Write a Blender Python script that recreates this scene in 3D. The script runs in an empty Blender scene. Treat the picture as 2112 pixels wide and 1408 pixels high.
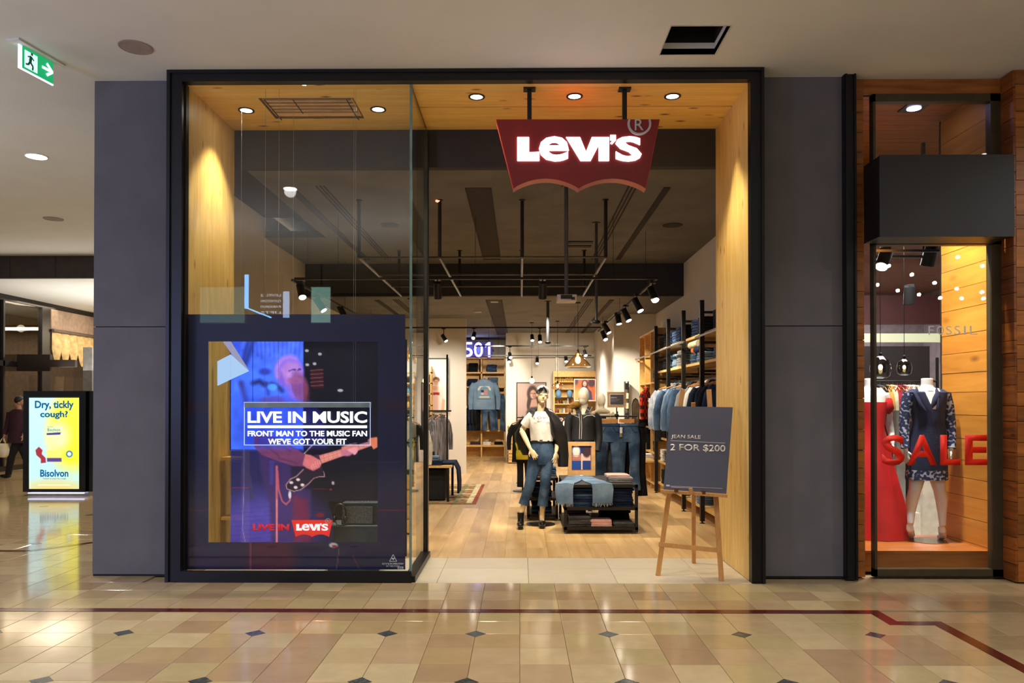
import bpy, bmesh, math, random
import numpy as np
from mathutils import Vector, Matrix
random.seed(7)
SC = bpy.context.scene
COL = SC.collection
# ------------------------------------------------------------------ camera
FPX = 1585.; PSI = math.atan(16/FPX); TH = math.radians(.5); CX = 1056.; CY = 830-FPX*math.tan(TH); EYE = 1.6
AX = Vector((-math.sin(PSI)*math.cos(TH), math.cos(PSI)*math.cos(TH), math.sin(TH)))
RX = Vector((math.cos(PSI), math.sin(PSI), 0.)); UX = RX.cross(AX)
cam = bpy.data.cameras.new('camera'); camo = bpy.data.objects.new('camera', cam); COL.objects.link(camo)
camo.matrix_world = Matrix.Translation((0, 0, EYE)) @ Matrix((RX, UX, -AX)).transposed().to_4x4()
cam.sensor_width = 36; cam.lens = FPX/2112*36; cam.shift_y = (CY-704)/2112; cam.clip_end = 200
SC.camera = camo
# ------------------------------------------------------------------ world, exposure
SC.view_settings.view_transform = 'Standard'; SC.view_settings.look = 'None'
SC.view_settings.gamma = 1; SC.view_settings.use_curve_mapping = False
SC.view_settings.exposure = 0.6
w = bpy.data.worlds.new('mall_ambience'); SC.world = w; w.use_nodes = True
w.node_tree.nodes['Background'].inputs[0].default_value = (.95, .87, .88, 1)
w.node_tree.nodes['Background'].inputs[1].default_value = .15
SC.cycles.max_bounces = 8; SC.cycles.transparent_max_bounces = 16
SC.cycles.sample_clamp_indirect = 4; SC.cycles.caustics_reflective = False; SC.cycles.caustics_refractive = False
def lamp(kind, name, loc, power, col=(1, 1, 1), aim=None, size=.1, size_y=None, spot=60, blend=.5):
    l = bpy.data.lights.new(name, kind); o = bpy.data.objects.new(name, l); COL.objects.link(o)
    l.energy = power; l.color = col; o.location = loc
    if kind == 'SPOT': l.spot_size = math.radians(spot); l.spot_blend = blend; l.shadow_soft_size = size
    elif kind == 'AREA':
        l.size = size
        if size_y: l.shape = 'RECTANGLE'; l.size_y = size_y
    else: l.shadow_soft_size = size
    if aim is not None:
        o.rotation_euler = (Vector(aim)-Vector(loc)).to_track_quat('-Z', 'Y').to_euler()
    return o
# mall concourse lighting (hall downlights, added unseen ceiling uplights, blue screens to the left)
MALL = (1, .96, .90)
lamp('AREA', 'added_ceiling_fill', (-1.5, 1.0, 3.0), 115, (1, .95, .95), aim=(-1.5, 1.0, 6), size=9, size_y=1.5)  # unseen upward light added to brighten the mall ceiling
lamp('AREA', 'added_ceiling_fill', (-9, 6, 2.6), 80, (.93, .93, 1), aim=(-9, 6, 6), size=4, size_y=3)
for (x, y, p) in ((-3.2, 3.2, 115), (-1.2, .6, 115), (1.0, 3.0, 115), (3.4, 1.6, 120), (-2.2, -3, 150), (.6, -3, 150), (3.6, -4, 130), (-6.6, 3.5, 150), (-6.0, -1.5, 130), (5.6, 5.0, 110), (-6.0, 8.6, 130)):
    lamp('SPOT', 'concourse_downlight_beam', (x, y, 4.54), p, MALL, aim=(x, y, 0), size=.08, spot=155, blend=.7)
lamp('AREA', 'added_ceiling_fill', (-9, 18, 2.4), 95, (1, .96, .90), aim=(-9, 18, 6), size=4, size_y=4)  # another added uplight, for the far left ceiling
for (x, y, p) in ((-8, 11.5, 170), (-7, 15, 150), (-10, 20, 260), (-6.5, 20, 220)):
    lamp('SPOT', 'concourse_downlight_beam', (x, y, 4.1), p, (1, .90, .80), aim=(x, y, 0), size=.08, spot=158, blend=.7)
lamp('AREA', 'screen_light', (-6.8, 1.0, 2.2), 95, (.42, .50, 1), aim=(-3.2, 7, 2.4), size=1.4, size_y=2.2)
# the shop's general light, wide spots added near track height, no fixtures
SHOP = (1, .89, .74)
for (x, y, z, p) in ((-1.6, 10.3, 3.2, 85), (.25, 10.4, 3.2, 85), (1.6, 12, 3.2, 95), (-1.6, 14, 3.2, 95), (.45, 14.2, 3.2, 110), (-.1, 18.2, 3.1, 170), (1.2, 18.6, 3.1, 170), (-2.2, 16.2, 3.1, 110)):
    lamp('SPOT', 'shop_light', (x, y, z), p, SHOP, aim=(x, y+.3, 0), size=.06, spot=150, blend=.8)

# ------------------------------------------------------------------ projection of photo measurements to true planes
def ray(px, py): return AX*FPX+RX*(px-CX)+UX*(CY-py)
def WY(px, py, Y):
    d = ray(px, py); t = Y/d.y; return Vector((d.x*t, Y, EYE+d.z*t))
def WZ(px, py, Z):
    d = ray(px, py); t = (Z-EYE)/d.z; return Vector((d.x*t, d.y*t, Z))
def WX(px, py, X):
    d = ray(px, py); t = X/d.x; return Vector((X, d.y*t, EYE+d.z*t))
def lin(c): return tuple(((x/255)/12.92 if x/255 <= .04045 else ((x/255+.055)/1.055)**2.4) for x in c[:3])+(1,)

# ------------------------------------------------------------------ materials
def newmat(name):
    m = bpy.data.materials.new(name); m.use_nodes = True
    return m, m.node_tree, m.node_tree.nodes['Principled BSDF']
MC = {}
def N(nt, t, **kw):
    n = nt.nodes.new(t)
    for k, v in kw.items():
        if k[0] == 'i' and k[1:].isdigit(): n.inputs[int(k[1:])].default_value = v
        else: setattr(n, k, v)
    return n
def coords(nt, scale=(1, 1, 1), rnd=True):
    tc = N(nt, 'ShaderNodeTexCoord'); mp = N(nt, 'ShaderNodeMapping'); mp.inputs['Scale'].default_value = scale
    src = tc.outputs['Object']
    if rnd:
        oi = N(nt, 'ShaderNodeObjectInfo'); ml = N(nt, 'ShaderNodeMath', operation='MULTIPLY', i1=37.)
        nt.links.new(oi.outputs['Random'], ml.inputs[0])
        ad = N(nt, 'ShaderNodeVectorMath', operation='ADD')
        nt.links.new(src, ad.inputs[0]); nt.links.new(ml.outputs[0], ad.inputs[1]); src = ad.outputs[0]
    nt.links.new(src, mp.inputs['Vector']); return mp.outputs[0]
def ramp(nt, stops, fac, interp='LINEAR'):
    r = N(nt, 'ShaderNodeValToRGB'); r.color_ramp.interpolation = interp
    e = r.color_ramp.elements
    while len(e) < len(stops): e.new(.5)
    for i, (p, c) in enumerate(stops): e[i].position = p; e[i].color = lin(c)
    nt.links.new(fac, r.inputs[0]); return r.outputs[0]
def mat(name, rgb, rough=.6, metal=0, rgb2=None, nscale=8, stretch=(1, 1, 1), bump=0, bscale=60, spec=None, emit=0):
    if name in MC: return MC[name]
    m, nt, b = newmat(name)
    b.inputs['Base Color'].default_value = lin(rgb); b.inputs['Roughness'].default_value = rough
    b.inputs['Metallic'].default_value = metal
    if spec is not None: b.inputs['Specular IOR Level'].default_value = spec
    if emit:
        b.inputs['Emission Color'].default_value = lin(rgb); b.inputs['Emission Strength'].default_value = emit
    co = coords(nt, stretch)
    nz = N(nt, 'ShaderNodeTexNoise'); nz.inputs['Scale'].default_value = nscale; nz.inputs['Detail'].default_value = 4
    nt.links.new(co, nz.inputs['Vector'])
    if rgb2 is None: rgb2 = tuple(min(255, x*.88) for x in rgb)
    if not emit: nt.links.new(ramp(nt, [(.35, rgb2), (.65, rgb)], nz.outputs[0]), b.inputs['Base Color'])
    if bump:
        n2 = N(nt, 'ShaderNodeTexNoise'); n2.inputs['Scale'].default_value = bscale; nt.links.new(co, n2.inputs['Vector'])
        bp = N(nt, 'ShaderNodeBump'); bp.inputs['Strength'].default_value = bump; bp.inputs['Distance'].default_value = .01
        nt.links.new(n2.outputs[0], bp.inputs['Height']); nt.links.new(bp.outputs[0], b.inputs['Normal'])
    MC[name] = m; return m
def wood(name, light, dark, knot, axis=2, rough=.45, scale=1., kn=.9, var=.12, flat=None):
    """grain stretched along one object axis, scattered knots, plank to plank variation"""
    m, nt, b = newmat(name); s = [9*scale]*3; s[axis] = .9*scale
    co = coords(nt, s)
    nz = N(nt, 'ShaderNodeTexNoise'); nz.inputs['Scale'].default_value = 2.2; nz.inputs['Detail'].default_value = 6; nz.inputs['Distortion'].default_value = .6
    nt.links.new(co, nz.inputs['Vector'])
    col = ramp(nt, [(.3, dark), (.7, light)], nz.outputs[0])
    s2 = [6.5*scale]*3; s2[axis] = 2.6*scale
    if flat is not None: s2[flat] = 0
    vo = N(nt, 'ShaderNodeTexVoronoi'); vo.inputs['Scale'].default_value = 1.0; nt.links.new(coords(nt, s2), vo.inputs['Vector'])
    kr = ramp(nt, [(.04, (255, 255, 255)), (.16, (0, 0, 0))], vo.outputs['Distance'])
    kf = N(nt, 'ShaderNodeMath', operation='MULTIPLY', i1=kn); nt.links.new(kr, kf.inputs[0])
    mx = N(nt, 'ShaderNodeMix', data_type='RGBA'); nt.links.new(kf.outputs[0], mx.inputs[0]); nt.links.new(col, mx.inputs[6]); mx.inputs[7].default_value = lin(knot)
    oi = N(nt, 'ShaderNodeObjectInfo'); mr = N(nt, 'ShaderNodeMapRange'); mr.inputs[3].default_value = 1-var; mr.inputs[4].default_value = 1+var
    nt.links.new(oi.outputs['Random'], mr.inputs[0])
    hs = N(nt, 'ShaderNodeHueSaturation'); nt.links.new(mr.outputs[0], hs.inputs['Value']); nt.links.new(mx.outputs[2], hs.inputs['Color'])
    nt.links.new(hs.outputs[0], b.inputs['Base Color']); b.inputs['Roughness'].default_value = rough
    MC[name] = m; return m
def varmat(name, cols, rough, nz_amt=.12, bump=0, nscale=7):
    """one colour per object out of a list, with fine mottling"""
    m, nt, b = newmat(name); oi = N(nt, 'ShaderNodeObjectInfo')
    n = len(cols); col = ramp(nt, [(i/n, c) for i, c in enumerate(cols)], oi.outputs['Random'], 'CONSTANT')
    nz = N(nt, 'ShaderNodeTexNoise'); nz.inputs['Scale'].default_value = nscale; nz.inputs['Detail'].default_value = 8
    nt.links.new(coords(nt), nz.inputs['Vector'])
    mr = N(nt, 'ShaderNodeMapRange'); mr.inputs[1].default_value = .3; mr.inputs[2].default_value = .7; mr.inputs[3].default_value = 1-nz_amt; mr.inputs[4].default_value = 1+nz_amt
    nt.links.new(nz.outputs[0], mr.inputs[0])
    hs = N(nt, 'ShaderNodeHueSaturation'); nt.links.new(mr.outputs[0], hs.inputs['Value']); nt.links.new(col, hs.inputs['Color'])
    nt.links.new(hs.outputs[0], b.inputs['Base Color']); b.inputs['Roughness'].default_value = rough
    MC[name] = m; return m
def denim(name, base, fade, amt=.5):
    m, nt, b = newmat(name)
    nz = N(nt, 'ShaderNodeTexNoise'); nz.inputs['Scale'].default_value = 5; nz.inputs['Detail'].default_value = 3; nt.links.new(coords(nt), nz.inputs['Vector'])
    n2 = N(nt, 'ShaderNodeTexNoise'); n2.inputs['Scale'].default_value = 220; nt.links.new(coords(nt, (1, 1, .3)), n2.inputs['Vector'])
    ad = N(nt, 'ShaderNodeMath', operation='MULTIPLY_ADD', i1=.35, i2=-.17); nt.links.new(n2.outputs[0], ad.inputs[0])
    a2 = N(nt, 'ShaderNodeMath', operation='ADD'); nt.links.new(nz.outputs[0], a2.inputs[0]); nt.links.new(ad.outputs[0], a2.inputs[1])
    nt.links.new(ramp(nt, [(.38, base), (.38+amt*.6, fade)], a2.outputs[0]), b.inputs['Base Color']); b.inputs['Roughness'].default_value = .85
    b.inputs['Specular IOR Level'].default_value = .2
    MC[name] = m; return m
def emis(name, rgb, s):
    if name in MC: return MC[name]
    m = bpy.data.materials.new(name); m.use_nodes = True; nt = m.node_tree; nt.nodes.clear()
    e = N(nt, 'ShaderNodeEmission'); e.inputs[0].default_value = lin(rgb); e.inputs[1].default_value = s
    o = N(nt, 'ShaderNodeOutputMaterial'); nt.links.new(e.outputs[0], o.inputs[0]); MC[name] = m; return m
def glassmat(name, tint=(1, 1, 1), gloss=.9, refl=1.0):
    m = bpy.data.materials.new(name); m.use_nodes = True; nt = m.node_tree; nt.nodes.clear()
    t = N(nt, 'ShaderNodeBsdfTransparent'); t.inputs[0].default_value = (*tint, 1)
    g = N(nt, 'ShaderNodeBsdfGlossy'); g.inputs['Roughness'].default_value = .0; g.inputs[0].default_value = (gloss, gloss, gloss, 1)
    ge = N(nt, 'ShaderNodeNewGeometry'); dt = N(nt, 'ShaderNodeVectorMath', operation='DOT_PRODUCT'); nt.links.new(ge.outputs['Incoming'], dt.inputs[0]); nt.links.new(ge.outputs['Normal'], dt.inputs[1])
    ab = N(nt, 'ShaderNodeMath', operation='ABSOLUTE'); nt.links.new(dt.outputs['Value'], ab.inputs[0]); om = N(nt, 'ShaderNodeMath', operation='SUBTRACT', i0=1.); nt.links.new(ab.outputs[0], om.inputs[1])
    pw = N(nt, 'ShaderNodeMath', operation='POWER', i1=5.); nt.links.new(om.outputs[0], pw.inputs[0]); mu = N(nt, 'ShaderNodeMath', operation='MULTIPLY_ADD', i1=.9*refl, i2=.036*refl); nt.links.new(pw.outputs[0], mu.inputs[0])
    mx = N(nt, 'ShaderNodeMixShader'); nt.links.new(mu.outputs[0], mx.inputs[0]); nt.links.new(t.outputs[0], mx.inputs[1]); nt.links.new(g.outputs[0], mx.inputs[2])
    o = N(nt, 'ShaderNodeOutputMaterial'); nt.links.new(mx.outputs[0], o.inputs[0]); MC[name] = m; return m
def printmat(name, emission=0., rough=.5, alpha=False):
    m, nt, b = newmat(name); at = N(nt, 'ShaderNodeAttribute', attribute_name='Col')
    nt.links.new(at.outputs['Color'], b.inputs['Base Color']); b.inputs['Roughness'].default_value = rough
    if emission:
        nt.links.new(at.outputs['Color'], b.inputs['Emission Color']); b.inputs['Emission Strength'].default_value = emission
    if alpha: nt.links.new(at.outputs['Alpha'], b.inputs['Alpha'])
    MC[name] = m; return m

# ------------------------------------------------------------------ mesh building
def tag(o, label=None, cat=None, group=None, kind=None):
    if label: o['label'] = label
    if cat: o['category'] = cat
    if group: o['group'] = group
    if kind: o['kind'] = kind
    return o
def thing(name, label, cat, loc=(0, 0, 0), rz=0, group=None, kind=None):
    o = bpy.data.objects.new(name, None); COL.objects.link(o); o.location = loc; o.rotation_euler = (0, 0, rz)
    o.empty_display_size = .1
    return tag(o, label, cat, group, kind)
class B:
    """collects shapes into one mesh; coordinates are local to `org`"""
    def __init__(s, org=(0, 0, 0), smooth=False): s.v = []; s.f = []; s.org = Vector(org); s.smooth = smooth; s.col = None
    def add(s, vs, fs):
        n = len(s.v); s.v += [tuple(v) for v in vs]; s.f += [tuple(i+n for i in f) for f in fs]; return s
    def box(s, x0, x1, y0, y1, z0, z1):
        vs = [(x, y, z) for z in (z0, z1) for y in (y0, y1) for x in (x0, x1)]
        return s.add(vs, [(0, 2, 3, 1), (4, 5, 7, 6), (0, 1, 5, 4), (2, 6, 7, 3), (0, 4, 6, 2), (1, 3, 7, 5)])
    def bar(s, p0, p1, w, h=None, up=(0, 0, 1)):
        """square bar between two points"""
        p0, p1 = Vector(p0), Vector(p1); d = (p1-p0).normalized(); h = h or w
        a = d.cross(Vector(up))
        if a.length < 1e-3: a = d.cross(Vector((0, 1, 0)))
        a.normalize(); b = d.cross(a)
        vs = [p+a*(sx*w/2)+b*(sy*h/2) for p in (p0, p1) for sx, sy in ((-1, -1), (1, -1), (1, 1), (-1, 1))]
        return s.add(vs, [(0, 3, 2, 1), (4, 5, 6, 7)]+[(i, (i+1) % 4, (i+1) % 4+4, i+4) for i in range(4)])
    def tube(s, pts, r, n=10, cap=True, flat=1., up=None):
        """round tube through points with a radius per point; flat squashes across the frame normal"""
        pts = [Vector(p) for p in pts]; k = len(pts)
        rs = r if isinstance(r, (list, tuple)) else [r]*k
        t0 = (pts[1]-pts[0]).normalized()
        ref = Vector(up) if up is not None else (Vector((0, 1, 0)) if abs(t0.y) < .9 else Vector((1, 0, 0)))
        rings = []
        for i in range(k):
            t = (pts[min(i+1, k-1)]-pts[max(i-1, 0)]).normalized()
            b = (ref-t*ref.dot(t)).normalized(); a = t.cross(b); ref = b if up is None else ref
            ri = rs[i]; ra, rb = ri if isinstance(ri, (list, tuple)) else (ri, ri*flat)
            rings.append([pts[i]+a*(ra*math.cos(2*math.pi*j/n))+b*(rb*math.sin(2*math.pi*j/n)) for j in range(n)])
        return s.rings(rings, cap)
    def rings(s, rings, cap=True, close=True):
        n = len(rings[0]); vs = [v for r in rings for v in r]; fs = []
        for i in range(len(rings)-1):
            for j in range(n if close else n-1):
                a = i*n+j; b = i*n+(j+1) % n; fs.append((a, b, b+n, a+n))
        if cap: fs += [tuple(range(n-1, -1, -1)), tuple(range((len(rings)-1)*n, len(rings)*n))]
        return s.add(vs, fs)
    def ell(s, c, r, n=14, m=9, rot=None):
        c = Vector(c); vs = []; fs = []; r = Vector(r)
        for i in range(m+1):
            a = math.pi*i/m
            for j in range(n):
                b = 2*math.pi*j/n; v = Vector((r.x*math.sin(a)*math.cos(b), r.y*math.sin(a)*math.sin(b), -r.z*math.cos(a)))
                if rot is not None: v = rot @ v
                vs.append(c+v)
        for i in range(m):
            for j in range(n):
                p = i*n+j; q = i*n+(j+1) % n; fs.append((p, q, q+n, p+n))
        return s.add(vs, fs)
    def lathe(s, c, prof, n=20):
        return s.rings([[Vector((c[0]+r*math.cos(2*math.pi*j/n), c[1]+r*math.sin(2*math.pi*j/n), c[2]+z)) for j in range(n)] for r, z in prof], not (prof[0][0] == prof[-1][0] and prof[0][1] == prof[-1][1]))
    def prism(s, poly, y0, y1, f=None):
        """polygon in the XZ plane, extruded y0..y1"""
        n = len(poly); vs = [(p[0], y0, p[1]) for p in poly]+[(p[0], y1, p[1]) for p in poly]
        return s.add(vs, [tuple(range(n)), tuple(range(2*n-1, n-1, -1))]+[(i, i+n, (i+1) % n+n, (i+1) % n) for i in range(n)])
    def mesh(s, name, mt, auto=True):
        me = bpy.data.meshes.new(name); o = s.org
        me.from_pydata([(v[0]-o.x, v[1]-o.y, v[2]-o.z) for v in s.v], [], s.f)
        if auto:
            bm = bmesh.new(); bm.from_mesh(me); bmesh.ops.remove_doubles(bm, verts=bm.verts, dist=1e-6); bmesh.ops.recalc_face_normals(bm, faces=bm.faces); bm.to_mesh(me); bm.free()
        if mt: me.materials.append(mt)
        if s.smooth:
            me.polygons.foreach_set('use_smooth', [True]*len(me.polygons))
            try: me.set_sharp_from_angle(angle=math.radians(50))
            except Exception: pass
        me.update(); return me
    def build(s, name, mt, parent=None, label=None, cat=None, group=None, kind=None):
        o = bpy.data.objects.new(name, s.mesh(name, mt)); COL.objects.link(o)
        if parent is None: o.location = s.org
        else: o.parent = parent
        return tag(o, label, cat, group, kind)
def inst(me, name, loc=(0, 0, 0), rot=(0, 0, 0), parent=None, m=None, scale=None, **kw):
    o = bpy.data.objects.new(name, me); COL.objects.link(o); o.location = loc; o.rotation_euler = rot
    if scale: o.scale = scale
    if parent: o.parent = parent
    if m: o.material_slots[0].link = 'OBJECT'; o.material_slots[0].material = m
    return tag(o, kw.get('label'), kw.get('cat'), kw.get('group'), kw.get('kind'))
def struct(b, name, m, parent=None):
    return b.build(name, m, parent, kind='structure' if parent is None else None)
def copy_tree(o, parent=None):
    c = o.copy(); COL.objects.link(c)
    if parent: c.parent = parent
    for ch in list(o.children): copy_tree(ch, c)
    return c
# text fitted to a rectangle: P0 lower-left, ux = full width vector, uz = full height vector
def glyphs(txt, off=0., spacing=1.):
    cu = bpy.data.curves.new('t', 'FONT'); cu.body = txt; cu.offset = off; cu.space_character = spacing; cu.resolution_u = 3
    cu.align_x = 'CENTER' if '\n' in txt else 'LEFT'
    o = bpy.data.objects.new('t', cu); COL.objects.link(o); bpy.context.view_layer.update()
    me = bpy.data.meshes.new_from_object(o.evaluated_get(bpy.context.evaluated_depsgraph_get()))
    bpy.data.objects.remove(o); bpy.data.curves.remove(cu); return me
def text(txt, name, m, P0, ux, uz, parent, off=.02, depth=.003, spacing=1., label=None, mirror=False):
    me = glyphs(txt, off, spacing); P0, ux, uz = Vector(P0), Vector(ux), Vector(uz); nrm = ux.cross(uz).normalized()*depth
    bm = bmesh.new(); bm.from_mesh(me)
    ext = bmesh.ops.extrude_face_region(bm, geom=bm.faces[:]); top = {v for v in ext['geom'] if isinstance(v, bmesh.types.BMVert)}
    xs = [v.co.x for v in bm.verts]; ys = [v.co.y for v in bm.verts]; x0, x1, y0, y1 = min(xs), max(xs), min(ys), max(ys)
    org = Vector(parent.location) if parent else P0
    for v in bm.verts:
        u = (v.co.x-x0)/(x1-x0); w_ = (v.co.y-y0)/(y1-y0)
        if mirror: u = 1-u
        v.co = P0+ux*u+uz*w_+(nrm if v in top else nrm*0)-org
    bmesh.ops.recalc_face_normals(bm, faces=bm.faces); bm.to_mesh(me); bm.free(); me.materials.clear(); me.materials.append(m); me.name = name
    o = bpy.data.objects.new(name, me); COL.objects.link(o)
    if parent: o.parent = parent
    else: o.location = P0
    if label: o['label'] = label
    return o
def text_px(txt, name, m, x0, y0, x1, y1, Y, parent, **kw):
    """letters whose box spans photo pixels x0..x1, y0(top)..y1(bottom) on the plane Y"""
    P = WY(x0, y1, Y); return text(txt, name, m, P, WY(x1, y1, Y)-P, WY(x0, y0, Y)-P, parent, **kw)

# ------------------------------------------------------------------ painted prints as coloured grids
class Paint:
    def __init__(s, x0, y0, x1, y1, step, bg=(0, 0, 0), a=1.):
        s.b = (x0, y0, x1, y1); s.nx = max(2, int((x1-x0)/step)+1); s.ny = max(2, int((y1-y0)/step)+1)
        s.X, s.Y = np.meshgrid(np.linspace(x0, x1, s.nx), np.linspace(y0, y1, s.ny))
        s.c = np.ones((s.ny, s.nx, 3))*np.array(bg, float); s.a = np.ones((s.ny, s.nx))*a
    def mix(s, k, col, a=None):
        k = np.clip(k, 0, 1); s.c += (np.array(col, float)-s.c)*k[..., None]
        if a is not None: s.a += (a-s.a)*k
        return s
    def ell(s, cx, cy, rx, ry, col, soft=.2, rot=0, o=1., a=None):
        c, n = math.cos(math.radians(rot)), math.sin(math.radians(rot)); dx, dy = s.X-cx, s.Y-cy
        d = np.sqrt(((dx*c+dy*n)/rx)**2+((-dx*n+dy*c)/ry)**2); return s.mix((1-d)/soft+.5 if soft < 1 else np.exp(-d*d*1.5), col, a) if o == 1 else s.mix(np.clip((1-d)/soft+.5, 0, 1)*o, col, a)
    def poly(s, pts, col, soft=1., o=1., a=None):
        inside = np.zeros(s.X.shape, bool); dist = np.full(s.X.shape, 1e9); n = len(pts)
        for i in range(n):
            (xa, ya), (xb, yb) = pts[i], pts[(i+1) % n]
            c = ((ya > s.Y) != (yb > s.Y)) & (s.X < (xb-xa)*(s.Y-ya)/((yb-ya) or 1e-9)+xa); inside ^= c
            dist = np.minimum(dist, s._d(xa, ya, xb, yb))
        sd = np.where(inside, dist, -dist); return s.mix(np.clip(sd/soft+.5, 0, 1)*o, col, a)
    def _d(s, xa, ya, xb, yb):
        dx, dy = xb-xa, yb-ya; t = np.clip(((s.X-xa)*dx+(s.Y-ya)*dy)/((dx*dx+dy*dy) or 1e-9), 0, 1)
        return np.hypot(s.X-xa-t*dx, s.Y-ya-t*dy)
    def line(s, pts, w_, col, soft=1., o=1., a=None):
        d = np.minimum.reduce([s._d(*pts[i], *pts[i+1]) for i in range(len(pts)-1)])
        return s.mix(np.clip((w_/2-d)/soft+.5, 0, 1)*o, col, a)
    def noise(s, amt, cell=6, seed=1):
        r = np.random.RandomState(seed); g = r.rand(s.ny//cell+3, s.nx//cell+3)
        yy, xx = np.mgrid[0:s.ny, 0:s.nx]/cell; yi, xi = yy.astype(int), xx.astype(int); fy, fx = yy-yi, xx-xi
        v = (g[yi, xi]*(1-fx)+g[yi, xi+1]*fx)*(1-fy)+(g[yi+1, xi]*(1-fx)+g[yi+1, xi+1]*fx)*fy
        s.c *= (1+(v-.5)*2*amt)[..., None]; return s
    def build(s, name, m, Y=None, parent=None, corners=None, **kw):
        """corners: TL, TR, BL, BR; default the photo rectangle carried to plane Y"""
        x0, y0, x1, y1 = s.b
        if corners is None: corners = [WY(x0, y0, Y), WY(x1, y0, Y), WY(x0, y1, Y), WY(x1, y1, Y)]
        TL, TR, BL, BR = [np.array(c) for c in corners]
        u = np.linspace(0, 1, s.nx)[None, :, None]; v = np.linspace(0, 1, s.ny)[:, None, None]
        P = (TL*(1-u)+TR*u)*(1-v)+(BL*(1-u)+BR*u)*v; P = P.reshape(-1, 3)
        org = np.array(parent.location) if parent else P[0].copy()
        P = P-org; i = np.arange((s.ny-1)*(s.nx-1)); r, c = i//(s.nx-1), i % (s.nx-1); a = r*s.nx+c
        F = np.stack([a, a+s.nx, a+s.nx+1, a+1], 1)
        me = bpy.data.meshes.new(name); me.vertices.add(len(P)); me.vertices.foreach_set('co', P.ravel())
        me.loops.add(F.size); me.loops.foreach_set('vertex_index', F.ravel()); me.polygons.add(len(F)); me.polygons.foreach_set('loop_start', np.arange(len(F))*4)
        me.update(calc_edges=True)
        at = me.color_attributes.new('Col', 'FLOAT_COLOR', 'POINT')
        c8 = np.clip(s.c, 0, 255)/255; lc = np.where(c8 <= .04045, c8/12.92, ((c8+.055)/1.055)**2.4)
        at.data.foreach_set('color', np.concatenate([lc, s.a[..., None]], 2).ravel().astype(np.float32))
        me.materials.append(m); o = bpy.data.objects.new(name, me); COL.objects.link(o)
        if parent: o.parent = parent
        else: o.location = org
        return tag(o, kw.get('label'), kw.get('cat'), kw.get('group'), kw.get('kind'))
def remesh(b, name, m, parent, vox=.008, sm=3, iters=2, label=None, **kw):
    """fuse overlapping closed shapes into one continuous skin"""
    me = b.mesh(name+'_raw', None, auto=True); o = bpy.data.objects.new(name+'_raw', me); COL.objects.link(o)
    md = o.modifiers.new('r', 'REMESH'); md.mode = 'VOXEL'; md.voxel_size = vox; md.use_smooth_shade = True
    s2 = o.modifiers.new('s', 'SMOOTH'); s2.factor = .5; s2.iterations = sm
    bpy.context.view_layer.update(); out = bpy.data.meshes.new_from_object(o.evaluated_get(bpy.context.evaluated_depsgraph_get()))
    bpy.data.objects.remove(o); bpy.data.meshes.remove(me); out.materials.clear(); out.materials.append(m); out.name = name
    r = bpy.data.objects.new(name, out); COL.objects.link(r)
    if parent: r.parent = parent
    else: r.location = b.org
    return tag(r, label, kw.get('cat'), kw.get('group'), kw.get('kind'))

# ------------------------------------------------------------------ palette
PINE = wood('pine_vertical', (232, 200, 126), (212, 172, 92), (140, 84, 30), 2, kn=.8, scale=1.0, var=.05, flat=0)
PINEX = wood('pine_lengthwise', (250, 212, 122), (234, 188, 96), (96, 46, 14), 0, kn=1, var=.05, scale=.9, flat=2)
OAK = wood('shelf_oak', (222, 182, 112), (202, 156, 86), (170, 116, 56), 1, kn=.3, var=.06, scale=1.5)
EASELW = wood('easel_beech', (198, 146, 84), (180, 126, 66), (160, 106, 50), 2, kn=.1, var=.04, scale=2)
TEAK = wood('reclaimed_teak', (172, 106, 44), (126, 72, 26), (36, 18, 8), 0, kn=.9, var=.24, scale=.8, flat=1)
PLANKF = wood('floor_plank', (212, 180, 128), (188, 150, 98), (140, 96, 54), 1, kn=.3, var=.2, rough=.36, scale=.5, flat=2)
BLACK = mat('black_frame', (20, 20, 24), .38, .3)
BLACKM = mat('black_pipe', (34, 30, 27), .45, .4)
BLACKS = mat('black_plastic', (16, 16, 17), .4)
GREYP = mat('grey_panel', (98, 96, 102), .8, rgb2=(90, 89, 95), nscale=3, bump=.05, bscale=160)
WHITEP = mat('white_paint', (208, 210, 204), .85, nscale=2, rgb2=(204, 206, 200))
CREAM = mat('cream_wall', (216, 211, 204), .85, nscale=2, rgb2=(212, 207, 200))
DARKC = mat('dark_ceiling', (106, 104, 100), .9, nscale=2)
DARKB = mat('dark_bulkhead', (50, 50, 54), .85, nscale=2)
CHROME = mat('brushed_steel', (170, 170, 172), .3, .9)
GLASS = glassmat('window_glass', (.95, .97, .96), refl=1.)
STONE = varmat('floor_stone', [(182, 160, 122), (172, 148, 108), (190, 170, 132), (164, 138, 106), (178, 154, 120), (176, 158, 116)], .10, .07)
STONEB = varmat('border_stone', [(160, 140, 108), (152, 132, 100), (164, 144, 112)], .13, .07)
PALE = varmat('threshold_stone', [(206, 196, 176), (202, 190, 170)], .35, .04)
SLATE = mat('slate_inset', (52, 56, 58), .15, rgb2=(84, 88, 86), nscale=30)
REDST = mat('red_marble', (92, 38, 28), .14, rgb2=(74, 28, 20), nscale=20)
LAMP_ON = emis('lamp_glow', (255, 244, 226), 22)
WHITE_E = emis('lit_letter', (255, 250, 255), 3.2)
SKINM = mat('mannequin_beige', (236, 212, 172), .45, nscale=2, rgb2=(230, 206, 166))
CREAMM = mat('mannequin_cream', (234, 224, 202), .5, nscale=2, rgb2=(230, 219, 196))
WHITEM = mat('mannequin_white', (232, 232, 236), .35, nscale=2, rgb2=(226, 226, 230))
D_NAVY = denim('denim_navy', (16, 24, 44), (32, 46, 74)); D_MID = denim('denim_mid', (42, 62, 90), (84, 108, 134))
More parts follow.
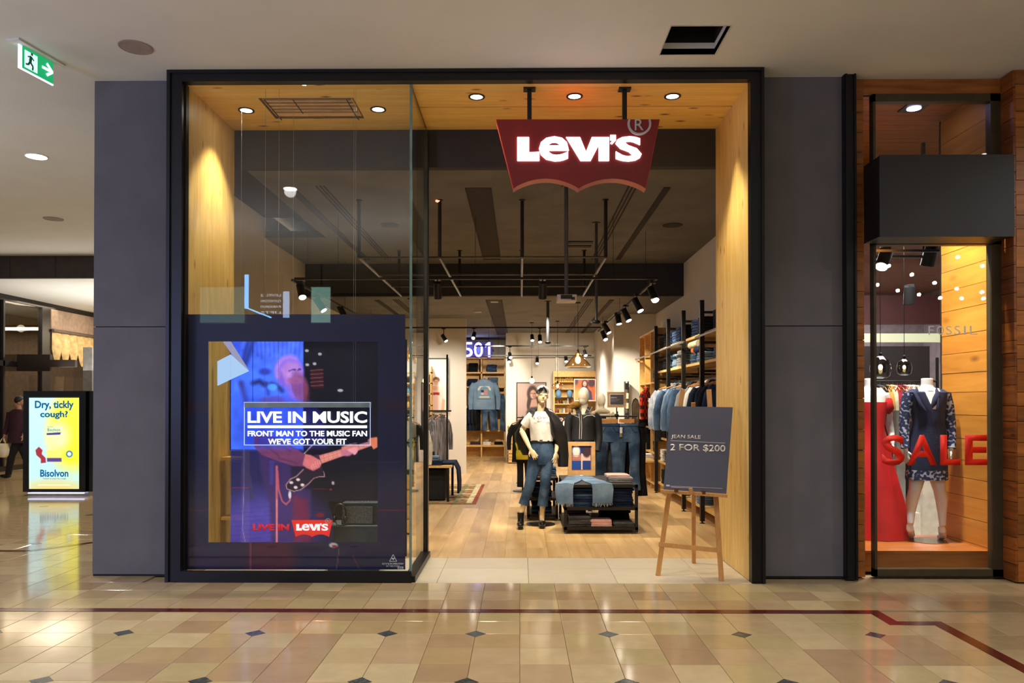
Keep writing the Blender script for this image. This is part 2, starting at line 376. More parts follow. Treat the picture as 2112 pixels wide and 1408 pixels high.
D_LIGHT = denim('denim_light', (84, 106, 132), (116, 138, 160)); D_BLACK = denim('denim_black', (10, 10, 14), (24, 24, 30))
D_GREY = denim('denim_grey', (62, 60, 62), (100, 98, 98)); D_DARK = denim('denim_indigo', (20, 34, 58), (44, 66, 98))
C_PINK = mat('cotton_pink', (228, 180, 170), .9); C_WHITE = mat('cotton_white', (235, 230, 224), .9); C_BLACK = mat('cotton_black', (14, 14, 17), .9)
C_GREY = mat('cotton_grey', (140, 138, 138), .9); C_RED = mat('cotton_red', (150, 26, 22), .9); C_CREAM = mat('cotton_cream', (220, 206, 170), .9)
# ================================================================== THE SETTING
HF = 4.58; SOF = 4.48; XL, XR = -3.02, 2.06; YF, YB = 6.86, 8.08
# ---- mall floor: slab, tiles as pieces, dark insets, red strip
fl = struct(B().box(-16, 7, -7, 27, -.08, -.012), 'floor', STONEB)
T = .306
def in_inner(x, y):   # the field bounded by the red strip, nearer the photographer
    return y < 5.91 and (x < 2.71 or y < 5.6) and x < 3.05
def row_edges(inner):
    e = [5.33+T*k for k in range(-17, 2)]+[5.865]
    return e
rows = []
ys = [5.33+T*k for k in range(-18, 2)]
rows += [(ys[i], ys[i+1]) for i in range(len(ys)-1)]+[(5.636, 5.865)]
rows += [(5.965, 6.25), (6.25, 6.54), (6.54, 6.828)]
yy = 6.828
while yy < 26: rows.append((yy, yy+T)); yy += T
cells = []
for (a, b) in rows:
    for k in range(-46, 22):
        x0, x1 = k*T, (k+1)*T; cx_, cy_ = (x0+x1)/2, (a+b)/2
        if a >= 6.82 and x0 > -3.2 and x1 < 99 and not (x0 < -3.9): continue
        if a >= 6.82 and x1 > -3.3: continue
        if a < 3.9 and abs(cx_) > 5.5: continue
        if a >= 5.9 and a < 6.82 and cx_ > 6: continue
        d = math.hypot(cx_, cy_); px = CX+FPX*cx_/max(cy_, .1)
        vis = cy_ > 4.2 and -60 < px < 2170
        cells.append((not vis, d, x0, x1, a, b))
cells.sort(); tiles = {}
stuffb = B(); stuffi = B()
def tile_mesh(w_, h_, m, nm):
    key = (round(w_, 3), round(h_, 3), nm)
    if key not in tiles:
        g = .0016; c = .002; b = B(); x, y = w_/2-g, h_/2-g
        b.rings([[(-x, -y, -.012), (x, -y, -.012), (x, y, -.012), (-x, y, -.012)], [(-x, -y, -c*.5), (x, -y, -c*.5), (x, y, -c*.5), (-x, y, -c*.5)],
                 [(-x+c, -y+c, 0), (x-c, -y+c, 0), (x-c, y-c, 0), (-x+c, y-c, 0)]])
        tiles[key] = b.mesh('floor_tile', m)
    return tiles[key]
cnt = 0
for (nv, d, x0, x1, a, b) in cells:
    inn = in_inner((x0+x1)/2, (a+b)/2); m = STONE if (inn or x0 < -3.9 or a < 6.8 and x0 < 2.7) else STONEB
    if cnt < 299 and not nv:
        inst(tile_mesh(x1-x0, b-a, m, m.name), 'floor_tile', ((x0+x1)/2, (a+b)/2, 0), parent=fl); cnt += 1
    else:
        (stuffi if m is STONE else stuffb).box(x0+.0015, x1-.0015, a+.0015, b-.0015, -.012, 0)
o = stuffi.build('far_floor_tiles', STONE, fl); o['kind'] = 'stuff'
o = stuffb.build('border_floor_tiles', STONEB, fl); o['kind'] = 'stuff'
dm = B(); q = .072; dm.rings([[(-q, 0, -.002), (0, -q, -.002), (q, 0, -.002), (0, q, -.002)], [(-q, 0, .0012), (0, -q, .0012), (q, 0, .0012), (0, q, .0012)]])
dmm = dm.mesh('slate_inset', SLATE)
for yv, xs in ((5.33, (-12, -9, -6, -3, -1, 2, 5, 8)), (4.41, (-12, -9, -6, -3, -1, 2, 5, 8))):
    for k in xs: inst(dmm, 'slate_inset', (k*T, yv, 0), parent=fl)
for k, yv in ((-18, 8.7), (-21, 7.75), (-16, 10.6), (-20, 10.9), (-24, 9.4), (-24, 11.8), (-30, 13.5), (-34, 13.4)): inst(dmm, 'slate_inset', (k*T, yv, 0), parent=fl)
def strip(p0, p1):
    p0, p1 = Vector(p0), Vector(p1); d = p1-p0; n = max(1, round(d.length/.612)); pc = B(); L = d.length/n
    ang = math.atan2(d.y, d.x)
    pc.box(.0015, L-.0015, -.048, .048, -.012, .0014); me = pc.mesh('border_strip', REDST)
    for i in range(n): q_ = p0+d*(i/n); inst(me, 'border_strip', (q_.x, q_.y, 0), (0, 0, ang), parent=fl)
strip((-6.6, 5.915), (2.76, 5.915)); strip((2.71, 5.867), (2.71, 5.57)); strip((2.758, 5.615), (3.08, 5.615)); strip((3.03, 5.567), (3.03, 3.2))
strip((-6.6, 7.95), (-5.75, 8.25)); strip((-5.75, 8.25), (-5.3, 8.25)); strip((-5.3, 8.25), (-4.6, 9.1))
# ---- threshold stone and shop floor
th = struct(B().box(XL, XR, 6.828, 7.94, -.05, -.012), 'trim_1', PALE)
for x0, x1 in ((XL, -2.35), (-2.35, -1.48), (-1.48, -.74), (-.74, 0.08), (.08, .87), (.87, 1.66), (1.66, XR)):
    for y0, y1 in ((6.83, 7.44), (7.444, 7.94)):
        inst(tile_mesh(x1-x0, y1-y0, PALE, 'pale'), 'threshold_tile', ((x0+x1)/2, (y0+y1)/2, 0), parent=th)
sf = struct(B().box(-3.9, 3.05, 7.94, 23.4, -.05, -.014), 'floor_shop', PLANKF)
pm = {}
for i in range(30):
    x0 = -3.84+i*.23; x1 = x0+.23; y = 7.942-random.random()*1.4; j = 0
    while y < 23.3:
        L = random.choice((1.7, 2.1, 2.4)); y1 = min(23.3, y+L); ya = max(7.942, y)
        if y1-ya > .05:
            b = B((x0, ya, 0)); b.box(x0+.0008, x1-.0008, ya+.0008, y1-.0008, -.014, 0)
            b.build('floor_plank', PLANKF, sf).location = (x0, ya, 0)
        y = y1
# ---- mall ceiling with a dark open hatch
h0, h1 = WZ(1363, 112, HF), WZ(1505, 53, HF); hx0, hx1, hy0, hy1 = 1.2, 1.667, 6.07, 6.57
ce = B(); ce.box(-16, hx0, -7, 15.5, HF, HF+.1); ce.box(hx1, 7, -7, 8.6, HF, HF+.1); ce.box(hx0, hx1, -7, hy0, HF, HF+.1); ce.box(hx0, hx1, hy1, 8.6, HF, HF+.1)
ceil = struct(ce, 'ceiling', WHITEP)
hb = B(); z1 = HF+.5
hb.box(hx0-.02, hx0, hy0-.02, hy1+.02, HF+.1, z1); hb.box(hx1, hx1+.02, hy0-.02, hy1+.02, HF+.1, z1); hb.box(hx0, hx1, hy0-.02, hy0, HF+.1, z1); hb.box(hx0, hx1, hy1, hy1+.02, HF+.1, z1); hb.box(hx0-.02, hx1+.02, hy0-.02, hy1+.02, z1, z1+.02)
hb.build('hatch_lining', mat('void_black', (5, 5, 5), .95), ceil)
hr = B()
for (a, b_, c, d) in ((hx0-.008, hx0, hy0-.008, hy1+.008), (hx1, hx1+.008, hy0-.008, hy1+.008), (hx0, hx1, hy0-.008, hy0), (hx0, hx1, hy1, hy1+.008)): hr.box(a, b_, c, d, HF-.004, HF+.05)
hr.build('hatch_frame', mat('hatch_white', (190, 184, 178), .6), ceil)
for x0, x1, y0, y1 in ((-2.05, -1.15, 5.92, 6.02), (-3.4, -3.0, 6.55, 6.6)): pass
# far left of the mall: dark slatted band, lower ceiling beyond
bd = B(); bd.box(-16, -3.9, 15.5, 15.6, 4.13, HF+.1); fw = struct(bd, 'trim_2', mat('band_dark', (52, 46, 42), .8))
bs = B().box(0, .92, -.014, 0, 0, .43).mesh('louvre_panel', mat('band_louvre', (62, 54, 50), .7))
for i in range(12): inst(bs, 'louvre_panel', (-15+i*.93, 15.5, 4.14), parent=fw)
struct(B().box(-16, -3.9, 15.6, 27, 4.13, 4.2), 'ceiling_far', WHITEP)
struct(B().box(-10.2, -8.2, 18.4, 18.65, 4.10, 4.129), 'trim_3', mat('slot_grey', (150, 144, 138), .7))
# ---- grey pillars either side of the shopfront
gl = struct(B().box(-3.93, -3.13, 7.08, 8.0, .02, HF), 'wall_left_pillar', mat('joint_dark', (40, 38, 42), .9))
for z0, z1 in ((.02, 2.296), (2.304, HF)): B().box(-3.94, -3.13, 7.06, 7.08, z0, z1).build('wall_panel', GREYP, gl)
gr = struct(B().box(2.15, 2.96, 7.06, 8.0, .02, HF), 'wall_right_pillar', mat('joint_dark', (40, 38, 42), .9))
for z0, z1 in ((.02, 2.296), (2.304, HF)): B().box(2.15, 2.96, 7.04, 7.06, z0, z1).build('wall_panel', GREYP, gr)
struct(B().box(-3.94, -3.13, 7.07, 7.3, 0, .02).box(2.15, 2.96, 7.05, 7.3, 0, .02), 'baseboard_pillar', mat('shadow_gap', (30, 28, 28), .8))
# ---- the black steel portal frame
fr = struct(B().box(-3.15, -3.03, 6.84, 6.925, 0, HF), 'trim_4', BLACK)
B().box(2.055, 2.165, 6.84, 6.925, 0, HF).build('right_post', BLACK, fr)
B().box(-3.03, 2.055, 6.84, 6.925, SOF, HF).build('head_beam', BLACK, fr)
B().box(-3.16, -3.13, 6.82, 6.84, 0, HF-.002).box(2.145, 2.172, 6.82, 6.84, 0, HF-.002).box(-3.13, 2.145, 6.82, 6.84, HF-.03, HF-.002).build('edge_lip', BLACK, fr)
# ---- wood lined portal: jambs and soffit of pine boards
jl = struct(B().box(XL-.08, XL-.02, 6.925, YB, 0, SOF+.06), 'wall_left_jamb', mat('joint_brown', (66, 42, 18), .9))
jr = struct(B().box(XR+.02, XR+.08, 6.925, YB, 0, SOF+.06), 'wall_right_jamb', mat('joint_brown', (66, 42, 18), .9))
for i, (y0, y1) in enumerate(((6.9, 7.22), (7.222, 7.50), (7.502, 7.79), (7.792, 8.08))):
    B((XL-.02, y0, 0)).box(XL-.02, XL, max(y0, 6.925) if i == 0 else y0, y1, 0.002, SOF).build('jamb_board', PINE, jl).location = (XL-.02, y0, 0)
    B((XR, y0, 0)).box(XR, XR+.02, max(y0, 6.925) if i == 0 else y0, y1, 0.002, SOF).build('jamb_board', PINE, jr).location = (XR, y0, 0)
B().box(XR-.006, XR, 7.66, 7.675, 1.02, 1.12).build('latch_plate', BLACKM, jr)
so = struct(B().box(XL-.02, XR+.02, 6.925, YB, SOF+.02, SOF+.06), 'ceiling_portal', mat('joint_brown', (66, 42, 18), .9))
for x0, x1 in ((XL, -.99), (-.985, XR)):
    if x0 < -2: segs = ((6.9, 7.22), (7.222, 7.77), (7.772, 8.08))
    else: segs = ((6.9, 7.20), (7.201, 7.455), (7.485, 7.78), (7.781, 8.08))
    for y0, y1 in segs:
        y0 = max(y0, 6.925)
        if x0 < -2 and y0 == 7.222:   # opening for the air grille
            B().box(x0, -2.47, y0, y1, SOF, SOF+.02).build('soffit_board', PINEX, so); B().box(-1.58, x1, y0, y1, SOF, SOF+.02).build('soffit_board', PINEX, so)
            B().box(-2.47, -1.58, y0, 7.23, SOF, SOF+.02).build('soffit_board', PINEX, so); B().box(-2.47, -1.58, 7.74, y1, SOF, SOF+.02).build('soffit_board', PINEX, so)
        else: B().box(x0, x1, y0, y1, SOF, SOF+.02).build('soffit_board', PINEX, so)
# dark downstand behind the portal and shop ceiling
H1, H2, YM = 4.08, 3.50, 13.7
struct(B().box(-3.9, 3.0, YB, YB+.1, H1, SOF+.06), 'wall_downstand', DARKB)
sc_ = B(); sc_.box(-2.92, 2.95, YB+.1, YM, H1, H1+.1); sc_.box(-3.9, -2.92, 11.5, YM, H1, H1+.1)
cs = struct(sc_, 'ceiling_shop', DARKC)
B().box(-3.9, -2.92, YB+.1, 11.5, H1+.3, H1+.35).box(-2.93, -2.92, YB+.1, 11.5, H1+.1, H1+.3).build('dark_recess', DARKB, cs)
struct(B().box(-3.9, 2.95, YM, YM+.1, H2, H1+.1), 'wall_bulkhead', DARKB)
cb = struct(B().box(-3.9, 2.95, YM+.1, 23.3, H2, H2+.1), 'ceiling_back', DARKC)
SLOT = mat('slot_dark', (34, 30, 28), .9)
LIN = mat('linear_diffuser', (70, 64, 60), .6)
def ceiling_bits(par, H, y0, y1):
    # recessed slot boxes seen as darker insets, framed by a thin lip
    for x0, x1 in ((-.62, -.34),):
        B().box(x0, x1, y0, y1, H-.006, H).build('recessed_slot', mat('slot_mid', (44, 38, 34), .9), par)
        B().box(x0-.012, x0, y0, y1, H-.012, H).box(x1, x1+.012, y0, y1, H-.012, H).build('slot_lip', SLOT, par)
    for s, x0 in ((1, 1.24), (-1, -2.34)):
        for k in range(3): B().box(x0+.045*k, x0+.045*k+.018, y0-.1, y1, H-.008, H).build('linear_diffuser', SLOT, par)
    for x0, x1 in ((1.66, 1.74), (-2.69, -2.60)): B().box(x0, x1, y0, y1, H-.01, H).build('slot_edge', SLOT, par)
ceiling_bits(cs, H1, 8.85, 13.3); ceiling_bits(cb, H2, 14.2, 21.5)
# shop walls
struct(B().box(2.92, 3.02, YB, 16.5, 0, SOF), 'wall_shop_right', CREAM)
struct(B().box(2.12, 3.02, 16.5, 16.6, 0, H2), 'wall_shop_return', CREAM)
struct(B().box(2.02, 2.12, 16.5, 23.3, 0, H2), 'wall_shop_right_back', CREAM)
struct(B().box(-3.94, -3.84, YB, 17.3, 0, SOF), 'wall_shop_left', CREAM)
struct(B().box(-3.84, -1.21, 17.3, 17.42, 0, H2), 'wall_shop_partition', CREAM)
struct(B().box(-2.75, -2.65, 17.42, 23.2, 0, H2), 'wall_shop_alcove', CREAM)
struct(B().box(-3.9, 2.95, 23.2, 23.3, 0, H2), 'wall_shop_back', CREAM)
struct(B().box(XL-.9, XL-.08, YB-.02, YB+.08, 0, SOF), 'wall_nib_left', DARKB); struct(B().box(XR+.08, 2.95, YB-.02, YB+.08, 0, SOF), 'wall_nib_right', DARKB)
struct(B().box(-.38, 2.02, 20.9, 21.0, 0, H2), 'wall_portrait', CREAM)
struct(B().box(.97, 1.06, 20.78, 20.9, 0, 3.2), 'trim_5', mat('white_trim', (240, 236, 228), .6))
struct(B().box(-2.65, -2.635, 17.42, 23.2, 0, .1).box(2.1, 2.9, 16.48, 16.5, 0, .1), 'baseboard_shop', WHITEP)
# hall behind the photographer
struct(B().box(-16, 7, -7.1, -7, 0, HF), 'wall_back', mat('hall_back', (60, 54, 50), .7)); struct(B().box(6.9, 7, -7, 6.9, 0, HF), 'wall_right_hall', mat('hall_side', (120, 110, 102), .8))
# ================================================================== GLASS DISPLAY BOX
GY = 6.93
gb = B(); gb.box(-3.03, -.99, 6.84, 7.0, 0, .06); gb.box(-1.03, -.93, 6.84, 8.0, 0, .055); gb.box(-3.03, -.96, 6.82, 6.86, 0, .1)
w1 = struct(gb, 'window_1', BLACK)
zt = SOF
PX = (-3.03, -.985)
B().box(PX[0], PX[1], GY-.006, GY+.006, .06, zt-.002).build('front_pane', GLASS, w1)
B().box(-.99, -.978, GY+.01, 7.96, .055, zt-.002).build('side_pane', GLASS, w1)
B().box(-.995, -.973, GY-.012, GY+.012, .06, zt-.002).build('corner_joint', mat('glass_edge', (120, 150, 140), .2, .2), w1)
B().box(-1.06, -.965, 7.98, 8.06, 0, zt-.05).build('end_post', mat('bronze_post', (58, 56, 48), .35, .5), w1)
B().box(-1.075, -1.06, 7.975, 8.065, 0, zt-.05).box(-.965, -.955, 7.975, 8.065, 0, zt-.05).build('post_edge', BLACK, w1)
B().box(-3.03, -3.018, 6.9, 6.96, .06, zt).build('glazing_bead', BLACKM, w1)
B().tube([(-.985, 6.95, zt-.012), (-.985, 7.98, zt-.012)], .009).build('head_channel', BLACKM, w1)
# ---- printed banner filling the lower window around a clear opening
Y0 = GY+.035
navy = (25, 25, 68)
def px_rect(x0, y0, x1, y1, Y):
    a, b_ = WY(x0, y1, Y), WY(x1, y0, Y); return a.x, b_.x, a.z, b_.z
BANM = printmat('banner_print', 0, .55)
ban = thing('window_banner', 'dark navy printed window banner with a clear rectangular opening, lower half of display window', 'banner', WY(605, 1174, Y0))
def pband(x0, y0, x1, y1, fn=None):
    p = Paint(x0, y0, x1, y1, 2.2, navy)
    if fn: fn(p)
    p.noise(.06, 8, 3); p.build('banner_panel', BANM, Y0, ban)
pband(374, 648, 836, 704, lambda p: p.ell(490, 655, 40, 12, (70, 45, 50), .9, o=.5).ell(745, 652, 35, 8, (70, 45, 50), .9, o=.4))
def low(p):
    p.ell(560, 1145, 52, 55, (96, 16, 52), .6, o=.8); p.ell(470, 1160, 90, 20, (60, 18, 60), .9, o=.3)
    p.line([(517, 1118), (517, 1174)], 3.5, (132, 60, 72)); p.line([(700, 1130), (694, 1174)], 2, (120, 70, 90)); p.line([(728, 1146), (742, 1174)], 2.5, (130, 24, 60), o=.8)
    p.ell(688, 1124, 9, 5, (226, 222, 226), .4); p.ell(690, 1126, 5, 3, (190, 50, 60), .4)
pband(374, 1118, 836, 1174, low)
pband(374, 704, 430, 1118, lambda p: (p.line([(374, 1051), (430, 1051)], 2, (110, 30, 60)), p.ell(378, 840, 50, 14, (72, 26, 44), .9, o=.5)))
pband(779, 704, 836, 1118, lambda p: (p.line([(779, 1052), (836, 1052)], 2, (110, 30, 60)), p.ell(830, 835, 50, 14, (72, 26, 44), .9, o=.5)))
W_INK = mat('white_ink', (235, 235, 240), .6)
text_px('CCTV IS IN OPERATION', 'notice_text', W_INK, 788, 1160.5, 832, 1164, Y0-.002, ban, off=.03, depth=.001)
text_px('IN THIS STORE', 'notice_text', W_INK, 797, 1165.5, 824, 1169, Y0-.002, ban, off=.03, depth=.001)
tb = B(ban.location)
def tri(cx, cy, r): return [WY(cx, cy-r, Y0), WY(cx-r*.95, cy+r*.75, Y0), WY(cx+r*.95, cy+r*.75, Y0)]
ts = tri(811, 1151, 8)
for i in range(3): tb.bar(ts[i]-Vector((0, .004, 0)), ts[(i+1) % 3]-Vector((0, .004, 0)), .005, .002, up=(0, 1, 0))
c0 = WY(811, 1152, Y0-.004); tb.box(c0.x-.014, c0.x+.012, c0.y, c0.y+.002, c0.z-.004, c0.z+.008); tb.box(c0.x-.002, c0.x+.004, c0.y, c0.y+.002, c0.z-.012, c0.z)
tb.build('notice_camera_symbol', W_INK, ban)
x0, x1, z0, z1 = px_rect(820, 1168, 832, 1173, Y0-.002); B(ban.location).box(x0, x1, Y0-.003, Y0-.001, z0, z1).build('notice_badge', W_INK, ban)
text_px("LEVI'S", 'notice_badge_text', mat('navy_ink', (27, 27, 58), .6), 822, 1169.5, 830, 1172, Y0-.004, ban, off=.03, depth=.001)

# ---- clear film with the guitarist print inside the opening
p = Paint(430, 704, 779, 1118, 1.5, (30, 30, 90), 0)
p.poly([(476, 704), (476, 1118), (779, 1118), (779, 704)], (17, 18, 38), 2, a=.45)
p.poly([(476, 925), (624, 925), (624, 1118), (476, 1118)], (30, 28, 82), 3, a=.86)
p.ell(560, 1090, 110, 70, (86, 72, 176), .9, o=.9); p.ell(500, 1110, 70, 50, (74, 58, 150), .9, o=.7)
for k in range(9): p.line([(478, 1050+k*9), (622, 1040+k*9)], 1.2, (52, 40, 120), o=.5)
p.poly([(476, 704), (624, 704), (624, 926), (476, 926)], (60, 90, 230), 2, a=0)
p.poly([(640, 762), (666, 758), (668, 800), (642, 802)], (96, 20, 34), 3, o=.8)  # reflected shelving and lamp dots painted into the film
for k in range(5): p.line([(641, 764+k*8), (667, 762+k*8)], 1.6, (190, 150, 160), o=.7)
for x, y in ((633, 723), (660, 730), (634, 752), (649, 750), (702, 805)): p.ell(x, y, 6 if x == 702 else 4, 3, (235, 235, 255), .5)
# legs and body
p.poly([(532, 925), (624, 925), (642, 960), (640, 1118), (560, 1118), (556, 1040), (538, 975)], (60, 36, 92), 6, o=.85, a=.9)
p.poly([(604, 1020), (634, 1030), (646, 1118), (606, 1118)], (112, 30, 66), 10, o=.9)
p.poly([(600, 925), (650, 925), (664, 960), (640, 1010), (600, 1000)], (24, 14, 40), 6, o=.8)
# jacket sleeve
p.poly([(524, 898), (545, 895), (582, 905), (606, 922), (632, 938), (628, 962), (604, 961), (572, 950), (540, 938), (524, 922)], (112, 54, 92), 3, a=.96)
for a_, b_ in (((545, 915), (575, 940)), ((560, 908), (600, 930)), ((575, 945), (612, 955)), ((535, 905), (552, 925))): p.line([a_, b_], 3, (66, 28, 62), 4, o=.6)
p.poly([(556, 950), (566, 950), (564, 1000), (556, 998)], (62, 50, 130), 3, o=.9)
# torso left shoulder seen through the sign
p.poly([(540, 850), (560, 815), (610, 812), (650, 830), (670, 870), (676, 925), (530, 925)], (58, 46, 150), 6, o=.6, a=.75)
# head
p.ell(597, 766, 30, 34, (150, 106, 226), .25, a=.9); p.ell(601, 772, 22, 26, (188, 128, 214), .35, a=.92)
p.ell(612, 800, 22, 26, (150, 100, 220), .5, a=.9, o=.9)
p.ell(620, 800, 16, 34, (136, 58, 84), .5, rot=-15, o=.8, a=.85); p.ell(610, 784, 17, 7, (176, 78, 92), .6, o=.7)
for k in range(26): a_ = -2.6+k*.125; p.ell(598+29*math.sin(a_), 764-31*math.cos(a_), 5.5, 6.5, (172+8*(k % 3), 132, 236-10*(k % 2)), .7, o=.6)
for k in range(14): p.line([(602+k*2.6, 790+(k % 3)*3), (604+k*2.4, 806+(k % 4)*5)], 1.6, (120+12*(k % 3), 48, 70), 2, o=.55)
p.line([(609, 764), (613, 775), (608, 778)], 1.6, (140, 84, 150), 1.5, o=.8); p.ell(607, 762, 4, 2, (60, 36, 90), .6, o=.8); p.ell(618, 761, 3.4, 2, (60, 36, 90), .6, o=.8); p.ell(580, 772, 4, 7, (150, 96, 190), .5, o=.8); p.ell(597, 774, 6, 5, (214, 150, 220), .9, o=.5)
p.line([(596, 765), (604, 762)], 2, (70, 40, 110)); p.line([(614, 764), (621, 762)], 2, (70, 40, 110)); p.ell(612, 786, 5, 2, (120, 60, 120), .8, o=.7)
p.ell(577, 795, 10, 20, (120, 80, 210), .5, rot=20, o=.8)
# guitar
body = [(626, 968), (612, 982), (599, 988), (590, 1000), (592, 1008), (606, 1013), (620, 1010), (636, 998), (648, 986), (660, 983), (670, 983), (668, 972), (660, 950), (640, 935)]
p.poly(body, (32, 16, 34), 2, a=.97); p.line(body[:12], 1.5, (196, 150, 150))
for x, y in ((615, 989), (624, 1000), (610, 1005), (601, 995)): p.ell(x, y, 4, 3, (230, 200, 200), .5)
p.line([(628, 935), (648, 914)], 1.6, (225, 200, 215)); p.poly([(644, 940), (658, 936), (663, 952), (650, 956)], (96, 52, 84), 2)
p.poly([(658, 939), (765, 909), (768, 919), (664, 956)], (214, 124, 112), 1.5, a=1)
for k in range(10): p.line([(668+k*9, 938-k*2.6), (669+k*9, 951-k*3.0)], .9, (150, 80, 80), o=.7)
p.line([(660, 944), (766, 913)], .7, (240, 200, 190), o=.6); p.line([(661, 950), (766, 916)], .7, (240, 200, 190), o=.6)
p.poly([(758, 908), (763, 903), (778, 901), (779, 922), (770, 927), (765, 917)], (224, 122, 84), 1.5, a=1)
# hands
p.poly([(630, 936), (640, 938), (655, 946), (664, 956), (660, 964), (646, 971), (632, 965), (624, 958)], (206, 108, 112), 2.5, a=1)
for k in range(4): p.ell(646+k*4, 962-k*3, 4.5, 6, (228, 132, 130), .5); p.line([(644+k*4, 957-k*3), (647+k*4, 968-k*3)], 1, (130, 60, 70), o=.6)
p.ell(716, 930, 13, 11, (196, 112, 140), .4, a=1)
for k in range(4): p.ell(720+k*4.5, 922+k*3, 4, 8, (232, 150, 160), .4, rot=30, a=1)
p.poly([(704, 921), (735, 912), (738, 920), (706, 930)], (214, 124, 112), 1.5)
# microphone stand, cable, distant bits
p.line([(571, 962), (571, 1118)], 4.5, (186, 86, 104), 2, a=.95); p.line([(571, 1030), (571, 1118)], 1.6, (232, 150, 150))
p.line([(573, 972), (575, 1010), (582, 1033), (590, 1040), (598, 1032), (599, 1018)], 3, (190, 84, 96), 2, a=.95); p.ell(598, 1020, 3, 8, (216, 206, 216), .4)
p.line([(476, 1006), (512, 1006)], 1.6, (120, 40, 60)); p.line([(646, 1008), (672, 1008)], 1.6, (140, 40, 56)); p.ell(687, 996, 3, 4, (230, 200, 210), .5); p.ell(682, 1009, 3, 2, (180, 40, 60), .5)
p.poly([(516, 975), (525, 1028), (514, 1030)], (56, 50, 96), 3, o=.9); p.ell(660, 1062, 9, 5, (150, 40, 56), .5)
p.line([(503, 926), (503, 1010), (500, 1090), (506, 1118)], 1.2, (150, 140, 200), o=.8)
p.noise(.05, 5, 9)
Y0_ = Y0; Y0 = 7.06
film = thing('window_film', 'see-through window film printed with a guitarist lit in blue and purple', 'film', WY(605, 1118, Y0+.02))
p.poly([(676, 1034), (779, 1034), (779, 1118), (688, 1118), (688, 1070)], (17, 18, 38), 3, a=0)
FILMM = printmat('film_print', .5, .5, True)  # print given a faint glow of its own
p.build('printed_guitarist', FILMM, Y0+.02, film)
# red slogan and batwing badge stuck on the film
RED = mat('badge_red', (214, 40, 30), .5, emit=.5); RED2 = mat('slogan_red', (190, 24, 50), .5, emit=.45)  # inks made to glow so they read brighter, no lamp behind
def batwing(P, y0, y1, org, steps=14, rim=0.):
    """P(u,v)->(x,z) with u 0..1 across and v 0..1 down; tapered body with two arches cut from its foot"""
    pts = [(0, 0), (1, 0)]; bl, br = .105, .915
    pts.append((br, 1.0))
    for k in range(1, steps): a = k/steps; pts.append((br+(.505-br)*a, 1.0-.145*math.sin(math.pi*a)**.8-.02*0))
    pts.append((.505, 1.0))
    for k in range(1, steps): a = k/steps; pts.append((.505+(bl-.505)*a, 1.0-.145*math.sin(math.pi*a)**.8))
    pts.append((bl, 1.0)); return B(org).prism([P(u, v) for u, v in pts], y0, y1)
def wordmark(P, Yf, par, m, depth, nm='letter', reg=None):
    """heavy mixed-case wordmark; P(u,v) maps the unit box of the word"""
    o = par.location if par else Vector()
    def poly(pts, label=None): B(o).prism([P(*q) for q in pts], Yf-depth, Yf).build(nm, m, par)
    def gl(ch, u0, v0, u1, v1, off):
        a, b_, c = P(u0, v1), P(u1, v1), P(u0, v0); a3 = Vector((a[0], Yf, a[1]))
        text(ch, nm, m, a3, Vector((b_[0], Yf, b_[1]))-a3, Vector((c[0], Yf, c[1]))-a3, par, off=off, depth=depth)
    poly([(0, .08), (.094, .08), (.094, .66), (.178, .64), (.178, .98), (0, .98)])
    gl('e', .175, .05, .415, 1.0, .022)
    poly([(.392, .08), (.515, .08), (.548, .62), (.565, .62), (.622, .08), (.70, .08), (.612, .98), (.498, .98)][:8]) if 0 else poly([(.392, .08), (.505, .08), (.553, .64), (.600, .08), (.688, .08), (.590, .98), (.508, .98)])
    poly([(.652+.01, .08), (.737, .08), (.737, .98), (.652+.01, .98)]) if 0 else poly([(.655, .34), (.672, .08), (.738, .08), (.738, .98), (.655, .98)])
    poly([(.748, .0), (.793, .0), (.793, .2), (.762, .35), (.748, .31), (.766, .2), (.748, .2)])
    gl('S', .79, .05, 1.0, 1.0, .035)
    if reg:
        cu, cv, rx, rz = reg; n = 28; ring = []
        r = B(o); out = [P(cu+rx*math.cos(2*math.pi*k/n), cv+rz*math.sin(2*math.pi*k/n)) for k in range(n)]
        inn = [P(cu+rx*.82*math.cos(2*math.pi*k/n), cv+rz*.82*math.sin(2*math.pi*k/n)) for k in range(n)]
        r.rings([[Vector((q[0], y, q[1])) for q in s_] for s_, y in ((out, Yf), (out, Yf-depth), (inn, Yf-depth), (inn, Yf), (out, Yf))], cap=False)
        r.build('registered_ring', reg_m(), par)
        a, b_, c = P(cu-rx*.36, cv+rz*.5), P(cu+rx*.42, cv+rz*.5), P(cu-rx*.36, cv-rz*.5); a3 = Vector((a[0], Yf, a[1]))
        text('R', 'registered_letter', reg_m(), a3, Vector((b_[0], Yf, b_[1]))-a3, Vector((c[0], Yf, c[1]))-a3, par, off=.0, depth=depth)
def reg_m(): return mat('registered_grey', (206, 200, 196), .5)
def pxmap(x0, y0, x1, y1, Y):
    a, b_, c = WY(x0, y0, Y), WY(x1, y0, Y), WY(x0, y1, Y)
    return lambda u, v: (a.x+(b_.x-a.x)*u+(c.x-a.x)*v, a.z+(b_.z-a.z)*u+(c.z-a.z)*v)
Yd = 7.07
text_px('LIVE IN', 'slogan', RED2, 521, 1080, 597, 1094, Yd, film, off=.06, depth=.001)
batwing(pxmap(601, 1072, 686, 1107, Yd), Yd-.001, Yd, film.location).build('red_badge', RED, film)
wordmark(pxmap(611, 1079, 677, 1094, Yd-.003), Yd-.003, film, emis('badge_white', (230, 225, 228), .9), .002, 'badge_letter', (.99, -.33, .085, .36))  # badge letters glow by their colour alone

Y0 = Y0_
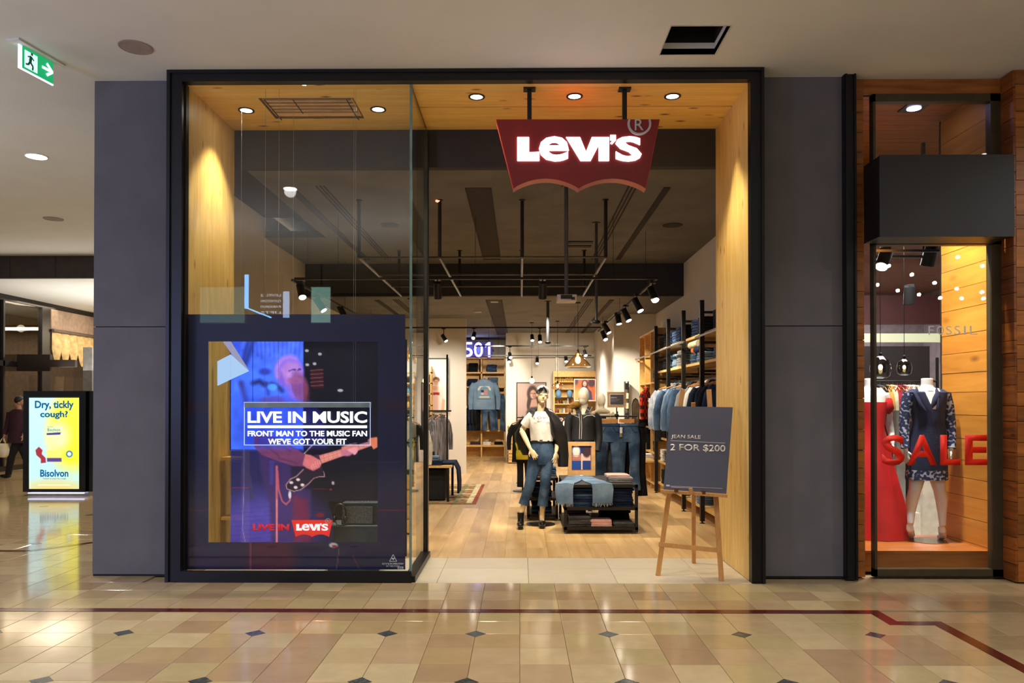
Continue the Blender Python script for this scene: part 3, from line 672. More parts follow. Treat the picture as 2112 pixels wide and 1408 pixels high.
# ---- blue lit poster panel behind the film, large shadowed face
p = Paint(476, 700, 626, 930, 1.6, (58, 98, 226))
p.ell(600, 720, 90, 40, (70, 104, 250), .9, o=.8); p.poly([(476, 700), (500, 700), (490, 760), (476, 790)], (46, 72, 200), 8)
for a_, b_ in (((512, 704), (500, 745)), ((522, 704), (505, 755))): p.line([a_, b_], 7, (20, 24, 90), 10, o=.8)
for k in range(12): p.line([(520+k*9, 704), (523+k*8.5, 726+(k % 3)*7)], 3, (40, 58, 160), 5, o=.55)
p.line([(522, 790), (535, 786), (545, 793)], 9, (16, 18, 60), 9, o=.8); p.line([(560, 792), (575, 798), (582, 806)], 8, (16, 18, 60), 9, o=.8)
p.line([(550, 790), (553, 812)], 5, (26, 30, 110), 8, o=.7); p.ell(546, 766, 12, 7, (36, 48, 150), .8, o=.8); p.ell(562, 798, 10, 7, (70, 140, 250), .6)
p.line([(497, 790), (508, 830)], 9, (44, 24, 70), 10, o=.7); p.ell(515, 870, 34, 60, (40, 66, 196), .9, o=.6); p.ell(565, 826, 28, 8, (96, 40, 110), .8, o=.6)
p.line([(521, 704), (521, 830)], .8, (20, 24, 90)); p.noise(.12, 7, 5)
bp = thing('blue_poster', 'glowing blue poster screen with a shadowed close-up face behind the window film', 'poster', WY(550, 926, 7.5))
p.build('screen_image', emis_p if False else printmat('blue_screen', .95, .6), 7.5, bp)
x0, x1, z0, z1 = px_rect(476, 702, 626, 928, 7.53); B(bp.location).box(x0, x1, 7.505, 7.54, z0, z1).build('screen_case', BLACKS, bp)
for xx in (x0+.1, x1-.1): B(bp.location).tube([(xx, 7.52, z1), (xx, 7.52, SOF)], .0015, 6).build('hanging_wire', CHROME, bp)
# reflected lit sign imitated by a tilted glowing card
tg = thing('sign_reflection_card', 'large pale blue tilted card tag hanging in front of the blue poster', 'tag', WY(480, 780, 7.38))
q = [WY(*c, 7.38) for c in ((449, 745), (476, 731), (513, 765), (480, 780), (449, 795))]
B(tg.location).prism([(v.x, v.z) for v in q], 7.37, 7.39).build('card', emis('reflection_blue', (176, 206, 246), .75), tg)
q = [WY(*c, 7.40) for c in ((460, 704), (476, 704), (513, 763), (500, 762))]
B(tg.location).prism([(v.x, v.z) for v in q], 7.395, 7.405).build('reflection_band', emis('reflection_strap', (190, 186, 224), .5), tg)
# dark board added to hide the brightly lit shop behind
x0, x1, z0, z1 = px_rect(478, 700, 848, 1160, 7.92)
bk = B((0, 7.92, 0)); bk.box(x0, WY(839, 900, 7.92).x, 7.9, 7.94, 0.02, z1)
bk.build('display_backdrop', mat('backdrop_navy', (14, 14, 26), .8), None, 'dark navy backdrop board behind the guitarist window display', 'backdrop')
# side shelf with folded denim glimpsed left of the backdrop
sl = thing('display_shelf', 'narrow pine shelf unit of folded clothes against left jamb behind window film', 'shelf', (-2.93, 7.86, 0))
for z in (1.02, .42): B(sl.location).box(-3.0, -2.80, 7.7, 7.89, z, z+.03).build('shelf_board', PINEX, sl)
B(sl.location).box(-2.80, -2.78, 7.7, 7.89, .0, 1.3).build('side_panel', PINE, sl)

# ---- hanging acrylic sign LIVE IN MUSIC
Ys = GY+.055
ls = thing('lit_acrylic_sign', 'clear acrylic sign box with glowing white words LIVE IN MUSIC behind the window', 'sign', WY(633, 925, Ys))
x0, x1, z0, z1 = px_rect(503, 829, 764, 918, Ys)
B(ls.location).box(x0, x1, Ys+.006, Ys+.016, z0, z1).build('acrylic_sheet', glassmat('acrylic', (.82, .86, .98), refl=1), ls)
xa, xb, za, zb = px_rect(503, 829, 764, 840, Ys)
B(ls.location).box(xa, xb, Ys, Ys+.05, za, zb).build('header_rail', mat('rail_grey', (150, 160, 160), .4, .2), ls)
EDGE = emis('lit_edge', (190, 205, 255), 1.0); e = .004
B(ls.location).box(x0, x1, Ys, Ys+.01, z0, z0+e*1.3).box(x1-e, x1, Ys, Ys+.01, z0, z1).box(x0, x0+e, Ys, Ys+.01, z0, z1).box(xa, xb, Ys-.002, Ys+.01, zb-.004, zb).build('lit_edge', EDGE, ls)
LW = emis('sign_white', (250, 250, 255), 1.25)
text_px('LIVE IN MUSIC', 'sign_line', LW, 511, 848, 757, 872, Ys, ls, off=.026, depth=.004)
x0_, x1_, z0_, z1_ = px_rect(511, 877, 757, 882.5, Ys); B(ls.location).box(x0_, x1_, Ys-.004, Ys, z0_, z1_).build('sign_rule', LW, ls)
text_px('FRONT MAN TO THE MUSIC FAN', 'sign_line', LW, 511, 888, 757, 899.5, Ys, ls, off=.022, depth=.004)
text_px("WE'VE GOT YOUR FIT", 'sign_line', LW, 553, 904, 714.5, 916, Ys, ls, off=.022, depth=.004)
for px in (546, 574, 729, 733):
    a = WY(px, 830, Ys+.03); B(ls.location).tube([(a.x, a.y, a.z), (a.x, a.y, SOF)], .0013, 5).build('suspension_wire', CHROME, ls)

# ---- plinth with amplifier and headphones
Yp = 7.28
x0, x1, z0, z1 = px_rect(676, 1084, 780, 1174, Yp)
pl = thing('display_plinth', 'low dark grey plinth box under the guitar amplifier', 'plinth', ((x0+x1)/2, Yp+.15, .0))
b = B(pl.location).box(x0, x1, Yp, Yp+.34, 0.0, z1-.012); b.build('plinth_body', mat('plinth_grey', (70, 76, 78), .7), pl)
B(pl.location).box(x0-.01, x1+.01, Yp-.01, Yp+.35, z1-.012, z1).build('plinth_top', mat('plinth_top_grey', (92, 100, 100), .6), pl)
ztop = z1
x0, x1, z0, z1 = px_rect(704, 1038, 778, 1081, Yp+.05)
am = thing('guitar_amplifier', 'small black speaker amplifier with grey cloth grille on dark plinth', 'amplifier', ((x0+x1)/2, Yp+.15, ztop))
z0 = ztop; b = B(am.location)
b.box(x0, x1, Yp+.055, Yp+.25, z0, z1); b.build('cabinet', mat('amp_vinyl', (40, 44, 46), .6, bump=.2, bscale=300), am)
B(am.location).box(x0+.012, x1-.045, Yp+.045, Yp+.056, z0+.014, z1-.03).build('grille_cloth', mat('grille', (120, 120, 108), .95, rgb2=(80, 82, 78), nscale=90), am)
B(am.location).box(x0+.005, x1-.005, Yp+.07, Yp+.22, z1, z1+.003).build('control_plate', mat('plate_grey', (110, 126, 134), .35, .4), am)
for k in range(5): B(am.location).lathe((x0+.12+k*.03, Yp+.12, z1+.003), [(.007, 0), (.007, .01), (.004, .013)], 10).build('control_knob', CHROME, am)
text('Crescent', 'badge_script', mat('gold_script', (190, 150, 120), .4, .5), (x0+.10, Yp+.043, (z0+z1)/2-.012), (.1, 0, 0), (0, 0, .025), am, off=0, depth=.001) if 0 else None
hp = thing('headphones', 'black over-ear headphones leaning against the amplifier', 'headphones', (x0-.01, Yp+.02, ztop))
cx_, zc = x0-.005, ztop+.12
arc = [(cx_+.062*math.cos(a)*.9, Yp+.015, zc+.085*math.sin(a)) for a in np.linspace(-.35, math.pi+.35, 15)]
B(hp.location, True).tube(arc, .009, 8, flat=1.6).build('headband', BLACKS, hp)
for s in (-1, 1):
    B(hp.location, True).ell((cx_+s*.05, Yp+.015, ztop+.062), (.018, .03, .035)).build('ear_cup', BLACKS, hp)
B(hp.location, True).tube([(cx_-.04, Yp-.005, ztop+.05), (cx_-.02, Yp-.02, ztop+.012), (cx_+.02, Yp-.02, ztop+.008), (cx_+.05, Yp-.005, ztop+.008)], .006, 8).build('cable', BLACKS, hp)

lamp('SPOT', 'display_fill', (-1.6, 7.18, 4.3), 260, (1, .92, .82), aim=(-1.5, 7.4, .5), size=.04, spot=24, blend=.5)  # spot added to brighten the amplifier, no fixture
# ================================================================== HANGING SHOP SIGN
Yg = 7.0
sg = thing('hanging_shop_sign', 'red hanging box sign with lit white LEVI\'S lettering above the shop entrance'.replace("LEVI'S lettering", 'lettering'), 'sign', WY(1192, 388, Yg+.06))
Pm = pxmap(1023, 246, 1361, 389, Yg)
batwing(Pm, Yg, Yg+.13, sg.location, 18).build('sign_box', mat('sign_rim', (176, 52, 40), .35, .15), sg)
def inset(P, d):
    return lambda u, v: P(.5+(u-.5)*(1-d), d*.5+v*(1-d))
batwing(inset(Pm, .012), Yg-.006, Yg, sg.location, 18).build('sign_face', mat('sign_red', (134, 20, 24), .45, nscale=1), sg)
LET = emis('lit_letter', (255, 252, 255), 3.2)
wordmark(pxmap(1067, 279, 1323, 333, Yg-.006), Yg-.006, sg, LET, .012, 'lit_letter')
def ringclip():
    n = 32; P = pxmap(1294, 232, 1343, 279, Yg-.008); o = sg.location; r = B(o); a0, a1 = -.42, math.pi+.42
    outp, inp = [], []
    for k in range(n+1):
        a = a0+(a1-a0)*k/n; outp.append(P(.5+.5*math.cos(a), .5+.5*math.sin(a))); inp.append(P(.5+.41*math.cos(a), .5+.41*math.sin(a)))
    rr = [[Vector((q[0], y, q[1])) for q in (outp[k], ) for y in (0,)] for k in range(0)]
    rings = [[Vector((outp[k][0], Yg-.018, outp[k][1])), Vector((outp[k][0], Yg-.006, outp[k][1])), Vector((inp[k][0], Yg-.006, inp[k][1])), Vector((inp[k][0], Yg-.018, inp[k][1]))] for k in range(n+1)]
    r.rings(rings).build('registered_ring', mat('reg_white', (200, 190, 190), .5), sg)
    text_px('R', 'registered_letter', mat('reg_white', (200, 190, 190), .5), 1309, 246, 1327, 269, Yg-.006, sg, off=.0, depth=.01)
ringclip()
for px in (1092, 1288):
    a = WZ(px, 183, SOF); zz = WY(px, 246, Yg).z
    B(sg.location).box(a.x-.02, a.x+.02, a.y-.02, a.y+.02, zz-.01, SOF-.015).build('hanging_post', BLACK, sg)
    B(sg.location).box(a.x-.055, a.x+.055, a.y-.045, a.y+.045, SOF-.015, SOF).build('ceiling_bracket', BLACKM, sg)

# ================================================================== SOFFIT FITTINGS
GOLD = (1, .85, .60)
dl = thing('recessed_downlight', 'x', 'downlight', (0, 0, 0))
B().lathe((0, 0, -.008), [(.078, 0), (.078, .008), (.055, .03), (.055, .008), (.058, 0), (.078, 0)], 28).build('trim_ring', BLACKS, dl)
B().lathe((0, 0, -.004), [(.001, 0), (.055, 0), (.055, .006), (.001, .006)], 24).build('lamp_disc', LAMP_ON, dl)
names = ['recessed round downlight in the wood soffit, left of the wire grille', 'recessed round downlight in the wood soffit, right of the wire grille',
         'recessed round downlight in the wood soffit, left of the first sign post', 'recessed round downlight in the wood soffit directly above the red sign', 'recessed round downlight in the wood soffit, nearest the right jamb']
for i, (px, py) in enumerate(((508, 227), (780, 225), (983, 199), (1185, 198), (1387, 198))):
    a = WZ(px, py, SOF); o = dl if i == 0 else copy_tree(dl); o.location = (a.x, a.y, SOF); o['label'] = names[i]; o['group'] = 'downlights in the wood soffit'
    lamp('SPOT', 'downlight_beam', (a.x, a.y, SOF-.03), 105, GOLD, aim=(a.x, a.y, 0), size=.05, spot=86, blend=.55)
lamp('SPOT', 'downlight_beam', (-2.693, 7.55, SOF-.04), 60, GOLD, aim=(-3.02, 7.55, 2.6), size=.04, spot=42, blend=.35)
lamp('SPOT', 'downlight_beam', (1.75, 7.3, SOF-.04), 50, GOLD, aim=(2.06, 7.3, 2.4), size=.04, spot=40, blend=.35)
# wire grille in its opening
gr_ = thing('air_grille', 'rectangular wire rod grille set in the wood soffit above the window', 'grille', (-2.02, 7.49, SOF))
B(gr_.location).box(-2.47, -1.58, 7.23, 7.74, SOF+.018, SOF+.02).build('backing', mat('grille_back', (250, 206, 140), .8), gr_)
for y in (7.25, 7.33, 7.41, 7.49, 7.57): B(gr_.location).tube([(-2.43, y, SOF-.005), (-1.60, y, SOF-.005)], .007, 6).build('rod', mat('rod_grey', (150, 138, 126), .4, .5), gr_)
for x in (-2.42, -2.15, -1.64): B(gr_.location).tube([(x, 7.24, SOF-.012), (x, 7.58 if x == -2.15 else 7.70, SOF-.012)], .005, 6).build('cross_rod', BLACKM, gr_)
for x in (-2.42, -1.64): B(gr_.location).tube([(x, 7.62, SOF-.012), (x+.02, 7.62, SOF-.03), (x+.02, 7.71, SOF-.03), (x, 7.71, SOF-.012)], .004, 6).build('latch_loop', BLACKM, gr_)
B(gr_.location).box(-2.475, -2.465, 7.225, 7.745, SOF-.002, SOF+.018).box(-1.585, -1.575, 7.225, 7.745, SOF-.002, SOF+.018).box(-2.47, -1.58, 7.225, 7.235, SOF-.002, SOF+.018).box(-2.47, -1.58, 7.735, 7.745, SOF-.002, SOF+.018).build('grille_frame', mat('frame_brown', (110, 76, 40), .7), gr_)

# ================================================================== MALL CEILING FITTINGS
def ceiling_disc(px, py, r, label, m, H=HF):
    a = WZ(px, py, H); t = thing('ceiling_speaker', label, 'speaker', (a.x, a.y, H), group='round ceiling speakers')
    B(t.location).lathe((a.x, a.y, H-.006), [(.001, 0), (r*.92, 0), (r*.92, .006), (.001, .006)], 32).build('speaker_mesh', m, t)
    B(t.location).lathe((a.x, a.y, H-.008), [(r*.92, 0), (r, .002), (r, .008), (r*.92, .008), (r*.92, 0)], 32).build('rim', m, t)
SPK = mat('speaker_grey', (150, 138, 130), .8)
ceiling_disc(280, 97, .135, 'large round grey ceiling speaker near the exit sign', SPK)
ceiling_disc(110, 451, .15, 'small-looking round ceiling speaker far back on the mall ceiling', SPK)
a = WZ(75, 322, HF); md = thing('mall_downlight', 'bright oval downlight in the white mall ceiling, left', 'downlight', (a.x, a.y, HF))
B(md.location).lathe((a.x, a.y, HF-.006), [(.001, 0), (.115, 0), (.115, .006), (.001, .006)], 28).build('lamp_disc', LAMP_ON, md)
B(md.location).lathe((a.x, a.y, HF-.01), [(.115, 0), (.13, .004), (.13, .01), (.115, .01), (.115, 0)], 28).build('trim_ring', WHITEP, md)
# exit sign: edge-lit green panel hanging along the walking direction
e0, e1 = WZ(38, 86, HF), WZ(112, 128, HF); e0.z = e1.z = HF
ex = thing('exit_sign', 'green edge-lit running man exit sign with arrow hanging from the mall ceiling', 'exit sign', ((e0.x+e1.x)/2, (e0.y+e1.y)/2, HF))
ang = math.atan2(e1.y-e0.y, e1.x-e0.x); d = Vector((math.cos(ang), math.sin(ang), 0)); nrm = Vector((d.y, -d.x, 0))
Lh = (Vector((e1.x-e0.x, e1.y-e0.y))).length
def exq(u0, u1, z0, z1, off, th_):
    b = B(ex.location); p0 = e0+d*u0+nrm*off; p1 = e0+d*u1+nrm*off
    vs = [p0+Vector((0, 0, z0-HF)), p1+Vector((0, 0, z0-HF)), p1+Vector((0, 0, z1-HF)), p0+Vector((0, 0, z1-HF))]
    return b.add(vs+[v+nrm*th_ for v in vs], [(0, 1, 2, 3), (7, 6, 5, 4), (0, 4, 5, 1), (1, 5, 6, 2), (2, 6, 7, 3), (3, 7, 4, 0)])
zb = HF-.205
exq(-.06, Lh+.06, HF-.016, HF, -.06, .12).build('mounting_plate', WHITEP, ex)
exq(0, Lh-.02, zb, HF-.016, 0, .008).build('green_panel', mat('exit_green', (16, 150, 92), .4, emit=.75, nscale=1), ex)
EW = emis('exit_white', (225, 240, 255), 1.4)
exq(-.004, .028, zb, HF-.02, -.001, .011).build('lit_edge', EW, ex); exq(-.004, Lh-.02, zb-.012, zb, -.001, .011).build('lit_edge', EW, ex)
exq(.055, .19, zb+.02, HF-.04, .008, .002).build('door_pictogram', mat('exit_pale', (190, 226, 220), .5, emit=.8), ex)
GD = mat('exit_dark', (10, 70, 52), .5, emit=.3)
def exline(u0, z0, u1, z1, w_, m_=GD, nm='running_man'):
    a_ = e0+d*u0+nrm*.012+Vector((0, 0, z0-HF)); b_ = e0+d*u1+nrm*.012+Vector((0, 0, z1-HF)); return B(ex.location).bar(a_, b_, w_, .003, up=nrm)
rm = B(ex.location)
for u0, z0, u1, z1, w_ in ((.12, .135, .11, .085, .026), (.11, .085, .14, .055, .016), (.14, .055, .135, .025, .014), (.11, .085, .09, .055, .016), (.09, .055, .065, .05, .014), (.12, .13, .15, .11, .01), (.115, .13, .085, .12, .01)):
    q_ = exline(u0, zb+z0, u1, zb+z1, w_); rm.add(q_.v, q_.f)
cc = e0+d*.128+nrm*.012; rm.ell((cc.x, cc.y, zb+.155), (.006, .012, .012)); rm.build('running_man', GD, ex)
ar = B(ex.location); um = .24
for u0, z0, u1, z1 in ((um, .1, um+.11, .1), (um+.05, .15, um+.115, .098), (um+.05, .05, um+.115, .102)):
    q_ = exline(u0, zb+z0, u1, zb+z1, .022); ar.add(q_.v, q_.f)
ar.build('arrow', EW, ex)
# concourse downlights behind the photographer (seen as reflections in glass and floor)
# a hanging mall directory and two light boxes behind the photographer, which show only as reflections in the shop window
hd = thing('hanging_directory', 'hanging mall directory panel with pale blue lit edges, out of view, mirrored in the window', 'sign', (-5.2, -2, 4.25)); EB = emis('directory_edge', (120, 190, 255), 11)
B(hd.location).box(-5.62, -4.9, -2.06, -2.0, 3.42, 4.25).build('panel', BLACKS, hd); B(hd.location).box(-5.70, -5.62, -2.03, -1.98, 3.55, 4.25).build('lit_edge', EB, hd); B(hd.location).bar((-5.66, -2, 3.56), (-5.15, -2, 3.36), .03).build('lit_edge', EB, hd); B(hd.location).box(-4.9, -4.78, -2.03, -1.98, 3.36, 3.9).build('lit_block', emis('directory_block', (170, 200, 240), 6), hd)
for k_, s_ in enumerate(('LEVEL 2', 'RESTROOMS', 'PARKING', 'LIFTS')): text(s_, 'directory_line', emis('directory_text', (220, 230, 255), 5), (-4.95, -1.995, 3.8-k_*.12), (-.42, 0, 0), (0, 0, .05), hd, off=0, depth=.001)
B(hd.location).tube([(-5.5, -2.03, 4.25), (-5.5, -2.03, HF)], .01).tube([(-5.0, -2.03, 4.25), (-5.0, -2.03, HF)], .01).build('hanging_rods', BLACKM, hd)
for k_, (xa_, xb_, e_) in enumerate(((-4.5, -4.05, 2.6), (-6.9, -5.9, 1.0))):
    lbx = thing('light_box', ('narrow', 'wide')[k_]+' pale green light box on the hall wall, out of view, mirrored in the window', 'light box', (xa_, -2.6, 3.3)); B(lbx.location).box(xa_, xb_, -2.7, -2.6, 3.3, 4.1).build('case', CHROME, lbx); B(lbx.location).box(xa_+.02, xb_-.02, -2.6, -2.595, 3.32, 4.08).build('lit_face', emis('box_face_%d' % k_, (170, 220, 205), e_), lbx)
    B(lbx.location).tube([((xa_+xb_)/2, -2.65, 4.1), ((xa_+xb_)/2, -2.65, HF)], .02).build('hanging_rod', BLACKM, lbx)
for q_i, (x, y) in enumerate(((-3.2, 3.2), (-1.2, .6), (1.0, 3.0), (3.4, 1.6), (-2.2, -3), (.6, -3), (3.6, -4))):
    B((x, y, HF)).lathe((x, y, HF-.006), [(.001, 0), (.09, 0), (.09, .006), (.001, .006)], 20).build('concourse_downlight', LAMP_ON, None, 'round mall ceiling downlight out of view, '+('front left', 'above the photographer', 'front centre', 'front right', 'rear left', 'rear centre', 'rear right')[q_i], 'downlight', 'downlights behind the photographer')
# ================================================================== FIGURES
def hand(b, wrist, dirv, palm_n, side, L=.18, curl=.35, spread=.18):
    """palm, four unequal fingers with two bends, and a thumb from the palm's side"""
    wrist = Vector(wrist); d = Vector(dirv).normalized(); n = Vector(palm_n); n = (n-d*n.dot(d)).normalized(); s = d.cross(n)*side
    b.tube([wrist-d*.02, wrist+d*.02, wrist+d*L*.28, wrist+d*L*.48], [(.020, .016), (.026, .015), (.038, .014), (.036, .012)], 12, up=n)
    for k, (off, ln, r) in enumerate(((.027, .40, .0078), (.009, .46, .0082), (-.009, .43, .0080), (-.026, .34, .0068))):
        base = wrist+d*L*.42+s*off; dd = (d+s*(off/.027)*spread).normalized()
        p1 = base+dd*L*ln*.45; d2 = (dd+n*curl).normalized(); p2 = p1+d2*L*ln*.36; d3 = (dd+n*curl*2.2).normalized(); p3 = p2+d3*L*ln*.28
        b.tube([base-dd*.02, base, p1, p2, p3], [r*1.1, r*1.15, r*1.05, r*.95, r*.7], 8, up=n)
    t0 = wrist+d*L*.12+s*.022; t1 = t0+(d*.6+s*.8).normalized()*L*.22; t2 = t1+(d*.95+s*.25+n*.2).normalized()*L*.2
    b.tube([t0-s*.012, t0, t1, t2], [.011, .011, .0095, .007], 8, up=n)
def ringsec(c, rx, ry, n=24, sq=2.0, tilt=0.):
    out = []
    for j in range(n):
        a = 2*math.pi*j/n; ca, sa = math.cos(a), math.sin(a)
        x = math.copysign(abs(ca)**(2/sq), ca)*rx; y = math.copysign(abs(sa)**(2/sq), sa)*ry
        out.append(Vector((c[0]+x, c[1]+y, c[2]+tilt*x)))
    return out
def folds(rings, amp, k=7, seed=0, grow=0.):
    r = random.Random(seed); ph = [r.random()*6.28 for _ in range(4)]; n = len(rings[0])
    for i, rg in enumerate(rings):
        c = sum(rg, Vector())/n; t = i/max(1, len(rings)-1)
        for j in range(n):
            a = 2*math.pi*j/n
            f = math.sin(k*a+ph[0]+t*2.2)*.5+math.sin((k*2-1)*a+ph[1]-t*3)*.3+math.sin(3*a+ph[2]+t*9)*.35
            v = rg[j]-c; v.z = 0
            if v.length > 1e-6: rg[j] = rg[j]+v.normalized()*amp*f*(1 if not grow else t*grow)
    return rings
def head(b, c, h=.23, yaw=0, tilt=0):
    """egg head with brow, nose and chin in the mannequin manner"""
    c = Vector(c); R_ = Matrix.Rotation(yaw, 3, 'Z') @ Matrix.Rotation(tilt, 3, 'Y'); r = h/2
    def P(v): return c+R_ @ Vector(v)
    b.ell(c+R_ @ Vector((0, .012, .022)), (r*.68, r*.84, r*.80), rot=R_)
    b.ell(c+R_ @ Vector((0, -.018, -.035)), (r*.55, r*.62, r*.72), rot=R_)
    b.tube([P((0, -r*.74, .014)), P((0, -r*.90, -.022)), P((0, -r*.78, -.034))], [.008, .013, .010], 8, up=R_ @ Vector((1, 0, 0)))
    b.ell(P((0, -r*.66, -.058)), (.022, .012, .009)); b.ell(P((0, -r*.55, -.088)), (.024, .022, .018))
    for s in (-1, 1):
        b.ell(P((s*.030, -r*.66, .012)), (.020, .014, .010)); b.ell(P((s*r*.66, .012, -.008)), (.009, .018, .030))
def limb(b, pts, rs, n=12): b.tube(pts, rs, n)

# ---------------- the mannequin in the white tee, jacket over the shoulders, jeans, ankle boots
Yq = 9.85
def Q(px, py, dy=0.): return WY(px, py, Yq+dy)
mq = thing('mannequin', 'beige female mannequin in white LOVE tee, cropped jeans and black leather jacket', 'mannequin', (Q(1096, 1088).x, Yq, 0))
o = mq.location
b = B(o)
head(b, Q(1119, 815), .215, yaw=.12, tilt=.12)
limb(b, [Q(1117, 832, .02), Q(1115, 848, .02), Q(1113, 856, .02)], [.045, .046, .065])
T0 = [ringsec(Q(1114, 852, .02), .10, .06), ringsec(Q(1115, 862), .17, .085), ringsec(Q(1116, 880), .145, .10), ringsec(Q(1118, 900), .12, .085), ringsec(Q(1118, 912), .135, .095), ringsec(Q(1117, 935), .168, .11), ringsec(Q(1117, 955), .155, .10)]
b.rings(T0)
limb(b, [Q(1105, 950), Q(1091, 1003, -.03), Q(1083, 1030), Q(1074, 1062, -.0), Q(1071, 1080, -.02)], [.082, .050, .040, .032, .030], 14)
limb(b, [Q(1126, 950), Q(1125, 1000, -.03), Q(1121, 1030), Q(1118, 1060, .02), Q(1118, 1080, .02)], [.082, .050, .040, .032, .030], 14)
limb(b, [Q(1097, 860), Q(1090, 866), Q(1080, 882, .03), Q(1076, 888, .02)], [.05, .048, .038, .036])
limb(b, [Q(1076, 888, .02), Q(1084, 905, -.06), Q(1094, 926, -.13)], [.037, .034, .022])
hand(b, Q(1094, 926, -.13), Q(1106, 944, -.15)-Q(1094, 926, -.13), (.3, .6, -.4), -1, L=.17)
limb(b, [Q(1136, 862), Q(1143, 868), Q(1150, 890, .05), Q(1152, 902, .04)], [.05, .048, .038, .036])
limb(b, [Q(1152, 902, .04), Q(1149, 918, -.03), Q(1147, 932, -.07)], [.037, .032, .022])
hand(b, Q(1147, 932, -.07), Q(1143, 955, -.10)-Q(1147, 932, -.07), (-.5, .5, 0), 1, L=.17, curl=.15, spread=.5)
remesh(b, 'body', SKINM, mq, .0065)
# tee
R1 = [ringsec(Q(1114, 848, .02), .075, .065), ringsec(Q(1114.5, 854, .02), .145, .082), ringsec(Q(1115, 861), .180, .10, sq=2.3), ringsec(Q(1116, 875), .160, .118), ringsec(Q(1117, 892), .150, .112), ringsec(Q(1118, 903), .150, .11), ringsec(Q(1118, 909), .146, .110)]
folds(R1[3:], .010, 5, 3)
t = B(o, True).rings(R1, cap=False)
t.tube([Q(1099, 857), Q(1090, 866), Q(1083, 877, .02)], [.066, .064, .066], 14); t.tube([Q(1134, 858), Q(1143, 867), Q(1148, 878, .03)], [.066, .064, .066], 14)
tee = t.build('tee_shirt', C_WHITE, mq)
P0 = Q(1101, 864.5, -.128); text('LOVE', 'chest_print', mat('print_red', (150, 48, 48), .8), P0, Q(1133, 863.5, -.128)-P0, Q(1101, 859.3, -.128)-P0, mq, off=.0, depth=.004, spacing=1.25)
# jeans
def trouser(b, pts, rs, n=18, seed=1):
    k = B(); k.tube(pts, rs, n); rr = [[Vector(v) for v in k.v[i*n:(i+1)*n]] for i in range(len(pts))]; folds(rr, .005, 4, seed); b.rings(rr, cap=False)
j = B(o, True)
j.rings([ringsec(Q(1117.5, 907), .136, .100), ringsec(Q(1117.5, 915), .145, .105), ringsec(Q(1117, 930), .168, .118), ringsec(Q(1117, 945), .172, .118), ringsec(Q(1117, 957), .150, .100)])
trouser(j, [Q(1105, 945), Q(1101, 965, -.01), Q(1096, 985, -.02), Q(1091, 1005, -.04), Q(1085, 1022), Q(1080, 1040)], [.096, .086, .072, .064, .060, .066], seed=4)
trouser(j, [Q(1127, 945), Q(1127, 965, -.01), Q(1125, 985, -.03), Q(1124, 1003, -.05), Q(1121, 1022), Q(1119, 1043)], [.096, .086, .072, .064, .060, .066], seed=6)
jn = j.build('jeans', D_MID, mq)
belt = B(o, True).rings([ringsec(Q(1117.5, 907.5), .146, .108), ringsec(Q(1117.5, 911.5), .150, .112)], cap=False).build('belt', mat('belt_leather', (18, 14, 14), .4), mq)
P0 = Q(1116, 911.5, -.12); B(o).box(P0.x-.02, P0.x+.02, P0.y, P0.y+.008, P0.z, P0.z+.03).build('belt_buckle', CHROME, belt)
LEA = mat('boot_leather', (14, 13, 14), .28, bump=.1, bscale=30)
for (ax, ay, fx, fy, dd, nm) in ((1071, 1062, 1067, 1090, -.02, 1), (1118, 1057, 1118, 1087, .06, 2)):
    a = Q(ax, ay, dd); f = WZ(fx, fy, 0) if nm == 1 else WZ(fx, fy, 0)
    bt = B(o, True); a.x += .018 if nm == 1 else 0
    bt.rings([ringsec((a.x, a.y, .20), .046, .054), ringsec((a.x, a.y, .11), .040, .050), ringsec((a.x, a.y-.01, .07), .042, .068)])
    bt.ell((a.x-.003, a.y-.07, .056), (.046, .11, .042)); bt.ell((a.x, a.y+.0, .07), (.038, .05, .05))
    bt.box(a.x-.030, a.x+.030, a.y+.005, a.y+.055, .0, .05); bt.box(a.x-.034, a.x+.030, a.y-.145, a.y-.03, .008, .026)
    bt.build('ankle_boot', LEA, mq)
# leather jacket draped over the shoulders
jk = B(o, True)
def panel(path, n=22, seed=0, amp=.010):
    rr = [ringsec(p_, rx, ry, n, 2.2, tl) for p_, rx, ry, tl in path]; folds(rr, amp, 5, seed); jk.rings(rr)
panel([(Q(1101, 844, .06), .045, .05, .4), (Q(1094, 854, .06), .10, .075, .6), (Q(1087, 870, .09), .105, .085, .6), (Q(1080, 888, .11), .115, .085, .3), (Q(1078, 905, .11), .105, .075, .1), (Q(1082, 922, .10), .085, .055, 0), (Q(1088, 938, .10), .06, .045, 0)], seed=2)
panel([(Q(1131, 842, .03), .045, .05, -.4), (Q(1138, 854, .0), .090, .08, -.5), (Q(1147, 874, -.03), .100, .09, -.3), (Q(1153, 896, -.03), .105, .09, -.1), (Q(1157, 914, .0), .095, .08, 0), (Q(1161, 938, .06), .075, .065, 0), (Q(1161, 962, .07), .062, .055, 0)], seed=5)
jk.rings([ringsec(Q(1113, 850, .12), .12, .03), ringsec(Q(1115, 880, .14), .20, .03), ringsec(Q(1116, 925, .15), .21, .03)])
LEA2 = mat('jacket_leather', (28, 27, 29), .36, rgb2=(18, 17, 19), nscale=5, bump=.5, bscale=7)
jko = jk.build('leather_jacket', LEA2, mq)
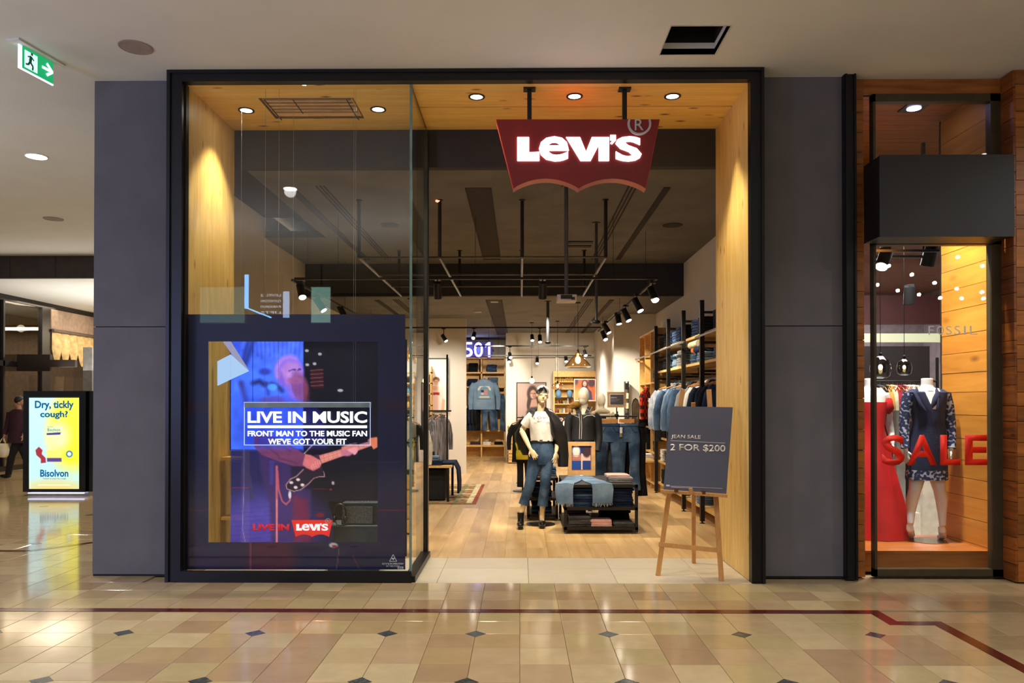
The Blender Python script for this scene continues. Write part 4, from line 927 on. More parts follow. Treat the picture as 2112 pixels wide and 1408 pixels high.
for s, x0, x1 in ((-1, 1107, 1098), (1, 1127, 1138)):
    q = [Q(x0, 842, -.02), Q((x0+x1)/2, 848, -.07), Q(x1, 862, -.10), Q(x1+s*3, 852, -.03)]
    l = B(o); l.add(q+[v+Vector((0, .018, 0)) for v in q], [(0, 1, 2, 3), (7, 6, 5, 4), (0, 4, 5, 1), (1, 5, 6, 2), (2, 6, 7, 3), (3, 7, 4, 0)]); l.build('lapel', LEA2, jko)
# knotted headscarf
hc = Q(1119, 813); sb = B(o, True); sb.ell((hc.x, hc.y+.012, hc.z+.04), (.083, .10, .078)); sc_o = sb.build('headscarf', mat('scarf_pattern', (228, 226, 226), .8, rgb2=(30, 30, 34), nscale=9), mq)
sk = B(o, True); sk.tube([Q(1110, 806, -.09), Q(1115, 801, -.10), Q(1121, 800, -.09)], [.008, .016, .010], 8); sk.tube([Q(1121, 797, -.07), Q(1125, 803, -.09), Q(1128, 808, -.08)], [.006, .014, .008], 8); sk.build('scarf_knot', C_BLACK, sc_o)
bs_ = WZ(1112, 1082, 0); bsb = B(o, True).lathe((bs_.x+.02, bs_.y+.04, 0), [(.001, 0), (.19, 0), (.19, .008), (.185, .011), (.001, .011)], 36); bsb.build('base_plate', mat('base_grey', (44, 44, 48), .3, .6), mq)
B(o).tube([(bs_.x+.02, bs_.y+.06, .01), (bs_.x+.02, bs_.y+.06, .35)], .012).build('support_rod', CHROME, mq)

# ---------------- black western shirt mannequin
def shirt_torso(t, Yc, pxc, py_sh, py_bot, wsh, m, name, seed, sleeves=True, sc=1.):
    def S(px, py, dy=0): return WY(px, py, Yc+dy)
    b = B(t.location, True); h = py_bot-py_sh
    rr = [ringsec(S(pxc, py_sh-.06*h), .065, .06), ringsec(S(pxc, py_sh), wsh*.62, .075), ringsec(S(pxc, py_sh+.07*h), wsh*.92, .095, sq=2.4), ringsec(S(pxc, py_sh+.25*h), wsh*.86, .115), ringsec(S(pxc, py_sh+.5*h), wsh*.76, .11), ringsec(S(pxc, py_sh+.75*h), wsh*.76, .112), ringsec(S(pxc, py_sh+h), wsh*.80, .115)]
    folds(rr[2:], .007, 5, seed); b.rings(rr)
    if sleeves:
        for s in (-1, 1):
            c0 = S(pxc, py_sh+.06*h); x = wsh*.86
            b.tube([c0+Vector((s*x*.8, 0, 0)), c0+Vector((s*x*1.05, 0, -.04)), c0+Vector((s*(x*1.17), .02, -.20)), c0+Vector((s*(x*1.2), .0, -.32)), c0+Vector((s*x*1.02, -.06, -.50))], [.062, .066, .058, .052, .045], 14)
    return b.build(name, m, t)
Yw = 10.85
mw = thing('mannequin', 'cream headless-faced mannequin in black western shirt with white piping', 'mannequin', (WY(1205, 900, Yw).x, Yw, 0)); mw['label'] = 'cream smooth-faced mannequin in black western shirt with white piping'
o = mw.location; b = B(o)
hc = WY(1204, 818, Yw); b.ell((hc.x, hc.y, hc.z+.01), (.082, .10, .128)); b.ell((hc.x-.008, hc.y-.02, hc.z-.05), (.062, .07, .075)); b.tube([(hc.x, Yw, hc.z-.06), (hc.x+.01, Yw, hc.z-.16), (hc.x+.01, Yw, hc.z-.24)], [.052, .055, .08])
bc = WY(1203, 900, Yw); b.rings([ringsec((bc.x, Yw, 1.46), .16, .08), ringsec((bc.x, Yw, 1.3), .15, .10), ringsec((bc.x, Yw, 1.05), .12, .085), ringsec((bc.x, Yw, .92), .155, .10), ringsec((bc.x, Yw, .82), .15, .10)])
for s in (-1, 1): b.tube([(bc.x+s*.08, Yw, .84), (bc.x+s*.09, Yw, .48), (bc.x+s*.09, Yw, .10), (bc.x+s*.09, Yw-.05, .045)], [.08, .055, .035, .035], 12); b.ell((bc.x+s*.09, Yw-.06, .035), (.04, .11, .034))
remesh(b, 'body', CREAMM, mw, .009)
shirt_torso(mw, Yw, 1203, 853, 907, .215, mat('western_black', (20, 20, 24), .7), 'western_shirt', 3)
tr = B(o, True)
tr.rings([ringsec((bc.x, Yw, 1.08), .15, .11), ringsec((bc.x, Yw, .92), .17, .115), ringsec((bc.x, Yw, .80), .165, .11)])
for s in (-1, 1): trouser(tr, [(bc.x+s*.075, Yw, .84), (bc.x+s*.09, Yw, .5), (bc.x+s*.09, Yw, .1)], [.09, .07, .065])
tr.build('trousers', D_DARK, mw)
PIP = mat('piping', (214, 212, 208), .7)
def pipe_px(pts, Y, nm, r=.0035, m=PIP, par=None): return B(par.location, True).tube([WY(x, y, Y) for x, y in pts], r, 6).build(nm, m, par)
pipe_px([(1194, 852), (1196, 870), (1195, 905)], Yw-.125, 'front_piping', par=mw); pipe_px([(1199, 856), (1200, 880), (1199, 905)], Yw-.125, 'front_piping', par=mw)
pipe_px([(1178, 853), (1190, 859), (1195, 861)], Yw-.105, 'yoke_piping', par=mw); pipe_px([(1203, 862), (1210, 857), (1222, 856), (1227, 859)], Yw-.115, 'yoke_piping', par=mw)
pipe_px([(1210, 842), (1216, 848), (1222, 838)], Yw-.11, 'collar_piping', par=mw)
cl = B(o, True); 
for s in (-1, 1):
    q = [WY(1203+s*3, 852, Yw-.11), WY(1203+s*9, 838, Yw-.04), WY(1203+s*18, 842, Yw-.05), WY(1203+s*14, 850, Yw-.11)]
    cl.add(q+[v+Vector((0, .012, -.0)) for v in q], [(0, 1, 2, 3), (7, 6, 5, 4), (0, 4, 5, 1), (1, 5, 6, 2), (2, 6, 7, 3), (3, 7, 4, 0)])
cl.build('shirt_collar', mat('western_black', (20, 20, 24), .7), mw)
cp = thing('olive_hat', 'mustard olive cloth cap perched beside the black western shirt mannequin', 'hat', WY(1186, 836, Yw-.02))
cp2 = B(cp.location, True).ell(cp.location, (.085, .07, .05)); cp2.ell(cp.location+Vector((-.05, -.03, -.025)), (.07, .06, .012)); cp2.build('crown', mat('olive_cloth', (150, 112, 40), .9, rgb2=(108, 76, 24)), cp)
B(cp.location).tube([cp.location+Vector((0.02, 0, -.03)), (cp.location.x+.04, Yw+.0, 1.30)], .006).build('peg', BLACKM, cp)
# ---------------- cream hoodie mannequin
Yh = 13.4
mh = thing('mannequin', 'cream mannequin in beige hooded jacket over striped top, behind the jeans stand', 'mannequin', (WY(1240, 900, Yh).x, Yh, 0)); o = mh.location; b = B(o)
hc = WY(1240, 826, Yh); b.ell((hc.x, Yh, hc.z+.01), (.078, .10, .125)); b.tube([(hc.x, Yh, hc.z-.05), (hc.x, Yh, hc.z-.2)], [.052, .06])
b.rings([ringsec((hc.x, Yh, hc.z-.18), .15, .08), ringsec((hc.x, Yh, 1.2), .14, .10), ringsec((hc.x, Yh, .95), .15, .1), ringsec((hc.x, Yh, .82), .15, .10)])
for s in (-1, 1): b.tube([(hc.x+s*.08, Yh, .84), (hc.x+s*.09, Yh, .48), (hc.x+s*.09, Yh, .06)], [.08, .055, .035], 12); b.ell((hc.x+s*.09, Yh-.05, .035), (.04, .11, .034))
remesh(b, 'body', CREAMM, mh, .010)
shirt_torso(mh, Yh, 1243, 851, 900, .20, C_CREAM, 'hooded_jacket', 5)
B(o, True).tube([WY(1228, 850, Yh-.03), WY(1236, 846, Yh-.10), WY(1246, 846, Yh-.10), WY(1256, 850, Yh-.03)], [.03, .042, .042, .03], 10).build('hood', C_CREAM, mh)
a, c = WY(1238, 853, Yh-.14), WY(1250, 874, Yh-.14); B(o).box(a.x, c.x, a.y, a.y+.03, c.z, a.z).build('striped_top', C_WHITE, mh); B(o).box(a.x-.002, c.x+.002, a.y-.002, a.y+.028, c.z+.09, a.z-.05).build('top_stripe', C_BLACK, mh)
tr = B(o, True)
for s in (-1, 1): trouser(tr, [(hc.x+s*.075, Yh, .98), (hc.x+s*.09, Yh, .5), (hc.x+s*.09, Yh, .1)], [.095, .07, .065])
tr.build('trousers', D_NAVY, mh)

# ---------------- right hand shop: navy lace dress
Yl = 7.70; ZP = .214
def L_(px, py, dy=0.): return WY(px, py, Yl+dy)
md_ = thing('mannequin', 'headless white mannequin in navy lace dress standing on window platform', 'mannequin', (L_(1911, 1100).x, Yl, ZP)); o = md_.location; b = B(o)
b.tube([L_(1912, 780), L_(1912, 795), L_(1911, 806)], [.054, .056, .085], 18)
b.rings([ringsec(L_(1911, 800), .11, .06), ringsec(L_(1911, 810), .19, .085), ringsec(L_(1912, 832), .165, .11), ringsec(L_(1914, 870), .125, .09), ringsec(L_(1913, 900), .16, .105), ringsec(L_(1912, 945), .18, .11), ringsec(L_(1912, 975), .16, .10)])
limb(b, [L_(1895, 965), L_(1887, 1010, -.02), L_(1881, 1032, .02), L_(1879, 1055, .03), L_(1878, 1080, .0)], [.088, .058, .056, .040, .030], 16)
limb(b, [L_(1928, 965), L_(1938, 1010, -.02), L_(1942, 1032, .0), L_(1943, 1058, .0), L_(1944, 1084, -.02)], [.088, .058, .056, .040, .030], 16)
for (x, y, fx, fy) in ((1878, 1082, 1881, 1106), (1944, 1086, 1945, 1110)):
    a = L_(x, y); f = WZ(fx, fy, ZP+.015); b.tube([a+Vector((0, .02, .0)), a+Vector((0, .01, -.04)), Vector(((a.x+f.x)/2, (a.y+f.y)/2-.0, ZP+.055)), f+Vector((0, .04, .008)), f], [.032, .036, .034, .038, .016], 14)
limb(b, [L_(1875, 815), L_(1869, 840), L_(1866, 875), L_(1866, 900, -.02), L_(1868, 928, -.05)], [.055, .045, .04, .032, .022])
limb(b, [L_(1948, 815), L_(1955, 840), L_(1959, 875), L_(1961, 900, -.02), L_(1961, 928, -.05)], [.055, .045, .04, .032, .022])
hand(b, L_(1868, 928, -.05), (.05, -.12, -1), (.8, .4, 0), 1, .16, .25); hand(b, L_(1961, 928, -.05), (-.02, -.12, -1), (-.8, .4, 0), -1, .16, .25)
remesh(b, 'body', WHITEM, md_, .0065)
m_, nt, bb = newmat('lace_sleeve'); vo = N(nt, 'ShaderNodeTexVoronoi'); vo.inputs['Scale'].default_value = 42; vo.feature = 'SMOOTH_F1'
nt.links.new(coords(nt), vo.inputs['Vector']); nt.links.new(ramp(nt, [(.30, (28, 40, 84)), (.46, (26, 36, 74)), (.56, (170, 176, 200))], vo.outputs['Distance']), bb.inputs['Base Color']); bb.inputs['Roughness'].default_value = .9; LACE = m_
NVY = mat('dress_navy', (24, 36, 78), .85, rgb2=(18, 27, 60), nscale=14, bump=.2, bscale=60)
d_ = B(o, True)
rr = [ringsec(L_(1911, 802), .155, .075), ringsec(L_(1911, 809), .21, .098, sq=2.4), ringsec(L_(1912, 826), .19, .125), ringsec(L_(1913, 850), .165, .120), ringsec(L_(1914.5, 872), .150, .105), ringsec(L_(1913, 900), .178, .118), ringsec(L_(1912, 940), .195, .125), ringsec(L_(1911, 970), .200, .125)]
folds(rr[2:], .005, 5, 9)
# V neckline: pull front of the upper rings aside
for i, rg in enumerate(rr[:3]):
    for j_, v in enumerate(rg):
        dx = abs(v.x-L_(1911, 800).x)
        if v.y < Yl and dx < (.085, .065, .03)[i]: v.y += .07
d_.rings(rr, cap=False); dro = d_.build('dress', NVY, md_)
hm = B(o, True); rr = [ringsec(L_(1911, 968), .200, .126, 40), ringsec(L_(1911, 978), .203, .128, 40), ringsec(L_(1911, 990), .206, .130, 40)]
for j_, v in enumerate(rr[2]): v.z += .014*abs(math.sin(j_*.9))
hm.rings(rr, cap=False).build('lace_hem', LACE, dro)
for pts in ([(1876, 812), (1869, 838), (1865, 872), (1865, 900), (1867, 924)], [(1947, 812), (1955, 838), (1960, 872), (1962, 900), (1962, 924)]):
    B(o, True).tube([L_(x, y, (0, 0, 0, -.02, -.05)[i]) for i, (x, y) in enumerate(pts)], [.064, .056, .050, .044, .040], 16, cap=False).build('lace_sleeve', LACE, dro)
for s in (-1, 1):
    q = [(1911+s*20, 800), (1911+s*23, 812), (1911+s*14, 832), (1911+s*2, 846)]
    B(o, True).tube([L_(x, y, -.10-(.0 if i else -.06)) for i, (x, y) in enumerate(q)], [.012, .026, .030, .02], 10, flat=.5).build('neck_ruffle', NVY, dro)
B(o, True).lathe((o.x+.03, Yl+.05, ZP), [(.001, 0), (.17, 0), (.17, .006), (.001, .006)], 32).build('glass_base', mat('base_chrome', (170, 166, 160), .12, .8), md_)
# red gown
Yr = 8.0
def R_(px, py, dy=0.): return WY(px, py, Yr+dy)
mr_ = thing('mannequin', 'white mannequin in long red gown at left edge of side window', 'mannequin', (R_(1800, 1100).x, Yr, ZP)); o = mr_.location; b = B(o)
b.tube([R_(1794, 780), R_(1794, 798), R_(1794, 806)], [.052, .056, .085], 16)
b.rings([ringsec(R_(1794, 800), .12, .06), ringsec(R_(1794, 814), .185, .09), ringsec(R_(1794, 840), .16, .11), ringsec(R_(1794, 880), .13, .09), ringsec(R_(1794, 930), .17, .11)])
limb(b, [R_(1822, 812), R_(1829, 835), R_(1833, 868), R_(1838, 893), R_(1841, 915, -.05)], [.056, .048, .040, .034, .022]); hand(b, R_(1841, 915, -.05), (.12, -.1, -1), (-.8, .4, 0), -1, .165, .25)
limb(b, [R_(1766, 812), R_(1759, 835), R_(1755, 868), R_(1750, 893), R_(1747, 915)], [.056, .048, .040, .034, .022]); hand(b, R_(1747, 915), (-.12, -.1, -1), (.8, .4, 0), 1, .165, .25)
for s in (-1, 1): b.tube([R_(1794+s*14, 925), (o.x-.03+s*.08, Yr, ZP+.45), (o.x-.03+s*.08, Yr, ZP+.03)], [.085, .055, .03], 12); b.ell((o.x-.03+s*.08, Yr-.05, ZP+.03), (.035, .1, .028))
remesh(b, 'body', WHITEM, mr_, .008)
gw = B(o, True)
rr = [ringsec(R_(1794, 829), .185, .115, 40), ringsec(R_(1794, 850), .17, .12, 40), ringsec(R_(1794, 880), .145, .11, 40), ringsec(R_(1795, 920), .185, .14, 40), ringsec(R_(1797, 975), .24, .19, 40), ringsec(R_(1800, 1040), .31, .24, 40), ringsec(R_(1803, 1107), .375, .28, 40)]
for i, rg in enumerate(rr):
    for v in rg: v.z = max(v.z, ZP+.004)
folds(rr, .02, 6, 3, 1.0); gw.rings(rr, cap=False)
RG = mat('gown_red', (206, 22, 30), .6, rgb2=(170, 14, 24), nscale=2)
gwo = gw.build('gown', RG, mr_)
for s in (-1, 1): B(o, True).tube([R_(1794+s*24, 820, .0), R_(1794+s*31, 828), R_(1794+s*33, 842), R_(1794+s*30, 852)], [.05, .075, .08, .055], 14).build('off_shoulder_sleeve', RG, gwo)

# ---------------- walking shopper far left, partly hidden by the totem
Yk = 15.6; kp = WZ(26, 986, 0); sp = thing('person', 'person in dark coat walking with a white and yellow plastic bag, behind ad totem', 'person', (kp.x, kp.y, 0)); o = sp.location; X, Y_ = o.x+.12, o.y
b = B(o)
head(b, (X, Y_, 1.60), .22, yaw=-1.2)
b.tube([(X, Y_, 1.52), (X, Y_, 1.42)], [.05, .06])
b.rings([ringsec((X, Y_, 1.44), .12, .08), ringsec((X, Y_, 1.36), .20, .11), ringsec((X, Y_, 1.1), .16, .11), ringsec((X, Y_, .92), .17, .12)])
b.tube([(X+.06, Y_-.02, .92), (X-.10, Y_-.06, .50), (X-.20, Y_-.02, .10)], [.085, .06, .04], 12); b.tube([(X-.04, Y_+.05, .92), (X+.14, Y_, .50), (X+.26, Y_+.03, .12)], [.085, .06, .04], 12)
b.tube([(X-.18, Y_, 1.38), (X-.22, Y_, 1.12), (X-.26, Y_-.06, .90)], [.055, .045, .03], 10); hand(b, (X-.26, Y_-.06, .90), (0, -.1, -1), (.7, 0, 0), 1, .17, .8)
b.tube([(X+.18, Y_, 1.38), (X+.20, Y_, 1.12), (X+.16, Y_-.1, .92)], [.055, .045, .03], 10); hand(b, (X+.16, Y_-.1, .92), (0, -.1, -1), (-.7, 0, 0), -1, .17, .8)
remesh(b, 'body', mat('skin_tan', (190, 140, 110), .6), sp, .011)
ct = B(o, True); rr = [ringsec((X, Y_, 1.46), .11, .085), ringsec((X, Y_, 1.40), .20, .115), ringsec((X, Y_, 1.1), .19, .13), ringsec((X, Y_, .75), .22, .16)]; folds(rr, .01, 4, 2); ct.rings(rr)
ct.tube([(X-.18, Y_, 1.40), (X-.23, Y_, 1.12), (X-.26, Y_-.06, .93)], [.068, .058, .045], 12); ct.tube([(X+.18, Y_, 1.40), (X+.21, Y_, 1.12), (X+.17, Y_-.1, .95)], [.068, .058, .045], 12)
ct.build('coat', mat('coat_plum', (58, 26, 38), .9), sp)
pt = B(o, True); pt.tube([(X+.06, Y_-.02, .90), (X-.10, Y_-.06, .50), (X-.20, Y_-.02, .08)], [.10, .075, .06], 12); pt.tube([(X-.04, Y_+.05, .90), (X+.14, Y_, .50), (X+.26, Y_+.03, .10)], [.10, .075, .06], 12); pt.build('trousers', C_BLACK, sp)
for dx, z in ((-.22, .05), (.28, .07)): B(o, True).ell((X+dx-.04, Y_-.02, z), (.13, .045, .045)).build('shoe', BLACKS, sp)
B(o, True).ell((X, Y_+.015, 1.65), (.09, .105, .10)).build('hair', mat('hair_black', (20, 16, 15), .6), sp)
pb = thing('plastic_bag', 'white and yellow plastic shopping bag carried by walking person', 'bag', (X-.28, Y_-.1, .52)); bb_ = B(pb.location, True)
rr = [ringsec((X-.28, Y_-.1, z), rx, ry, 20) for z, rx, ry in ((.45, .12, .05), (.5, .17, .08), (.62, .17, .08), (.74, .12, .05))]; folds(rr, .02, 5, 1); bb_.rings(rr); bgo = bb_.build('bag_body', mat('bag_white', (226, 220, 200), .5, rgb2=(224, 190, 70), nscale=3), pb)
for s in (-1, 1): B(pb.location, True).tube([(X-.28+s*.08, Y_-.1, .72), (X-.27+s*.02, Y_-.09, .84)], .012, 6).build('bag_handle', mat('bag_white', (226, 220, 200), .5), bgo)
# ================================================================== FOLDED CLOTHES
def fold_mesh(seed, w_=.27, d_=.30, h_=.034):
    r = random.Random(seed); b = B((0, 0, 0), True); rings = []
    for i in range(9):
        t = -1+2*i/8; x = t*w_/2; e = 1 if abs(t) < .99 else .93; hh = h_*(1 if abs(t) < .8 else .80)*(1+r.uniform(-.05, .0))
        dy = r.uniform(-.004, .004); sec = []
        prof = [(-1, .14), (-.985, .32), (-.95, .46), (-.985, .58), (-1, .78), (-.94, .97), (-.5, 1.0), (0, .97), (.6, 1.0), (.95, .9), (1, .5), (.95, .05), (0, 0), (-.93, 0)]
        for (py_, pz) in prof: sec.append(Vector((x, (py_*d_/2)*e+dy, pz*hh)))
        rings.append(sec)
    b.rings(rings); return b.mesh('folded_garment', D_NAVY)
FM = [fold_mesh(k) for k in range(4)]
ORD = ['lowest', 'second up', 'third up', 'fourth up', 'fifth up', 'sixth up', 'seventh up', 'eighth up', 'ninth up', 'tenth up', 'eleventh up', 'twelfth up']
def stack(x, y, z, n, mats, what, where, group, rz=0, sx=1, sy=1, h=.034, name='folded_jeans', cat='jeans'):
    for k in range(n):
        m = mats[k % len(mats)]
        lab = f'{what}, {ORD[k]} in the {where}' if n > 1 else f'{what}, {where}'
        inst(FM[(k*3+int(x*10)) % 4], name, (x+random.uniform(-.006, .006), y+random.uniform(-.008, .008), z+k*h+.001), (0, 0, rz+random.uniform(-.035, .035)),
             None, m, (sx*random.uniform(.97, 1.02), sy, h/.0345), label=lab, cat=cat, group=group)
# ================================================================== LOW DISPLAY TABLES
def table(name_lab, x0, x1, y0, y1, zt_, zs, back=True):
    t = thing('display_table', name_lab, 'table', ((x0+x1)/2, (y0+y1)/2, 0)); o = t.location; w_ = .035
    for x in (x0+w_/2, x1-w_/2):
        for y in (y0+w_/2, y1-w_/2): B(o).box(x-w_/2, x+w_/2, y-w_/2, y+w_/2, .02, zt_).build('leg', BLACKM, t); B(o).lathe((x, y, 0), [(.018, 0), (.018, .006), (.008, .01), (.008, .02)], 10).build('foot', CHROME, t)
    for z in (zt_-w_, zs-w_, .05):
        B(o).box(x0, x1, y0, y0+w_, z, z+w_).box(x0, x1, y1-w_, y1, z, z+w_).box(x0, x0+w_, y0, y1, z, z+w_).box(x1-w_, x1, y0, y1, z, z+w_).build('rail', BLACKM, t)
    B(o).box(x0+w_, x1-w_, y0+w_, y1-w_, zt_-.018, zt_).build('table_top', mat('table_dark', (44, 42, 42), .5), t)
    B(o).box(x0+w_, x1-w_, y0+w_, y1-w_, zs-.014, zs).build('middle_shelf', mat('table_shelf', (84, 72, 56), .5), t)
    B(o).box(x0+w_, x1-w_, y0+w_, y1-w_, .07, .085).build('bottom_shelf', mat('table_shelf', (84, 72, 56), .5), t)
    return t
TA = WZ(1163, 1101, 0); XA0, XA1, YA0, YA1 = .54, 1.44, 9.38, 10.62
ZT, ZS = .60, .325
table('black framed low display table with jeans draped over its front edge', XA0, XA1, YA0, YA1, ZT, ZS)
table('black framed low display table behind the leather jacket mannequin', .10, .52, 10.42, 11.3, .58, .31)
G1 = 'folded clothes on the low tables'
stack(.78, 9.58, ZS, 7, [D_DARK, D_MID, D_NAVY], 'dark blue folded jeans', 'left stack, near table middle shelf', G1, h=.032, sx=.95)
stack(1.22, 9.58, ZS, 7, [D_NAVY, D_NAVY, D_DARK], 'navy folded jeans', 'right stack, near table middle shelf', G1, h=.032, sx=1.25)
stack(.74, 9.56, .086, 4, [D_GREY], 'grey folded trousers', 'left stack on the near table bottom shelf', G1, h=.032)
stack(1.22, 10.0, .086, 5, [D_BLACK], 'black folded jeans', 'rear right stack on the near table bottom shelf', G1, h=.033, sx=1.4)
stack(.72, 10.0, .086, 5, [mat('tweed_brown', (74, 62, 54), .9)], 'brown folded trousers', 'rear left stack on the near table bottom shelf', G1, h=.033)
stack(1.0, 9.53, .086, 3, [C_PINK], 'pink folded tee', 'front middle pile on the near table bottom shelf', G1, name='folded_tee', cat='t-shirt', h=.028, sx=.95, sy=.8)
stack(1.27, 9.53, .086, 2, [D_GREY], 'charcoal folded trousers', 'front right pile on the near table bottom shelf', G1, h=.026, sx=.9, sy=.8)
stack(1.24, 9.62, ZT, 3, [C_GREY, C_GREY, C_GREY], 'grey folded tee', 'pile at the right of the near table top', G1, name='folded_tee', cat='t-shirt', h=.026, sx=1.1)
stack(1.22, 9.64, ZT+.079, 1, [C_PINK], 'pale pink folded tee', 'topmost on the grey pile, near table', G1, name='folded_tee', cat='t-shirt', h=.032, sx=1.02)
G2 = 'folded clothes on the rear table'
stack(.30, 10.62, .31, 6, [D_NAVY, D_BLACK], 'dark folded jeans', 'stack on the rear table middle shelf', G2, h=.032)
stack(.30, 10.62, .086, 5, [D_BLACK, D_DARK], 'black folded jeans', 'stack on the rear table bottom shelf', G2, h=.032)
stack(.26, 10.65, .58, 4, [C_PINK, mat('cotton_rose', (170, 112, 100), .9), C_PINK], 'rose folded tee', 'left pile on the rear table top', G2, name='folded_tee', cat='t-shirt', h=.03, sx=.72)
stack(.43, 10.95, .58, 4, [D_LIGHT, D_MID], 'light blue folded jeans', 'back pile on the rear table top', G2, h=.03, sx=.6)
# jeans laid flat over the near table, legs hanging, frayed hems
tj = thing('draped_jeans', 'light blue jeans with frayed hems laid over the front edge of the near table', 'jeans', (.8, 9.9, ZT)); o = tj.location; jb = B(o, True)
zt2 = ZT+.012
def slab(rows, thick=.022):
    """rows of (xl, xr, y, z, nx?) swept as a soft flat band"""
    rr = []
    for (xl, xr, y, z, ny, nz) in rows:
        n = 12; rg = []
        for k in range(n+1): u = k/n; h_ = thick*(.5+.5*math.sin(math.pi*min(1, max(0, u)))**.4); w__ = .004*math.sin(u*9+y*7); rg.append(Vector((xl+(xr-xl)*u, y+ny*(h_+w__), z+nz*(h_+w__))))
        for k in range(n, -1, -1): u = k/n; rg.append(Vector((xl+(xr-xl)*u, y, z)))
        rr.append(rg)
    jb.rings(rr)
ye = YA0
hem = ZT-.225
slab([(.62, .97, 10.30, zt2-.01, 0, 1), (.60, .98, 10.1, zt2-.01, 0, 1), (.56, 1.02, 9.9, zt2-.01, 0, 1)], .026)
a0, a1 = WY(1147, 1036, ye-.02), WY(1182, 1036, ye-.02); c0, c1 = WY(1222, 1036, ye-.02), WY(1263, 1036, ye-.02)
slab([(.57, .80, 9.92, zt2-.01, 0, 1), (.52, .76, 9.7, zt2-.01, 0, 1), (a0.x-.0, a1.x+.02, 9.45, zt2-.01, 0, 1), (a0.x, a1.x+.01, ye-.004, zt2-.008, -.75, .75), (a0.x-.015, a1.x, ye-.014, ZT-.05, -1, 0), (a0.x+.005, a1.x, ye-.012, hem, -1, 0)])
slab([(.79, 1.01, 9.92, zt2-.01, 0, 1), (.82, 1.06, 9.7, zt2-.01, 0, 1), (c0.x-.02, c1.x, 9.45, zt2-.01, 0, 1), (c0.x-.01, c1.x, ye-.004, zt2-.008, -.75, .75), (c0.x, c1.x+.015, ye-.014, ZT-.05, -1, 0), (c0.x, c1.x, ye-.012, hem+.005, -1, 0)])
jco = jb.build('jeans_cloth', D_LIGHT, tj)
fg = B(o)
for xa, xb in ((a0.x, a1.x), (c0.x, c1.x)):
    k = xa
    while k < xb: fg.box(k, k+.003, ye-.03, ye-.027, hem-random.uniform(.012, .045), hem+.004); k += random.uniform(.007, .016)
fo = fg.build('frayed_hem', mat('fray_white', (190, 204, 214), .9), jco); fo['kind'] = 'stuff'
B(o).box(.80, .84, 10.20, 10.26, zt2+.018, zt2+.022).build('waist_label', C_WHITE, tj)
# framed photo standing on the table
Yf = 10.52
pf = thing('picture_frame', 'pale wood framed photo of two women from behind on the near table', 'picture frame', WY(1199, 978, Yf)); pf.location.z = ZT; o = pf.location
A0, A1 = WY(1171, 980, Yf), WY(1227.5, 911, Yf); a_, c_ = WY(1179, 971, Yf), WY(1220, 919, Yf)
FR = mat('frame_birch', (206, 160, 104), .5)
fz = ZT+.002
B(o).box(A0.x, a_.x, Yf-.02, Yf+.03, fz, A1.z).box(c_.x, A1.x, Yf-.02, Yf+.03, fz, A1.z).box(a_.x, c_.x, Yf-.02, Yf+.03, fz, a_.z).box(a_.x, c_.x, Yf-.02, Yf+.03, c_.z, A1.z).build('frame', FR, pf)
B(o).box(a_.x, c_.x, Yf+.0, Yf+.02, a_.z, c_.z).build('mat_board', mat('mat_tan', (176, 120, 66), .7), pf)
p = Paint(1179, 919, 1218.5, 968, .7, (24, 34, 100))
p.poly([(1180, 937), (1198, 937), (1199, 950), (1180, 950)], (190, 120, 100), 1.5); p.poly([(1201, 936), (1218, 938), (1218, 950), (1201, 950)], (214, 180, 164), 1.5)
p.ell(1188.5, 930, 8, 12, (220, 214, 206), .4); p.ell(1188.5, 925, 4, 6, (236, 232, 224), .4); p.ell(1210, 932, 8, 11, (60, 36, 44), .4)
for k in range(3): p.line([(1181, 939+k*4), (1197, 939+k*4)], .8, (120, 60, 60), o=.7)
p.poly([(1179, 950), (1197, 950), (1197, 968), (1179, 968)], (26, 70, 150), 1.5); p.poly([(1202, 950), (1218, 950), (1218, 968), (1202, 968)], (22, 54, 124), 1.5); p.line([(1200, 936), (1200, 967)], 3, (226, 200, 190))
p.build('photo_print', printmat('photo_print', 0, .5), Yf-.003, pf)
